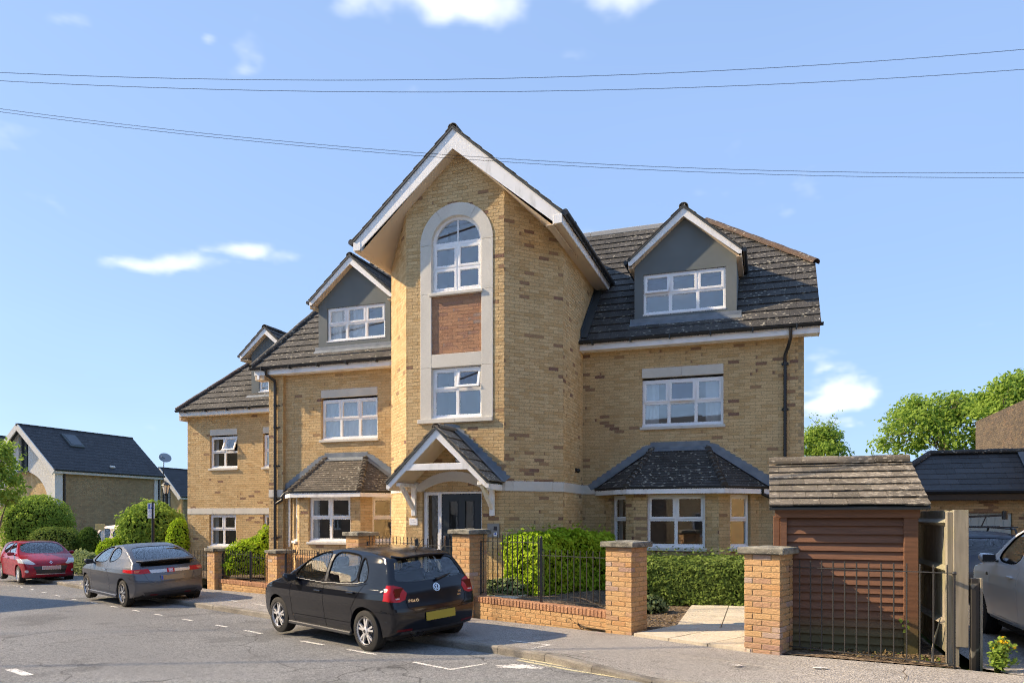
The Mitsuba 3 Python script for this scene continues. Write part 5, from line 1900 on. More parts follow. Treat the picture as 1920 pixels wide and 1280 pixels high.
def wheel(parent, M, x, y, r, w, side, spokes, alloy='alloy', name='wheel', rim=0.70, steer=0.0):
    """side: -1 left of the car, +1 right; outer face looks that way"""
    W = M @ frame((x, y, r), (math.cos(steer), math.sin(steer), 0), (-math.sin(steer), math.cos(steer), 0), (0, 0, 1))
    R = np.array([[1, 0, 0, 0], [0, 0, -side, 0], [0, 1, 0, 0], [0, 0, 0, 1.0]])     # lathe axis -> y
    R[:3, 2] = (0, side, 0)
    R[:3, 0] = (1, 0, 0)
    R[:3, 1] = np.cross(R[:3, 2], R[:3, 0])
    WM = W @ R
    rr = r * rim
    t = MB(WM)
    t.mesh(lathe([(rr, -w), (r * 0.93, -w), (r, -w * 0.86), (r, -w * 0.14), (r * 0.985, -w * 0.06), (r * 0.90, 0.0), (rr + 0.012, 0.004), (rr, -0.006)], 48))
    for k in range(3):
        t.mesh(lathe([(r + 0.0015, -w * (0.3 + 0.2 * k)), (r + 0.0015, -w * (0.36 + 0.2 * k)), (r - 0.004, -w * (0.36 + 0.2 * k))], 48))
    wk = t.put(parent, name, 'rubber', smooth=40)
    t = MB(WM)
    t.mesh(lathe([(rr, 0.0), (rr, -w), (rr - 0.012, -w), (rr - 0.02, -0.02), (rr - 0.006, 0.006), (rr, 0.0)], 48))
    t.mesh(lathe([(0.0, -0.07), (rr - 0.02, -0.07), (rr - 0.02, -0.085), (0, -0.085)], 32))
    t.mesh(lathe([(0.0, -0.045), (rr * 0.55, -0.045), (rr * 0.55, -0.06), (0, -0.06)], 32))
    t.put(wk, 'rim', 'trim_grey', smooth=40)
    t = MB(WM)
    t.mesh(lathe([(rr + 0.006, 0.006), (rr + 0.004, -0.02), (rr - 0.020, -0.02), (rr - 0.014, 0.004)], 48))
    n, kind = spokes
    for i in range(n):
        a = 2 * math.pi * i / n + 0.3
        for o in ((-0.19, 0.19) if kind == 'double' else (0.0,)):
            wi, wo = (0.026, 0.030) if kind == 'double' else (0.05, 0.042)
            if kind == 'wide':
                wi, wo = 0.085, 0.11
            c, s_ = math.cos(a + o * 0.5), math.sin(a + o * 0.5)
            c2, s2_ = math.cos(a + o), math.sin(a + o)
            p, q = np.array([c * rr * 0.18, s_ * rr * 0.18]), np.array([c2 * rr * 0.97, s2_ * rr * 0.97])
            d = (q - p) / np.linalg.norm(q - p)
            nn = np.array([-d[1], d[0]])
            pts = [p - nn * wi / 2, q - nn * wo / 2, q + nn * wo / 2, p + nn * wi / 2]
            top = [-0.002, -0.016, -0.016, -0.002]
            v = [(*pt, z - 0.03) for pt, z in zip(pts, top)] + [(*(pt + (p - pt) * 0.0), z) for pt, z in zip(pts, top)]
            t.add(v, BOXF)
    t.mesh(lathe([(0.0, 0.012), (rr * 0.13, 0.010), (rr * 0.27, 0.002), (rr * 0.27, -0.04), (0, -0.04)], 24))
    t.put(wk, 'spokes', alloy, smooth=35)
    t = MB(WM)
    t.mesh(lathe([(0.0, 0.0175), (rr * 0.12, 0.0145), (rr * 0.13, 0.008), (0, 0.008)], 20))
    t.put(wk, 'centre_cap', 'trim_grey', smooth=35)


def build_car(key, M, spec):
    b = CarBody(**spec['body'])
    B, L, hw = b.B, b.L, b.hw
    in8, in14 = b.off(-0.010).as_original(), b.off(-0.015)
    cav = b.off(-0.045)
    body = B
    r = spec['r']
    arch = None
    for x in spec['axles']:
        for s in (-1, 1):
            c = m3.Manifold.cylinder(0.34, r + spec.get('arch', 0.045), r + spec.get('arch', 0.045), 48)
            c = c.transform(np.array([[1, 0, 0, x], [0, 0, -1, 0.17], [0, 1, 0, r + 0.01]], float)).translate([0, s * (hw - 0.02), 0])
            arch = c if arch is None else arch + c
            body = body - c
    zb = spec['belt']
    cavity = cav ^ m3.Manifold.cube([L, 4, 2]).translate([spec['cab'][0], -2, zb - 0.30]) ^ m3.Manifold.cube([spec['cab'][1] - spec['cab'][0], 4, 3]).translate([spec['cab'][0], -2, 0])
    body = body - cavity
    glass = {}
    shell = in8
    trims = None
    for name, kind, pts, matg, xr in spec['glass']:
        poly = ccw(smooth_poly(pts)) if spec.get('round_glass', True) else ccw(pts)
        if kind == 'side':
            for s in (-1, 1):
                lim = m3.Manifold.cube([20, 3, 5]).translate([-5, 0.25 if s > 0 else -3.25, -1])
                pr_ = side_prism(poly) ^ lim
                g = shell ^ pr_
                body = body - (pr_ - cav) if False else body - pr_
                ring = side_prism(poly.buffer(0.016).difference(poly.buffer(-0.004))) ^ lim
                tr = (b.off(0.001) - in14) ^ ring
                trims = tr if trims is None else trims + tr
                glass.setdefault((name, matg), []).append(g)
        else:
            pr_ = front_prism(poly, *xr)
            g = shell ^ pr_
            body = body - pr_
            glass.setdefault((name, matg), []).append(g)
    # panel gaps
    groove = None
    skin = b.off(0.02) - b.off(-0.013)
    for kind, pts, xr in spec['gaps']:
        ln = LineString(pts).buffer(0.0045, cap_style=2)
        g = (side_prism(ln) ^ skin) if kind == 'side' else (front_prism(ln, *xr) ^ skin)
        groove = g if groove is None else groove + g
    if groove is not None:
        body = body - groove
    # lamps, bumpers and other coloured patches lie on the skin
    for name, matp, kind, pts, xr, h, out, lab in spec['patches']:
        poly = ccw(pts)
        pr_ = front_prism(poly, *xr) if kind == 'front' else side_prism(poly, *xr)
        if h:
            hi = b.off(out)
            patch = (hi - b.off(-0.03)) ^ pr_
            body = body - pr_.__xor__(b.off(0.05) - b.off(-0.03))
            comps = patch.decompose()
            for c in comps:
                if c.volume() > 2e-6:
                    b.put(key, name, c, matp, M, label=lab)
        else:
            body = body - ((b.off(0.05) - b.off(-out)) ^ pr_)
    b.put(key, 'body', body, spec['paint'], M)
    for (name, matg), gs in glass.items():
        for g in gs:
            if g.num_tri() == 0:
                continue
            b.put(key, name, g, matg, M, only=in8, limit=60)
    if trims is not None:
        b.put(key, 'window_trim', trims, 'window_rubber', M)
    # wheel wells, wheels
    m = tmesh((arch ^ b.off(-0.02)) - (arch ^ b.off(-0.02)).scale([1, 1, 1]).translate([0, 0, -0.012])) if False else None
    for i, x in enumerate(spec['axles']):
        for s in (-1, 1):
            wheel(key, M, x, s * (hw - spec.get('inset', 0.035)), r, spec.get('tyre_w', 0.19), s, spec['spokes'], spec.get('alloy', 'alloy'), rim=spec.get('rim', 0.70))
    # underside
    u = MB(M)
    u.cbox(0.35, L - 0.3, -hw * 0.8, hw * 0.8, 0.17, 0.34, 0.03)
    u.put(key, 'underbody', 'rubber')
    # seats and dashboard
    x0, x1 = spec['cab']
    st = MB(M)
    st.cbox(x0 + 0.05, x0 + 0.55, -hw * 0.8, hw * 0.8, zb - 0.28, zb - 0.03, 0.05)
    st.put(key, 'dashboard', 'seat_cloth')
    for s in (-1, 1):
        st = MB(M)
        xs = spec['seats']
        st.cbox(xs, xs + 0.16, s * 0.36 - 0.24, s * 0.36 + 0.24, zb - 0.28, zb + 0.20, 0.04)
        st.cbox(xs + 0.04, xs + 0.14, s * 0.36 - 0.13, s * 0.36 + 0.13, zb + 0.20, zb + 0.37, 0.03)
        st.put(key, 'seat', 'seat_cloth')
    st = MB(M)
    xs = spec['bench']
    st.cbox(xs, xs + 0.16, -hw * 0.72, hw * 0.72, zb - 0.28, zb + 0.14, 0.04)
    for yy in (-0.4, 0.4):
        st.cbox(xs + 0.03, xs + 0.13, yy - 0.14, yy + 0.14, zb + 0.14, zb + 0.25, 0.03)
    st.put(key, 'bench', 'seat_cloth')
    # mirrors, handles
    for s in (-1, 1):
        x, y, z = spec['mirror']
        h = m3.Manifold.batch_hull([m3.Manifold.sphere(q, 16).translate([px, s * py, pz]) for px, py, pz, q in ((x, y + 0.03, z, 0.05), (x + 0.02, y + 0.14, z + 0.01, 0.055), (x + 0.05, y + 0.13, z - 0.02, 0.05), (x + 0.05, y + 0.03, z - 0.02, 0.045))])
        m = tmesh(h)
        m.apply_transform(M)
        put(key, 'mirror', m, spec.get('mirror_mat', spec['paint']), smooth=40)
        f = MB(M)
        f.cbox(x + 0.096, x + 0.103, s * (y + 0.085) - 0.075, s * (y + 0.085) + 0.075, z - 0.05, z + 0.045, 0.003)
        f.bar((x + 0.03, s * (y - 0.12), z - 0.06), (x + 0.03, s * (y + 0.04), z - 0.04), 0.06, 0.03)
        f.put(key, 'mirror_glass', 'black_plastic')
        for hx, hz in spec['handles']:
            y = spec['handle_y'] if 'handle_y' in spec else hw
            f = MB(M)
            f.cbox(hx - 0.09, hx + 0.09, s * y - 0.018, s * y + 0.018, hz - 0.013, hz + 0.013, 0.008)
            f.put(key, 'door_handle', spec.get('handle_mat', spec['paint']))
    return b


def car_frame(x, y, z, fx, fy, roll=0.0, sz=0.97):
    """x, y, z: ground point under the left rear wheel's outer face; (fx, fy): forward direction"""
    n = math.hypot(fx, fy)
    f = np.array([fx / n, fy / n, 0])
    ax = -f
    ay = np.cross((0, 0, 1), ax)
    az = np.array([0, 0, 1.0])
    c, s = math.cos(roll), math.sin(roll)
    ay2, az2 = ay * c + az * s, az * c - ay * s
    return frame((x, y, z), ax, ay2, az2 * sz)


# ---- black five-door hatchback
HB = dict(
    body=dict(side=[(0.02, 0.40), (0.0, 0.50), (0.06, 0.66), (0.26, 0.80), (0.74, 0.925), (1.02, 0.985), (1.42, 1.20), (1.76, 1.375), (2.1, 1.445), (2.55, 1.462), (3.1, 1.435), (3.55, 1.375), (3.60, 1.345), (3.70, 1.22), (3.83, 1.0), (3.885, 0.9), (3.93, 0.74), (3.97, 0.62), (3.965, 0.45), (3.90, 0.30), (3.80, 0.25), (3.3, 0.20), (0.7, 0.20), (0.2, 0.22)],
              half=[(0, 0.16), (0.72, 0.17), (0.795, 0.24), (0.82, 0.36), (0.825, 0.50), (0.842, 0.66), (0.842, 0.78), (0.825, 0.87), (0.795, 0.945), (0.735, 1.13), (0.665, 1.30), (0.60, 1.40), (0.52, 1.455), (0.3, 1.50), (0, 1.52)],
              plan=[(0, 0.86), (0.25, 0.93), (0.6, 0.985), (1.2, 1.0), (2.8, 1.0), (3.3, 0.985), (3.7, 0.94), (3.97, 0.885)], L=3.97, W=1.684, nose_bow=0.20, tail_bow=0.10, crown=0.045, pinch=(0.07, 0.9, 2.6)),
    r=0.302, axles=(0.80, 3.27), belt=0.93, cab=(0.95, 3.75), seats=1.95, bench=2.78, spokes=(5, 'double'), alloy='alloy_bright', rim=0.70,
    paint='paint_black',
    glass=[('front_door_glass', 'side', [(1.32, 0.985), (2.20, 0.955), (2.20, 1.398), (1.95, 1.385), (1.70, 1.30), (1.46, 1.15)], 'car_glass', None),
           ('rear_door_glass', 'side', [(2.285, 0.955), (3.03, 0.985), (3.0, 1.22), (2.96, 1.365), (2.60, 1.398), (2.285, 1.40)], 'car_glass', None),
           ('quarter_glass', 'side', [(3.07, 0.99), (3.27, 1.02), (3.22, 1.19), (3.10, 1.31), (3.03, 1.345), (3.04, 1.20)], 'car_glass_dark', None),
           ('windscreen', 'front', [(-0.66, 1.0), (0.66, 1.0), (0.54, 1.375), (-0.54, 1.375)], 'car_glass', (0.7, 1.95)),
           ('rear_window', 'front', [(-0.615, 1.035), (-0.45, 1.01), (0.45, 1.01), (0.615, 1.035), (0.565, 1.16), (0.50, 1.325), (-0.50, 1.325), (-0.565, 1.16)], 'car_glass_dark', (3.3, 4.2))],
    gaps=[('side', [(1.30, 0.97), (1.27, 0.75), (1.28, 0.40), (1.36, 0.245), (3.05, 0.245)], None), ('side', [(2.235, 0.95), (2.235, 0.50), (2.27, 0.26)], None),
          ('side', [(3.27, 1.02), (3.12, 0.80), (2.98, 0.62), (2.96, 0.42), (3.0, 0.26)], None), ('side', [(1.25, 0.945), (2.2, 0.915), (3.05, 0.935), (3.3, 0.99)], None),
          ('side', [(3.63, 0.62), (3.98, 0.58)], None),
          ('front', [(-0.55, 0.90), (-0.52, 0.66), (-0.42, 0.605), (0.42, 0.605), (0.52, 0.66), (0.55, 0.90)], (3.5, 4.3)),
          ('front', [(-0.80, 0.60), (-0.42, 0.575), (0.42, 0.575), (0.80, 0.60)], (3.5, 4.3)),
          ('side', [(1.30, 0.385), (2.95, 0.395)], None)],
    patches=[('tail_lamp', 'lamp_red', 'front', [(-0.90, 0.985), (-0.66, 0.985), (-0.56, 0.95), (-0.50, 0.865), (-0.545, 0.775), (-0.64, 0.745), (-0.70, 0.75), (-0.90, 0.79)], (3.69, 4.2), True, 0.006, None),
             ('tail_lamp', 'lamp_red', 'front', [(0.90, 0.985), (0.66, 0.985), (0.56, 0.95), (0.50, 0.865), (0.545, 0.775), (0.64, 0.745), (0.70, 0.75), (0.90, 0.79)], (3.69, 4.2), True, 0.006, None),
             ('door_pillar', 'black_plastic', 'side', [(2.215, 0.965), (2.275, 0.965), (2.275, 1.37), (2.215, 1.37)], (-1.5, 1.5), True, 0.0005, None),
             ('high_brake_lamp', 'lamp_dark_red', 'front', [(-0.17, 1.352), (0.17, 1.352), (0.16, 1.377), (-0.16, 1.377)], (3.3, 3.8), True, 0.004, None),
             ('reflector', 'lamp_dark_red', 'front', [(-0.68, 0.325), (-0.45, 0.325), (-0.45, 0.355), (-0.68, 0.36)], (3.6, 4.2), True, 0.003, None),
             ('reflector', 'lamp_dark_red', 'front', [(0.68, 0.325), (0.45, 0.325), (0.45, 0.355), (0.68, 0.36)], (3.6, 4.2), True, 0.003, None),
             ('headlamp', 'lamp_clear', 'front', [(-0.74, 0.70), (-0.48, 0.62), (-0.44, 0.70), (-0.62, 0.79)], (-0.2, 0.6), True, 0.003, None),
             ('headlamp', 'lamp_clear', 'front', [(0.74, 0.70), (0.48, 0.62), (0.44, 0.70), (0.62, 0.79)], (-0.2, 0.6), True, 0.003, None),
             ('grille', 'black_plastic', 'front', [(-0.42, 0.62), (0.42, 0.62), (0.40, 0.69), (-0.40, 0.69)], (-0.2, 0.5), True, 0.001, None),
             ('lower_bumper', 'trim_grey', 'front', [(-0.62, 0.16), (0.62, 0.16), (0.60, 0.315), (-0.60, 0.315)], (3.55, 4.2), True, 0.002, None)],
    mirror=(1.36, 0.82, 0.995), handles=((2.10, 0.815), (2.98, 0.845)), handle_y=0.842)
k = thing('black_hatchback', 'black five-door hatchback parked with its right wheels on the pavement, nearest the camera', 'car', 'cars parked along the kerb')
fwd = np.array([-0.716, 0.698])
right_ = np.array([0.698, 0.716])
WB = 2.47
# left rear wheel stands at (-2.05, 10.27)
org = np.array([-2.05, 10.27]) + fwd * 3.27 + right_ * 0.80
zr = float(gz(-1.4, 11.0)) - 0.10 + 0.028
HBM = car_frame(org[0], org[1], zr, *fwd, roll=math.radians(2.6), sz=0.965)
hb = build_car(k, HBM, HB)
# emblem, lettering, plate, wiper, aerial, spoiler, exhaust
V = mi.ScalarTransform4f


def on_tail(M, y, z, x, tilt=0.0):
    """frame on the tail: local x across the car to the right as seen from behind, y up, z out"""
    c, s = math.cos(tilt), math.sin(tilt)
    return M @ frame((x, y, z), (0, 1, 0), (-s, 0, c), (c, 0, s))


def tail_x(b, y, z, front=False):
    """x of the outermost skin at (y, z)"""
    ray_o = np.array([[-3.0 if front else 9.0, y, z]])
    loc, _, _ = b.tm.ray.intersects_location(ray_o, np.array([[1.0 if front else -1.0, 0, 0]]), multiple_hits=False)
    return float(loc[0][0])


def ring(r0, r1, n=32):
    return Point(0, 0).buffer(r1, n).difference(Point(0, 0).buffer(r0, n))


def flat(M, polys, h0, h1):
    m = MB(M)
    for p in polys:
        for g in getattr(p, 'geoms', [p]):
            if g.area < 1e-8:
                continue
            e = trimesh.creation.extrude_polygon(g, h1 - h0, engine='earcut')
            v = np.array(e.vertices)
            v[:, 2] += h0
            m.add(v, e.faces)
    return m


xt = tail_x(hb, 0.0, 0.895)
EM = on_tail(HBM, 0.0, 0.895, xt, 0.33)
flat(EM, [Point(0, 0).buffer(0.058, 32)], -0.01, 0.004).put(k, 'emblem', 'emblem_dark')
rg = ring(0.052, 0.063)
vv = [LineString([(-0.024, 0.046), (0.0, 0.008), (0.024, 0.046)]).buffer(0.0065, cap_style=2, join_style=2),
      LineString([(-0.044, 0.03), (-0.022, -0.040), (0.0, 0.0), (0.022, -0.040), (0.044, 0.03)]).buffer(0.0065, cap_style=2, join_style=2)]
flat(EM, [rg, unary_union(vv).intersection(Point(0, 0).buffer(0.055, 32))], 0.0, 0.011).put(k, 'emblem_badge', 'chrome')


def letters(M, text, h, matn, key, name, bold=True, depth=0.003):
    t = meshkit.text_mesh(text, h, depth, bold)
    m = MB(M)
    m.mesh(t)
    m.put(key, name, matn)


def near_tail(b, M, y, z, tilt):
    return on_tail(M, y, z, tail_x(b, y, z) + 0.002, tilt)


def skinned_text(b, M, text, y0, z, h, key, name, matn='chrome', tilt=0.15, gap=0.012):
    """each letter set on the skin"""
    y = y0
    for ch in text:
        t = meshkit.text_mesh(ch, h, 0.004, True)
        w = t.bounds[1][0] - t.bounds[0][0]
        F = near_tail(b, M, y, z, tilt)
        F2 = near_tail(b, M, y + w, z, tilt)
        d = F2[:3, 3] - F[:3, 3]
        d /= np.linalg.norm(d)
        F[:3, 0] = d
        F[:3, 2] = np.cross(F[:3, 0], F[:3, 1])
        m = MB(F)
        t.apply_translation((-t.bounds[0][0], 0, 0))
        m.mesh(t)
        m.put(key, name, matn)
        y += w + gap


skinned_text(hb, HBM, 'POLO', -0.50, 0.735, 0.036, k, 'lettering')
skinned_text(hb, HBM, 'TSI', 0.40, 0.775, 0.026, k, 'lettering', gap=0.006)
skinned_text(hb, HBM, 'BLUE', 0.37, 0.735, 0.018, k, 'lettering', gap=0.004)
xp = tail_x(hb, 0.0, 0.50)
PM = on_tail(HBM, 0.0, 0.505, xp + 0.004, 0.06)
flat(PM, [sbox(-0.26, -0.056, 0.26, 0.056).buffer(0.004)], 0, 0.008).put(k, 'number_plate', 'plate_yellow')
wm = MB(HBM)
p0 = (tail_x(hb, 0.02, 1.0) + 0.035, 0.02, 1.01)
p1 = (tail_x(hb, 0.36, 1.06) + 0.02, 0.36, 1.06)
wm.tube([p0, ((p0[0] + p1[0]) / 2 + 0.01, 0.19, 1.04), p1], [0.022, 0.014, 0.007], 8)
wm.put(k, 'rear_wiper', 'black_plastic', smooth=True)
am = MB(HBM)
zt = 1.44
am.tube([(3.42, 0, 1.375), (3.42, 0, 1.40)], [0.03, 0.018], 10)
am.tube([(3.42, 0, 1.40), (3.62, 0, 1.60)], [0.006, 0.004], 6)
am.put(k, 'aerial', 'black_plastic', smooth=40)
sp = m3.Manifold.batch_hull([m3.Manifold.sphere(q, 12).translate([x, y, z]) for x, y, z, q in ((3.50, -0.47, 1.362, 0.02), (3.50, 0.47, 1.362, 0.02), (3.64, -0.40, 1.350, 0.010), (3.64, 0.40, 1.350, 0.010), (3.47, 0, 1.395, 0.018), (3.655, 0, 1.372, 0.010))])
m = tmesh(sp)
m.apply_transform(HBM)
put(k, 'roof_spoiler', m, 'paint_black', smooth=40)
ex = MB(HBM)
ex.tube([(3.5, -0.36, 0.27), (3.88, -0.36, 0.255)], 0.03, 12, cap=False)
ex.tube([(3.5, -0.28, 0.27), (3.88, -0.28, 0.255)], 0.03, 12, cap=False)
ex.put(k, 'exhaust', 'chrome', smooth=40)
for s in (-1, 1):
    sk_ = MB(HBM)
    sk_.cbox(1.16, 2.92, s * 0.80 - 0.03, s * 0.80 + 0.03, 0.20, 0.255, 0.012)
    sk_.put(k, 'sill_strip', 'trim_grey')
    ch = MB(HBM)
    pts = [(1.36, s * 0.795, 0.972), (2.2, s * 0.80, 0.945), (3.0, s * 0.785, 0.972), (3.22, s * 0.76, 1.01)]
    ch.tube(pts, 0.006, 6)
    ch.put(k, 'chrome_strip', 'steel', smooth=True)
for s in (-1, 1):
    x = tail_x(hb, s * 0.62, 0.86)
    L_ = on_tail(HBM, s * 0.62, 0.86, x + 0.004, 0.2)
    flat(L_, [sbox(-0.06, -0.03, 0.07, 0.065).buffer(0.02).intersection(sbox(-0.075, -0.045, 0.085, 0.08))], 0, 0.006).put(k, 'lamp_insert', 'lamp_dark_red')
    flat(L_, [sbox(-0.07, -0.075, 0.08, -0.058)], 0, 0.006).put(k, 'lamp_insert', 'lamp_clear')

# ---- grey three-door coupe-like hatchback
CV = dict(
    body=dict(side=[(0.03, 0.36), (0.0, 0.48), (0.07, 0.62), (0.35, 0.76), (0.85, 0.90), (1.10, 0.98), (1.65, 1.27), (2.05, 1.40), (2.45, 1.44), (2.8, 1.43), (3.3, 1.335), (3.75, 1.175), (3.97, 1.085), (4.03, 1.06), (4.05, 1.0), (4.13, 0.93), (4.19, 0.84), (4.22, 0.72), (4.26, 0.58), (4.25, 0.38), (4.17, 0.24), (3.6, 0.20), (0.7, 0.19), (0.2, 0.2)],
              half=[(0, 0.15), (0.76, 0.155), (0.85, 0.21), (0.865, 0.34), (0.86, 0.50), (0.875, 0.66), (0.882, 0.80), (0.86, 0.90), (0.83, 0.97), (0.76, 1.15), (0.68, 1.31), (0.60, 1.40), (0.5, 1.45), (0.3, 1.49), (0, 1.51)],
              plan=[(0, 0.84), (0.25, 0.92), (0.7, 0.99), (1.3, 1.0), (2.9, 1.0), (3.5, 0.985), (3.9, 0.95), (4.26, 0.88)], L=4.26, W=1.765, nose_bow=0.22, tail_bow=0.16, crown=0.05, pinch=(0.10, 0.95, 2.5)),
    r=0.315, axles=(0.87, 3.505), belt=0.95, cab=(1.0, 3.9), seats=2.0, bench=2.95, spokes=(7, 'single'), alloy='alloy', rim=0.72, paint='paint_grey',
    glass=[('side_glass', 'side', [(1.42, 0.99), (2.42, 1.02), (2.42, 1.375), (2.10, 1.355), (1.80, 1.25), (1.58, 1.12)], 'car_glass_far', None),
           ('quarter_glass', 'side', [(2.50, 1.02), (2.85, 1.06), (3.05, 1.15), (3.06, 1.25), (2.9, 1.33), (2.50, 1.378)], 'car_glass_far', None),
           ('windscreen', 'front', [(-0.68, 1.0), (0.68, 1.0), (0.55, 1.36), (-0.55, 1.36)], 'car_glass_far', (0.7, 2.0)),
           ('rear_window', 'front', [(-0.64, 1.10), (0.64, 1.10), (0.60, 1.20), (0.50, 1.375), (-0.50, 1.375), (-0.60, 1.20)], 'car_glass_far', (2.7, 4.1)),
           ('lower_rear_window', 'front', [(-0.62, 0.95), (0.62, 0.95), (0.62, 1.045), (-0.62, 1.045)], 'car_glass_far', (3.7, 4.4))],
    gaps=[('side', [(1.36, 0.97), (1.33, 0.75), (1.34, 0.40), (1.42, 0.25), (2.70, 0.25)], None), ('side', [(2.46, 1.0), (2.60, 0.80), (2.66, 0.55), (2.70, 0.26)], None),
          ('side', [(3.85, 0.70), (4.3, 0.58)], None),
          ('front', [(-0.62, 0.93), (-0.50, 0.64), (-0.40, 0.60), (0.40, 0.60), (0.50, 0.64), (0.62, 0.93)], (3.7, 4.5)),
          ('front', [(-0.86, 0.58), (0.86, 0.58)], (3.7, 4.5))],
    patches=[('tail_lamp', 'lamp_red', 'front', [(-0.9, 0.89), (-0.47, 0.90), (-0.44, 0.80), (-0.62, 0.79), (-0.9, 0.83)], (3.6, 4.5), True, 0.006, None),
             ('tail_lamp', 'lamp_red', 'front', [(0.9, 0.89), (0.47, 0.90), (0.44, 0.80), (0.62, 0.79), (0.9, 0.83)], (3.6, 4.5), True, 0.006, None),
             ('tail_bar', 'lamp_clear', 'front', [(-0.46, 0.875), (0.46, 0.875), (0.45, 0.805), (-0.42, 0.80)], (3.6, 4.5), True, 0.005, None),
             ('lower_bumper', 'trim_grey', 'front', [(-0.52, 0.20), (0.52, 0.20), (0.60, 0.36), (-0.60, 0.36)], (3.8, 4.5), True, 0.001, None),
             ('exhaust_finisher', 'black_plastic', 'front', [(-0.78, 0.20), (-0.50, 0.20), (-0.61, 0.31)], (3.8, 4.5), True, 0.004, None),
             ('exhaust_finisher', 'black_plastic', 'front', [(0.78, 0.20), (0.50, 0.20), (0.61, 0.31)], (3.8, 4.5), True, 0.004, None),
             ('reflector', 'lamp_dark_red', 'front', [(-0.46, 0.27), (-0.30, 0.27), (-0.30, 0.30), (-0.46, 0.30)], (3.8, 4.5), True, 0.006, None),
             ('reflector', 'lamp_dark_red', 'front', [(0.46, 0.27), (0.30, 0.27), (0.30, 0.30), (0.46, 0.30)], (3.8, 4.5), True, 0.006, None)],
    mirror=(1.44, 0.85, 1.01), mirror_mat='black_plastic', handles=((2.40, 0.845),), handle_y=0.876, handle_mat='chrome')
k = thing('grey_hatchback', 'metallic grey three-door hatchback with full-width red tail lamp and rear spoiler', 'car', 'cars parked along the kerb')
fwd = np.array([-0.717, 0.697])
right_ = np.array([0.697, 0.717])
org = np.array([-9.0, 16.9]) + fwd * 3.505 + right_ * 0.845
zr = float(gz(-8.4, 17.5)) - 0.10 + 0.035
CVM = car_frame(org[0], org[1], zr, *fwd, roll=math.radians(2.3), sz=0.975)
cv = build_car(k, CVM, CV)
sp = m3.Manifold.batch_hull([m3.Manifold.sphere(q, 12).translate([x, y, z]) for x, y, z, q in ((3.90, -0.64, 1.075, 0.016), (3.90, 0.64, 1.075, 0.016), (4.06, -0.56, 1.068, 0.012), (4.06, 0.56, 1.068, 0.012), (4.10, 0, 1.085, 0.014), (3.88, 0, 1.095, 0.016))])
m = tmesh(sp)
m.apply_transform(CVM)
put(k, 'rear_spoiler', m, 'black_plastic', smooth=40)
xb_ = tail_x(cv, 0.0, 0.84)
flat(on_tail(CVM, 0.0, 0.84, xb_, 0.25), [sbox(-0.075, -0.042, 0.075, 0.042).buffer(0.01)], -0.01, 0.012).put(k, 'badge_panel', 'lamp_red')
hm = [sbox(-0.026, -0.024, -0.012, 0.024), sbox(0.012, -0.024, 0.026, 0.024), sbox(-0.014, -0.005, 0.014, 0.006), ring(0.033, 0.040)]
flat(on_tail(CVM, 0.0, 0.84, xb_ + 0.012, 0.25), [unary_union(hm[:3]), sbox(-0.042, -0.034, 0.042, 0.034).buffer(0.004).difference(sbox(-0.038, -0.030, 0.038, 0.030))], 0, 0.006).put(k, 'emblem', 'chrome')
xp = tail_x(cv, 0.0, 0.67)
flat(on_tail(CVM, 0.02, 0.68, xp + 0.004, 0.12), [sbox(-0.26, -0.056, 0.26, 0.056)], 0, 0.008).put(k, 'number_plate', 'plate_tan')
flat(on_tail(CVM, 0.02, 0.68, xp + 0.0125, 0.12), [sbox(-0.255, -0.05, -0.215, 0.05)], 0, 0.001).put(k, 'plate_band', 'sign_blue')
for s in (-1, 1):
    sk_ = MB(CVM)
    sk_.cbox(1.2, 3.15, s * 0.855 - 0.03, s * 0.855 + 0.03, 0.19, 0.265, 0.012)
    sk_.put(k, 'sill_strip', 'paint_grey')
    flat(on_tail(CVM, s * 0.66, 0.85, tail_x(cv, s * 0.66, 0.85) + 0.004, 0.2), [sbox(-0.1, -0.03, 0.1, 0.025)], 0, 0.005).put(k, 'reversing_lamp', 'lamp_orange')

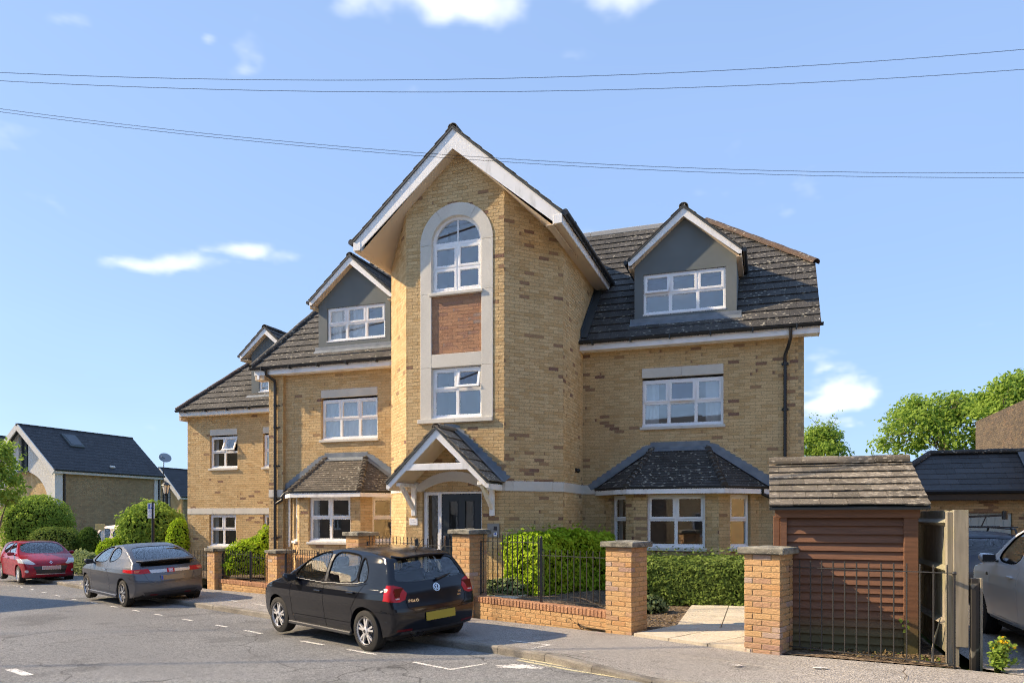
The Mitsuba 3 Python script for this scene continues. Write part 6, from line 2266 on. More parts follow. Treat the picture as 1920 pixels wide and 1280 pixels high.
# ---- red hatchback facing the camera
RC = dict(
    body=dict(side=[(0.02, 0.30), (0.0, 0.50), (0.05, 0.70), (0.22, 0.83), (0.70, 0.97), (0.95, 1.03), (1.40, 1.28), (1.75, 1.43), (2.1, 1.475), (2.6, 1.48), (3.2, 1.44), (3.6, 1.36), (3.8, 1.1), (3.9, 0.95), (3.97, 0.7), (4.0, 0.5), (3.95, 0.3), (3.85, 0.24), (3.3, 0.2), (0.7, 0.2), (0.2, 0.2)],
              half=[(0, 0.15), (0.74, 0.16), (0.82, 0.24), (0.84, 0.5), (0.855, 0.7), (0.845, 0.85), (0.82, 0.98), (0.75, 1.18), (0.67, 1.34), (0.6, 1.43), (0.5, 1.48), (0.3, 1.52), (0, 1.54)],
              plan=[(0, 0.84), (0.25, 0.92), (0.7, 0.99), (1.3, 1.0), (2.9, 1.0), (3.5, 0.97), (4.0, 0.88)], L=4.0, W=1.71, nose_bow=0.26, tail_bow=0.1, crown=0.05),
    r=0.31, axles=(0.84, 3.42), belt=0.98, cab=(0.95, 3.8), seats=1.9, bench=2.75, spokes=(5, 'wide'), alloy='alloy_bright', rim=0.72, paint='paint_red',
    glass=[('front_door_glass', 'side', [(1.30, 1.04), (2.20, 1.01), (2.20, 1.40), (1.90, 1.38), (1.6, 1.27), (1.45, 1.17)], 'car_glass_far', None),
           ('rear_door_glass', 'side', [(2.28, 1.01), (3.0, 1.06), (3.15, 1.2), (2.9, 1.36), (2.28, 1.40)], 'car_glass_far', None),
           ('windscreen', 'front', [(-0.70, 1.035), (0.70, 1.035), (0.585, 1.41), (-0.585, 1.41)], 'car_glass_far', (0.6, 2.0)),
           ('rear_window', 'front', [(-0.6, 1.04), (0.6, 1.04), (0.5, 1.33), (-0.5, 1.33)], 'car_glass_far', (3.3, 4.2))],
    gaps=[('side', [(1.28, 1.0), (1.22, 0.7), (1.26, 0.40), (1.34, 0.25), (3.0, 0.25)], None), ('side', [(2.24, 1.0), (2.24, 0.26)], None),
          ('front', [(-0.66, 0.86), (-0.50, 0.70), (-0.3, 0.665), (0.3, 0.665), (0.50, 0.70), (0.66, 0.86)], (-0.4, 0.7))],
    patches=[('headlamp', 'lamp_clear', 'front', [(-0.84, 0.86), (-0.62, 0.87), (-0.44, 0.70), (-0.52, 0.67), (-0.84, 0.73)], (-0.3, 0.95), True, 0.004, None),
             ('headlamp', 'lamp_clear', 'front', [(0.84, 0.86), (0.62, 0.87), (0.44, 0.70), (0.52, 0.67), (0.84, 0.73)], (-0.3, 0.95), True, 0.004, None),
             ('upper_grille', 'trim_grey', 'front', [(-0.52, 0.62), (0.52, 0.62), (0.46, 0.50), (-0.46, 0.50)], (-0.3, 0.6), True, 0.0015, None),
             ('lower_grille', 'black_plastic', 'front', [(-0.46, 0.495), (0.46, 0.495), (0.42, 0.36), (-0.42, 0.36)], (-0.3, 0.6), True, -0.004, None),
             ('bumper_lip', 'alloy', 'front', [(-0.44, 0.355), (0.44, 0.355), (0.44, 0.325), (-0.44, 0.325)], (-0.3, 0.6), True, 0.004, None),
             ('fog_lamp', 'lamp_clear', 'front', [(-0.68 + 0.05 * math.cos(a), 0.44 + 0.05 * math.sin(a)) for a in np.linspace(0, 6.28, 14)[:-1]], (-0.3, 0.7), True, 0.003, None),
             ('fog_lamp', 'lamp_clear', 'front', [(0.68 + 0.05 * math.cos(a), 0.44 + 0.05 * math.sin(a)) for a in np.linspace(0, 6.28, 14)[:-1]], (-0.3, 0.7), True, 0.003, None)],
    mirror=(1.32, 0.84, 1.03), handles=((2.1, 0.86), (2.95, 0.88)), handle_y=0.856)
k = thing('red_hatchback', 'dark red five-door hatchback facing the camera at the far left kerb', 'car', 'cars parked along the kerb')
f_ = np.array([0.715, -0.70])
lft = np.array([0.70, 0.715])                      # the car's left side is towards the kerb
# its right front wheel stands near (-16.9, 25.0)
wp = np.array([-16.95, 25.05])
org = wp + f_ * 0.84 + lft * 0.82
RCM = car_frame(org[0], org[1], float(gz(*org)) - 0.10 + 0.02, *f_, sz=0.97)
rc = build_car(k, RCM, RC)
xe = tail_x(rc, 0.0, 0.76, True)


def on_nose(M, y, z, x, tilt=0.0):
    c, s = math.cos(tilt), math.sin(tilt)
    return M @ frame((x, y, z), (0, -1, 0), (s, 0, c), (-c, 0, s))


dm_ = Polygon([(0, 0.065), (0.05, 0.0), (0, -0.065), (-0.05, 0.0)])
flat(on_nose(RCM, 0, 0.74, tail_x(rc, 0, 0.74, True), 0.5), [dm_.difference(Polygon([(0.0, 0.036), (0.026, 0.0), (0, -0.036), (-0.026, 0.0)]))], -0.01, 0.014).put(k, 'emblem', 'chrome')
flat(on_nose(RCM, 0, 0.56, tail_x(rc, 0, 0.56, True) - 0.012, 0.05), [sbox(-0.27, -0.056, 0.27, 0.056)], 0, 0.008).put(k, 'number_plate', 'plate_pink')
flat(on_nose(RCM, 0, 0.56, tail_x(rc, 0, 0.56, True) - 0.004, 0.05), [sbox(-0.28, -0.064, 0.28, 0.064)], -0.008, 0.002).put(k, 'plate_frame', 'white_sign')

# ---- silver off-roader on the driveway at the right edge
SV = dict(
    body=dict(side=[(0.03, 0.42), (0.0, 0.60), (0.06, 0.85), (0.30, 0.98), (1.0, 1.07), (1.35, 1.12), (1.85, 1.45), (2.2, 1.61), (2.6, 1.665), (3.4, 1.66), (4.1, 1.60), (4.3, 1.45), (4.5, 1.1), (4.6, 0.8), (4.6, 0.5), (4.45, 0.32), (0.6, 0.30), (0.2, 0.32)],
              half=[(0, 0.25), (0.78, 0.26), (0.86, 0.36), (0.885, 0.6), (0.90, 0.80), (0.89, 0.95), (0.865, 1.08), (0.80, 1.3), (0.72, 1.5), (0.64, 1.61), (0.5, 1.67), (0, 1.71)],
              plan=[(0, 0.84), (0.3, 0.92), (0.8, 0.99), (1.4, 1.0), (3.6, 1.0), (4.2, 0.96), (4.6, 0.88)], L=4.6, W=1.8, nose_bow=0.22, tail_bow=0.1, crown=0.05),
    r=0.345, axles=(0.92, 3.59), belt=1.07, cab=(1.3, 4.3), seats=2.25, bench=3.2, spokes=(5, 'double'), alloy='alloy', rim=0.68, paint='paint_silver',
    glass=[('front_door_glass', 'side', [(1.70, 1.13), (2.62, 1.11), (2.62, 1.57), (2.30, 1.55), (2.0, 1.40)], 'car_glass_far', None),
           ('rear_door_glass', 'side', [(2.70, 1.11), (3.5, 1.13), (3.55, 1.5), (2.70, 1.57)], 'car_glass_far', None),
           ('windscreen', 'front', [(-0.72, 1.14), (0.72, 1.14), (0.62, 1.58), (-0.62, 1.58)], 'car_glass_far', (1.0, 2.5)),
           ('rear_window', 'front', [(-0.62, 1.14), (0.62, 1.14), (0.55, 1.52), (-0.55, 1.52)], 'car_glass_far', (3.9, 4.8))],
    gaps=[('side', [(1.55, 1.08), (1.50, 0.8), (1.52, 0.50), (1.6, 0.38), (3.1, 0.38)], None), ('side', [(2.66, 1.09), (2.66, 0.4)], None)],
    patches=[('side_repeater', 'black_plastic', 'side', [(1.36, 0.90), (1.46, 0.90), (1.44, 0.94), (1.37, 0.94)], (-1.5, 0.0), True, 0.003, None),
             ('headlamp', 'lamp_clear', 'front', [(-0.80, 0.90), (-0.5, 0.86), (-0.5, 0.75), (-0.80, 0.78)], (-0.3, 0.6), True, 0.003, None),
             ('headlamp', 'lamp_clear', 'front', [(0.80, 0.90), (0.5, 0.86), (0.5, 0.75), (0.80, 0.78)], (-0.3, 0.6), True, 0.003, None),
             ('tail_lamp', 'lamp_red', 'front', [(-0.85, 1.1), (-0.66, 1.1), (-0.66, 0.85), (-0.85, 0.85)], (4.0, 4.9), True, 0.003, None),
             ('tail_lamp', 'lamp_red', 'front', [(0.85, 1.1), (0.66, 1.1), (0.66, 0.85), (0.85, 0.85)], (4.0, 4.9), True, 0.003, None)],
    mirror=(1.72, 0.88, 1.16), handles=((2.42, 0.945), (3.4, 0.96)), handle_y=0.902, tyre_w=0.22)
k = thing('silver_off_roader', 'silver off-road car on the driveway, cut by the right edge of the picture', 'car')
fx, fy = fw(0, 1)
# nose towards the garage; left front wheel near u = 3.03, n = 12.1
ox, oy = fw(2.86 + 0.88, 12.1 + 0.92)
SVM = car_frame(ox, oy, 0.02, fx, fy, sz=0.97)
build_car(k, SVM, SV)

# ---- dark estate with a roof rack in front of the garage
ES = dict(SV)
ES['paint'] = 'paint_navy'
ES['patches'] = [p for p in SV['patches'] if p[0] != 'side_repeater']
ES['glass'] = [(n, kd, [(y * 1.06, z) for y, z in pts] if n == 'rear_window' else pts, 'car_glass_far', xr) for n, kd, pts, g, xr in SV['glass']]
k = thing('dark_estate_car', 'dark blue-black estate car with roof bars parked before the slate-roofed garage', 'car')
ox, oy = fw(3.95, 20.6)
ESM = car_frame(ox, oy, -0.02, fx, fy, sz=0.85)
build_car(k, ESM, ES)
for s in (-1, 1):
    m = MB(ESM)
    m.tube([(2.1, s * 0.60, 1.63), (2.2, s * 0.60, 1.74), (4.0, s * 0.60, 1.72), (4.1, s * 0.60, 1.60)], 0.02, 8)
    m.put(k, 'roof_rail', 'black_plastic', smooth=40)
for x in (2.5, 3.7):
    m = MB(ESM)
    m.cbox(x, x + 0.06, -0.72, 0.72, 1.745, 1.775, 0.008)
    m.put(k, 'roof_bar', 'black_plastic')
m = MB(ESM)
m.tube([(3.72, 0.1, 1.78), (3.74, 0.17, 2.0)], 0.012, 8)
m.bar((3.72, -0.2, 2.0), (3.72, 0.5, 2.04), 0.05, 0.05)
m.tube([(3.72, 0.5, 1.94), (3.72, 0.5, 2.14)], 0.05, 10)
m.put(k, 'cycle_carrier', 'black_plastic')
# ------------------------------------------------------------------ leaves
def leaf_mesh(p, n, size, seed, aspect=0.55, fold=0.25, spread=0.9, droop=0.0):
    """one folded leaf (two triangles pairs) at each point"""
    r = np.random.RandomState(seed)
    N = len(p)
    d = n + r.normal(0, spread, (N, 3))
    d /= np.linalg.norm(d, axis=1, keepdims=True)
    t = np.cross(d, r.normal(0, 1, (N, 3)))
    t[:, 2] -= droop
    t /= np.linalg.norm(t, axis=1, keepdims=True)
    b = np.cross(d, t)
    s = size * (0.65 + 0.7 * r.rand(N))[:, None]
    tip, base = p + t * s * 0.5, p - t * s * 0.5
    mid = p + d * s * fold * 0.3
    l, q = mid + b * s * aspect * 0.5, mid - b * s * aspect * 0.5
    v = np.stack([base, l, tip, q], 1).reshape(-1, 3)
    k = np.arange(N)[:, None] * 4
    f = np.concatenate([k + [0, 2, 1], k + [0, 3, 2]], 1).reshape(-1, 3)
    return v, f, r.rand(N)


def leaves(parent, name, p, n, size, matn, seed, label=None, **k):
    v, f, t = leaf_mesh(p, n, size, seed, **k)
    t = np.clip(0.55 * t + 0.75 * (meshkit.fbm(np.asarray(p) * 2.2, 2, seed % 7) - 0.22), 0, 1)
    uv = np.repeat(np.stack([t, t], 1), 4, axis=0)
    return put(parent, name, trimesh.Trimesh(v, f, process=False), matn, uv=uv, kind='stuff')


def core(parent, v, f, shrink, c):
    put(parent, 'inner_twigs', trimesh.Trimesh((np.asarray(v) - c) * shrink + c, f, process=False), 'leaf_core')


def clump_noise(p, amp, freq, seed):
    return (meshkit.fbm(p * freq + seed, 3, seed) - 0.5) * 2 * amp


def box_hedge(key, M, lx, ly, h, z0, matn, size, count, seed, rough=0.07, round_=0.16, top_fn=None, tops=None):
    """clipped hedge: local box 0..lx, 0..ly, z0..z0+h with rounded edges and a ragged skin"""
    r = np.random.RandomState(seed)
    areas = np.array([lx * h, lx * h, ly * h, ly * h, lx * ly])
    c = r.choice(5, count, p=areas / areas.sum())
    a, b = r.rand(count), r.rand(count)
    P = np.zeros((count, 3))
    Nn = np.zeros((count, 3))
    for i, (px, py, pz, nn) in enumerate(((a * lx, 0 * a, b * h, (0, -1, 0)), (a * lx, 0 * a + ly, b * h, (0, 1, 0)), (0 * a, a * ly, b * h, (-1, 0, 0)), (0 * a + lx, a * ly, b * h, (1, 0, 0)), (a * lx, b * ly, 0 * a + h, (0, 0, 1)))):
        m = c == i
        P[m] = np.stack([px, py, pz], 1)[m]
        Nn[m] = nn
    ctr = np.array([lx / 2, ly / 2, h / 2])
    half = np.array([lx / 2, ly / 2, h / 2])
    q = P - ctr
    inner = np.clip(q, -(half - round_), half - round_)
    inner[:, 2] = np.where(q[:, 2] < 0, np.clip(q[:, 2], -half[2], half[2]), inner[:, 2])
    d = q - inner
    dn = np.linalg.norm(d, axis=1, keepdims=True)
    nn = np.where(dn > 1e-6, d / np.maximum(dn, 1e-6), Nn)
    skin = inner + nn * np.minimum(dn, round_)
    skin += nn * (clump_noise(P + M[:3, 3], rough * 1.6, 2.6, seed)[:, None] + clump_noise(P, rough, 7.0, seed + 3)[:, None] - (r.rand(count)[:, None] ** 2) * rough * 2.2)
    stray = r.rand(count) < 0.035
    skin = skin + np.where(stray, 0.03 + 0.10 * r.rand(count), 0)[:, None] * (nn + (0, 0, 0.5))
    P = skin + ctr
    if top_fn is not None:
        P[:, 2] *= top_fn(P[:, 0] / lx, P[:, 1] / ly)
    P[:, 2] += z0
    R = M[:3, :3]
    k = leaves(key, 'foliage', P @ R.T + M[:3, 3], nn @ R.T + (0, 0, 0.25), size, matn, seed, spread=0.55)
    e = 0.82
    m = MB(M)
    v, f = CHAM
    pv = ctr + v * half * (1 - np.minimum(0.5, (0.10 + rough) / half))
    pv[:, 2] = np.maximum(pv[:, 2], 0)
    if top_fn is not None:
        pv[:, 2] *= top_fn(pv[:, 0] / lx, pv[:, 1] / ly) * 0.95
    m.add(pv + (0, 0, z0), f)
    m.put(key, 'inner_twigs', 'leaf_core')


def ball_shrub(key, c, rad, matn, size, count, seed, rough=0.12, flat_bottom=0.55, power=2.0, inner=0.86, stem=True, spread=0.6):
    r = np.random.RandomState(seed)
    d = r.normal(0, 1, (count, 3))
    d /= np.linalg.norm(d, axis=1, keepdims=True)
    d = d[d[:, 2] > -flat_bottom]
    se = (np.abs(d) ** power).sum(1) ** (-1 / power)
    depth = 1 - 0.22 * r.rand(len(d)) ** 2 + np.where(r.rand(len(d)) < 0.04, 0.13 * r.rand(len(d)), 0)
    k = 1 + clump_noise(d * 1.0 + seed, rough, 2.3, seed) + clump_noise(d * 1.0, rough * 0.6, 6.0, seed + 1)
    p = d * (se * depth * k)[:, None] * np.asarray(rad) + np.asarray(c)
    leaves(key, 'foliage', p, d / np.asarray(rad) * np.mean(rad) + (0, 0, 0.25), size, matn, seed, spread=spread)
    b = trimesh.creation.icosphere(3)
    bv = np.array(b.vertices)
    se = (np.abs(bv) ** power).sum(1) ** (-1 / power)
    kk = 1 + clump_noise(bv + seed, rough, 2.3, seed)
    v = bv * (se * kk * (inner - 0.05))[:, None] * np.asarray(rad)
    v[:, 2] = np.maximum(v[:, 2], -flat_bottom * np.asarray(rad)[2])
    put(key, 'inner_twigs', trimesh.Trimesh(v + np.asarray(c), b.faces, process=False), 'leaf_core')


def tree(key, base, h, crown_c, crown_r, matn, n_clusters, per, size, seed, trunk_r=0.16, lean=(0, 0), sparse=0.0, cluster_r=0.55, limbs=9, bark='bark'):
    """tapered trunk, limbs reaching into the crown, and leaf clusters at their tips"""
    r = np.random.RandomState(seed)
    base, cc, cr = np.array(base, float), np.array(crown_c, float), np.array(crown_r, float)
    w = MB()
    top = cc + (0, 0, cr[2] * 0.3)
    pts = [base + (top - base) * t + r.normal(0, 0.06, 3) * (t > 0) * h * 0.1 for t in np.linspace(0, 1, 7)]
    w.tube(pts, np.linspace(trunk_r, trunk_r * 0.18, 7), 8)
    w.put(key, 'trunk', bark, smooth=50)
    L = MB()
    d = r.normal(0, 1, (n_clusters, 3))
    d /= np.linalg.norm(d, axis=1, keepdims=True)
    d[:, 2] = np.where(d[:, 2] < -0.55, -d[:, 2], d[:, 2])
    cl = cc + d * cr * (0.35 + 0.65 * r.rand(n_clusters) ** 0.45)[:, None] * (1 + clump_noise(d + seed, 0.22, 1.8, seed))[:, None]
    mains = []
    for i in range(limbs):
        t = 0.25 + 0.6 * i / limbs
        s = base + (top - base) * t
        tgt = cl[r.randint(n_clusters)] * 0.75 + s * 0.25
        m = (s + tgt) / 2 + (0, 0, 0.08 * h) + r.normal(0, 0.05 * h, 3)
        c = [s, s * 0.5 + m * 0.5 + (0, 0, 0.02 * h), m, tgt]
        L.tube(c, np.linspace(trunk_r * 0.5, trunk_r * 0.12, 4), 6)
        mains += [m, tgt]
    mains = np.array(mains)
    for q in cl:
        j = np.argmin(np.linalg.norm(mains - q, axis=1))
        a = mains[j]
        m = (a + q) / 2 + r.normal(0, 0.04 * h, 3)
        L.tube([a, m, q], [trunk_r * 0.14, trunk_r * 0.08, trunk_r * 0.03], 4, cap=False)
    L.put(key, 'limbs', bark, smooth=50)
    P, Nn = [], []
    for q in cl:
        n = int(per * (0.5 + r.rand()))
        e = r.normal(0, 1, (n, 3))
        e /= np.linalg.norm(e, axis=1, keepdims=True)
        rr = cluster_r * (0.6 + 0.7 * r.rand())
        P.append(q + e * (r.rand(n) ** 0.5)[:, None] * rr * (1.15, 1.15, 0.75))
        Nn.append(e * 0.6 + (q - cc) / np.linalg.norm(q - cc) * 0.3 + (0, 0, 0.5))
    leaves(key, 'crown', np.vstack(P), np.vstack(Nn), size, matn, seed, spread=0.6, droop=0.3)


def wpt(x, y, Z):
    """world point at depth Z under the picture point (used only to work out where things stand)"""
    return np.array([(x - 960) / 1370 * Z, Z, 1.69 + (968 - y) / 1370 * Z])


# ------------------------------------------------------------------ hedges and shrubs in the garden
k = thing('clipped_hedge', 'bright yellow-green leafy hedge behind the tall railing left of the gateway', 'hedge')
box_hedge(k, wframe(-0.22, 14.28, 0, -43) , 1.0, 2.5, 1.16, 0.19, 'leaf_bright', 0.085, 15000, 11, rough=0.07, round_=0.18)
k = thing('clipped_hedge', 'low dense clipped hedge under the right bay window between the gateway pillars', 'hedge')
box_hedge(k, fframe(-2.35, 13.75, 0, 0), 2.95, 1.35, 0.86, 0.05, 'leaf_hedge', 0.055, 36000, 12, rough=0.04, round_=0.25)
k = thing('ground_plant', 'grey-leaved low plant at the foot of the bright hedge beside the entrance path', 'plant')
ball_shrub(k, (-0.15, 13.9, 0.30), (0.45, 0.3, 0.22), 'leaf_pale', 0.09, 900, 13, rough=0.25)
k = thing('ground_plant', 'grey-leaved low plant at the left foot of the low clipped hedge', 'plant')
ball_shrub(k, (2.35, 12.75, 0.12), (0.35, 0.22, 0.2), 'leaf_pale', 0.07, 700, 14, rough=0.25)
k = thing('golden_shrub', 'bright lime-green shrub rising to the corner pier behind the left railing', 'shrub')
c = wpt(468, 1050, 19.6)
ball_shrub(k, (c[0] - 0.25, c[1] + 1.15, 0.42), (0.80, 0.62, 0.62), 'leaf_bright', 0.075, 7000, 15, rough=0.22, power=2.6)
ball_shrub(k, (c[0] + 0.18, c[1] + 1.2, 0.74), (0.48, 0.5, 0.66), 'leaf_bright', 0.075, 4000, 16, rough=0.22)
# shrubs by the left neighbours
for lab, x, y, Z, rad, m, size, n, sd, pw in (
        ('large clipped dome-shaped bush before the white-gabled house', 70, 992, 33, (1.36, 1.3, 1.5), 'leaf_tree', 0.11, 14000, 21, 2.6),
        ('low rounded hedge right of the large dome-shaped bush', 105, 1020, 31, (0.95, 0.8, 0.72), 'leaf_hedge', 0.09, 6000, 22, 3.0),
        ('small dark conical bush beside the pale parked van', 166, 1018, 31, (0.45, 0.45, 0.68), 'leaf_dark', 0.08, 4000, 23, 2.0),
        ('round glossy green bush behind the parking sign post', 286, 1002, 26.5, (1.2, 1.1, 1.15), 'leaf_tree', 0.12, 9000, 24, 2.2),
        ('low yellow-green shrub left of the round glossy bush', 214, 1035, 25.5, (0.55, 0.5, 0.5), 'leaf_bright', 0.09, 3000, 25, 2.0),
        ('sprig of yellow-green shrub by the far left corner of the flats', 335, 1015, 24.5, (0.4, 0.4, 0.75), 'leaf_bright', 0.09, 2500, 26, 2.0)):
    k = thing('rounded_bush', lab, 'bush')
    c = wpt(x, y, Z)
    ball_shrub(k, c, rad, m, size, n, sd, rough=0.10 if pw > 2.4 else 0.16, power=pw, flat_bottom=0.95)
k = thing('verge_planting', 'band of pale green ground cover on the verge between the red and grey cars', 'ground cover', kind='stuff')
r_ = np.random.RandomState(31)
P = []
for i in range(9000):
    t, s = r_.rand(), r_.rand()
    a = np.array([-20.8, 31.6]) * (1 - t) + np.array([-12.0, 23.6]) * t
    q = a + np.array([0.7, 0.714]) * (0.2 + 1.5 * s)
    hgt = 0.95 * (0.35 + 0.65 * math.sin(math.pi * min(1, 0.15 + s * 0.8))) * (0.6 + 0.5 * meshkit.noise(np.array([q[0] * 1.3, q[1] * 1.3, 0]), 3))
    P.append((q[0], q[1], float(gz(*q)) + hgt * r_.rand() ** 0.5))
P = np.array(P)
v, f, t = leaf_mesh(P, np.tile([-0.3, -0.3, 1.0], (len(P), 1)), 0.17, 32, spread=0.6)
t = np.clip(meshkit.noise(P * 0.7, 9) * 1.2 - 0.2 + 0.3 * t, 0, 1)
scene[k] = mikit.ply(trimesh.Trimesh(v, f, process=False), 'leaf_pale', uv=np.repeat(np.stack([t, t], 1), 4, axis=0))

# ------------------------------------------------------------------ trees
k = thing('broadleaf_tree', 'wide airy maple-like tree behind the slate-roofed garage', 'tree')
b = wpt(1780, 960, 38)
tree(k, (b[0], b[1], 0.2), 8, wpt(1775, 812, 38), (3.2, 2.4, 2.05), 'leaf_tree', 165, 55, 0.22, 41, trunk_r=0.2, cluster_r=0.6)
k = thing('broadleaf_tree', 'dense bright green tree at the right edge above the dark brick wall', 'tree')
b = wpt(1915, 960, 34)
tree(k, (b[0], b[1], 0.2), 9, wpt(1918, 800, 34), (2.0, 2.0, 2.3), 'leaf_tree', 90, 110, 0.22, 42, trunk_r=0.2, cluster_r=0.6)
k = thing('broadleaf_tree', 'dark green tree with thin bare top twigs beside the right corner of the flats', 'tree')
b = wpt(1545, 960, 34)
tree(k, (b[0], b[1], 0.2), 6, wpt(1541, 838, 34), (1.0, 1.0, 0.95), 'leaf_tree', 55, 80, 0.15, 43, trunk_r=0.12, cluster_r=0.42)
tw = MB()
r_ = np.random.RandomState(4)
P = []
c0 = wpt(1541, 830, 34)
for i in range(14):
    a = c0 + r_.normal(0, 0.3, 3)
    e = wpt(1512 + 58 * r_.rand(), 778 + 40 * r_.rand(), 34)
    m = (a + e) / 2 + r_.normal(0, 0.12, 3)
    tw.tube([a, m, e], [0.02, 0.014, 0.006], 4)
    for j in range(7):
        P.append(e + r_.normal(0, 0.13, 3))
tw.put(k, 'bare_twigs', 'bark', smooth=40)
leaves(k, 'twig_leaves', np.array(P), np.tile([0, 0, 1.0], (len(P), 1)), 0.12, 'leaf_tree', 44)
k = thing('street_tree', 'leafy young tree at the far left edge in front of the white-gabled house', 'tree')
b = wpt(-6, 1000, 27)
tree(k, (b[0], b[1], -0.6), 5, wpt(-8, 912, 27), (0.75, 0.9, 1.55), 'leaf_tree', 60, 60, 0.17, 45, trunk_r=0.08, cluster_r=0.4)
# flowering weed at the post
k = thing('flowering_weed', 'clump of green weed with small yellow flowers at the foot of the black post', 'plant')
c = np.array([5.12, 7.72, 0.06])
r_ = np.random.RandomState(5)
st, P, Q = MB(), [], []
for i in range(44):
    a = r_.rand() * 6.28
    e = c + np.array([math.cos(a) * 0.17 * r_.rand(), math.sin(a) * 0.12 * r_.rand(), 0.12 + 0.22 * r_.rand()]) + (0.04, 0, 0)
    st.tube([c + (math.cos(a) * 0.02, math.sin(a) * 0.02, -0.02), (c + e) / 2 + (0, 0, 0.03), e], [0.003, 0.0025, 0.0015], 5)
    for j in range(9):
        P.append(c + (e - c) * (0.25 + 0.75 * r_.rand()) + r_.normal(0, 0.025, 3))
    if i % 4 == 0:
        for j in range(6):
            Q.append(e + (0, 0, 0.012) + r_.normal(0, 0.009, 3))
st.put(k, 'stems', 'leaf_core')
leaves(k, 'foliage', np.array(P), np.tile([0, -0.3, 1.0], (len(P), 1)), 0.055, 'leaf_tree', 51, aspect=0.7)
leaves(k, 'petals', np.array(Q), np.tile([0, -0.3, 1.0], (len(Q), 1)), 0.02, 'petal', 52, aspect=0.9)
k = thing('weeds', 'dry litter and small weeds along the foot of the bin store railing', 'weeds', kind='stuff')
r_ = np.random.RandomState(6)
P = []
for i in range(520):
    t = r_.rand()
    a = np.array([3.5, 9.3]) * (1 - t) + np.array([4.8, 8.1]) * t
    q = a + np.array([0.66, 0.75]) * (r_.rand() * 0.42 - 0.06)
    P.append((q[0], q[1], float(garden_z(*q)) + 0.01 + 0.035 * r_.rand() ** 3))
P = np.array(P)
v, f, t = leaf_mesh(P, np.tile([0, 0, 1.0], (len(P), 1)), 0.05, 53, spread=0.5)
scene[k] = mikit.ply(trimesh.Trimesh(v, f, process=False), 'dry_leaf', uv=np.repeat(np.stack([t, t], 1), 4, axis=0))
leaf_mat('dry_leaf', (0.14, 0.10, 0.05), (0.26, 0.2, 0.12), (0.10, 0.16, 0.03), 0.3)
k = thing('leaf_litter', 'dry leaf litter on the soil bed beside the gateway path', 'leaf litter', kind='stuff')
P = []
for i in range(1500):
    u, n = -3.0 + 2.2 * r_.rand(), 10.9 + 2.9 * r_.rand()
    x, y = fw(u, n)
    if u < -1.36 and n > 11.0:
        P.append((x, y, float(garden_z(x, y)) + 0.006 + 0.01 * r_.rand()))
P = np.array(P)
v, f, t = leaf_mesh(P, np.tile([0, 0, 1.0], (len(P), 1)), 0.045, 54, spread=0.35)
scene[k] = mikit.ply(trimesh.Trimesh(v, f, process=False), 'dry_leaf', uv=np.repeat(np.stack([t * 0.8, t], 1), 4, axis=0))
k = thing('weed_sprig', 'single yellowed weed stem between the railing and the fence', 'plant')
m = MB()
x, y = 4.72, 8.22
m.tube([(x, y, 0.03), (x + 0.03, y + 0.02, 0.25), (x + 0.10, y, 0.55)], [0.012, 0.010, 0.006], 6)
m.put(k, 'stem', 'wood_grey', smooth=True)
P = np.array([(4.55 + a, 8.5, 0.42 + b) for a, b in ((0, 0), (0.05, 0.05), (-0.03, 0.06), (0.02, -0.06), (0.06, -0.02))])
leaves(k, 'leaf', P, np.tile([0, -1.0, 0.3], (5, 1)), 0.055, 'leaf_tree', 55, aspect=0.8, spread=0.3)
# ------------------------------------------------------------------ neighbouring houses
def quadmesh(M, quads, uv=(0.5, 0.5)):
    m = MB(M)
    for q in quads:
        m.add(q, [(0, 1, 2), (0, 2, 3)], uv)
    return m


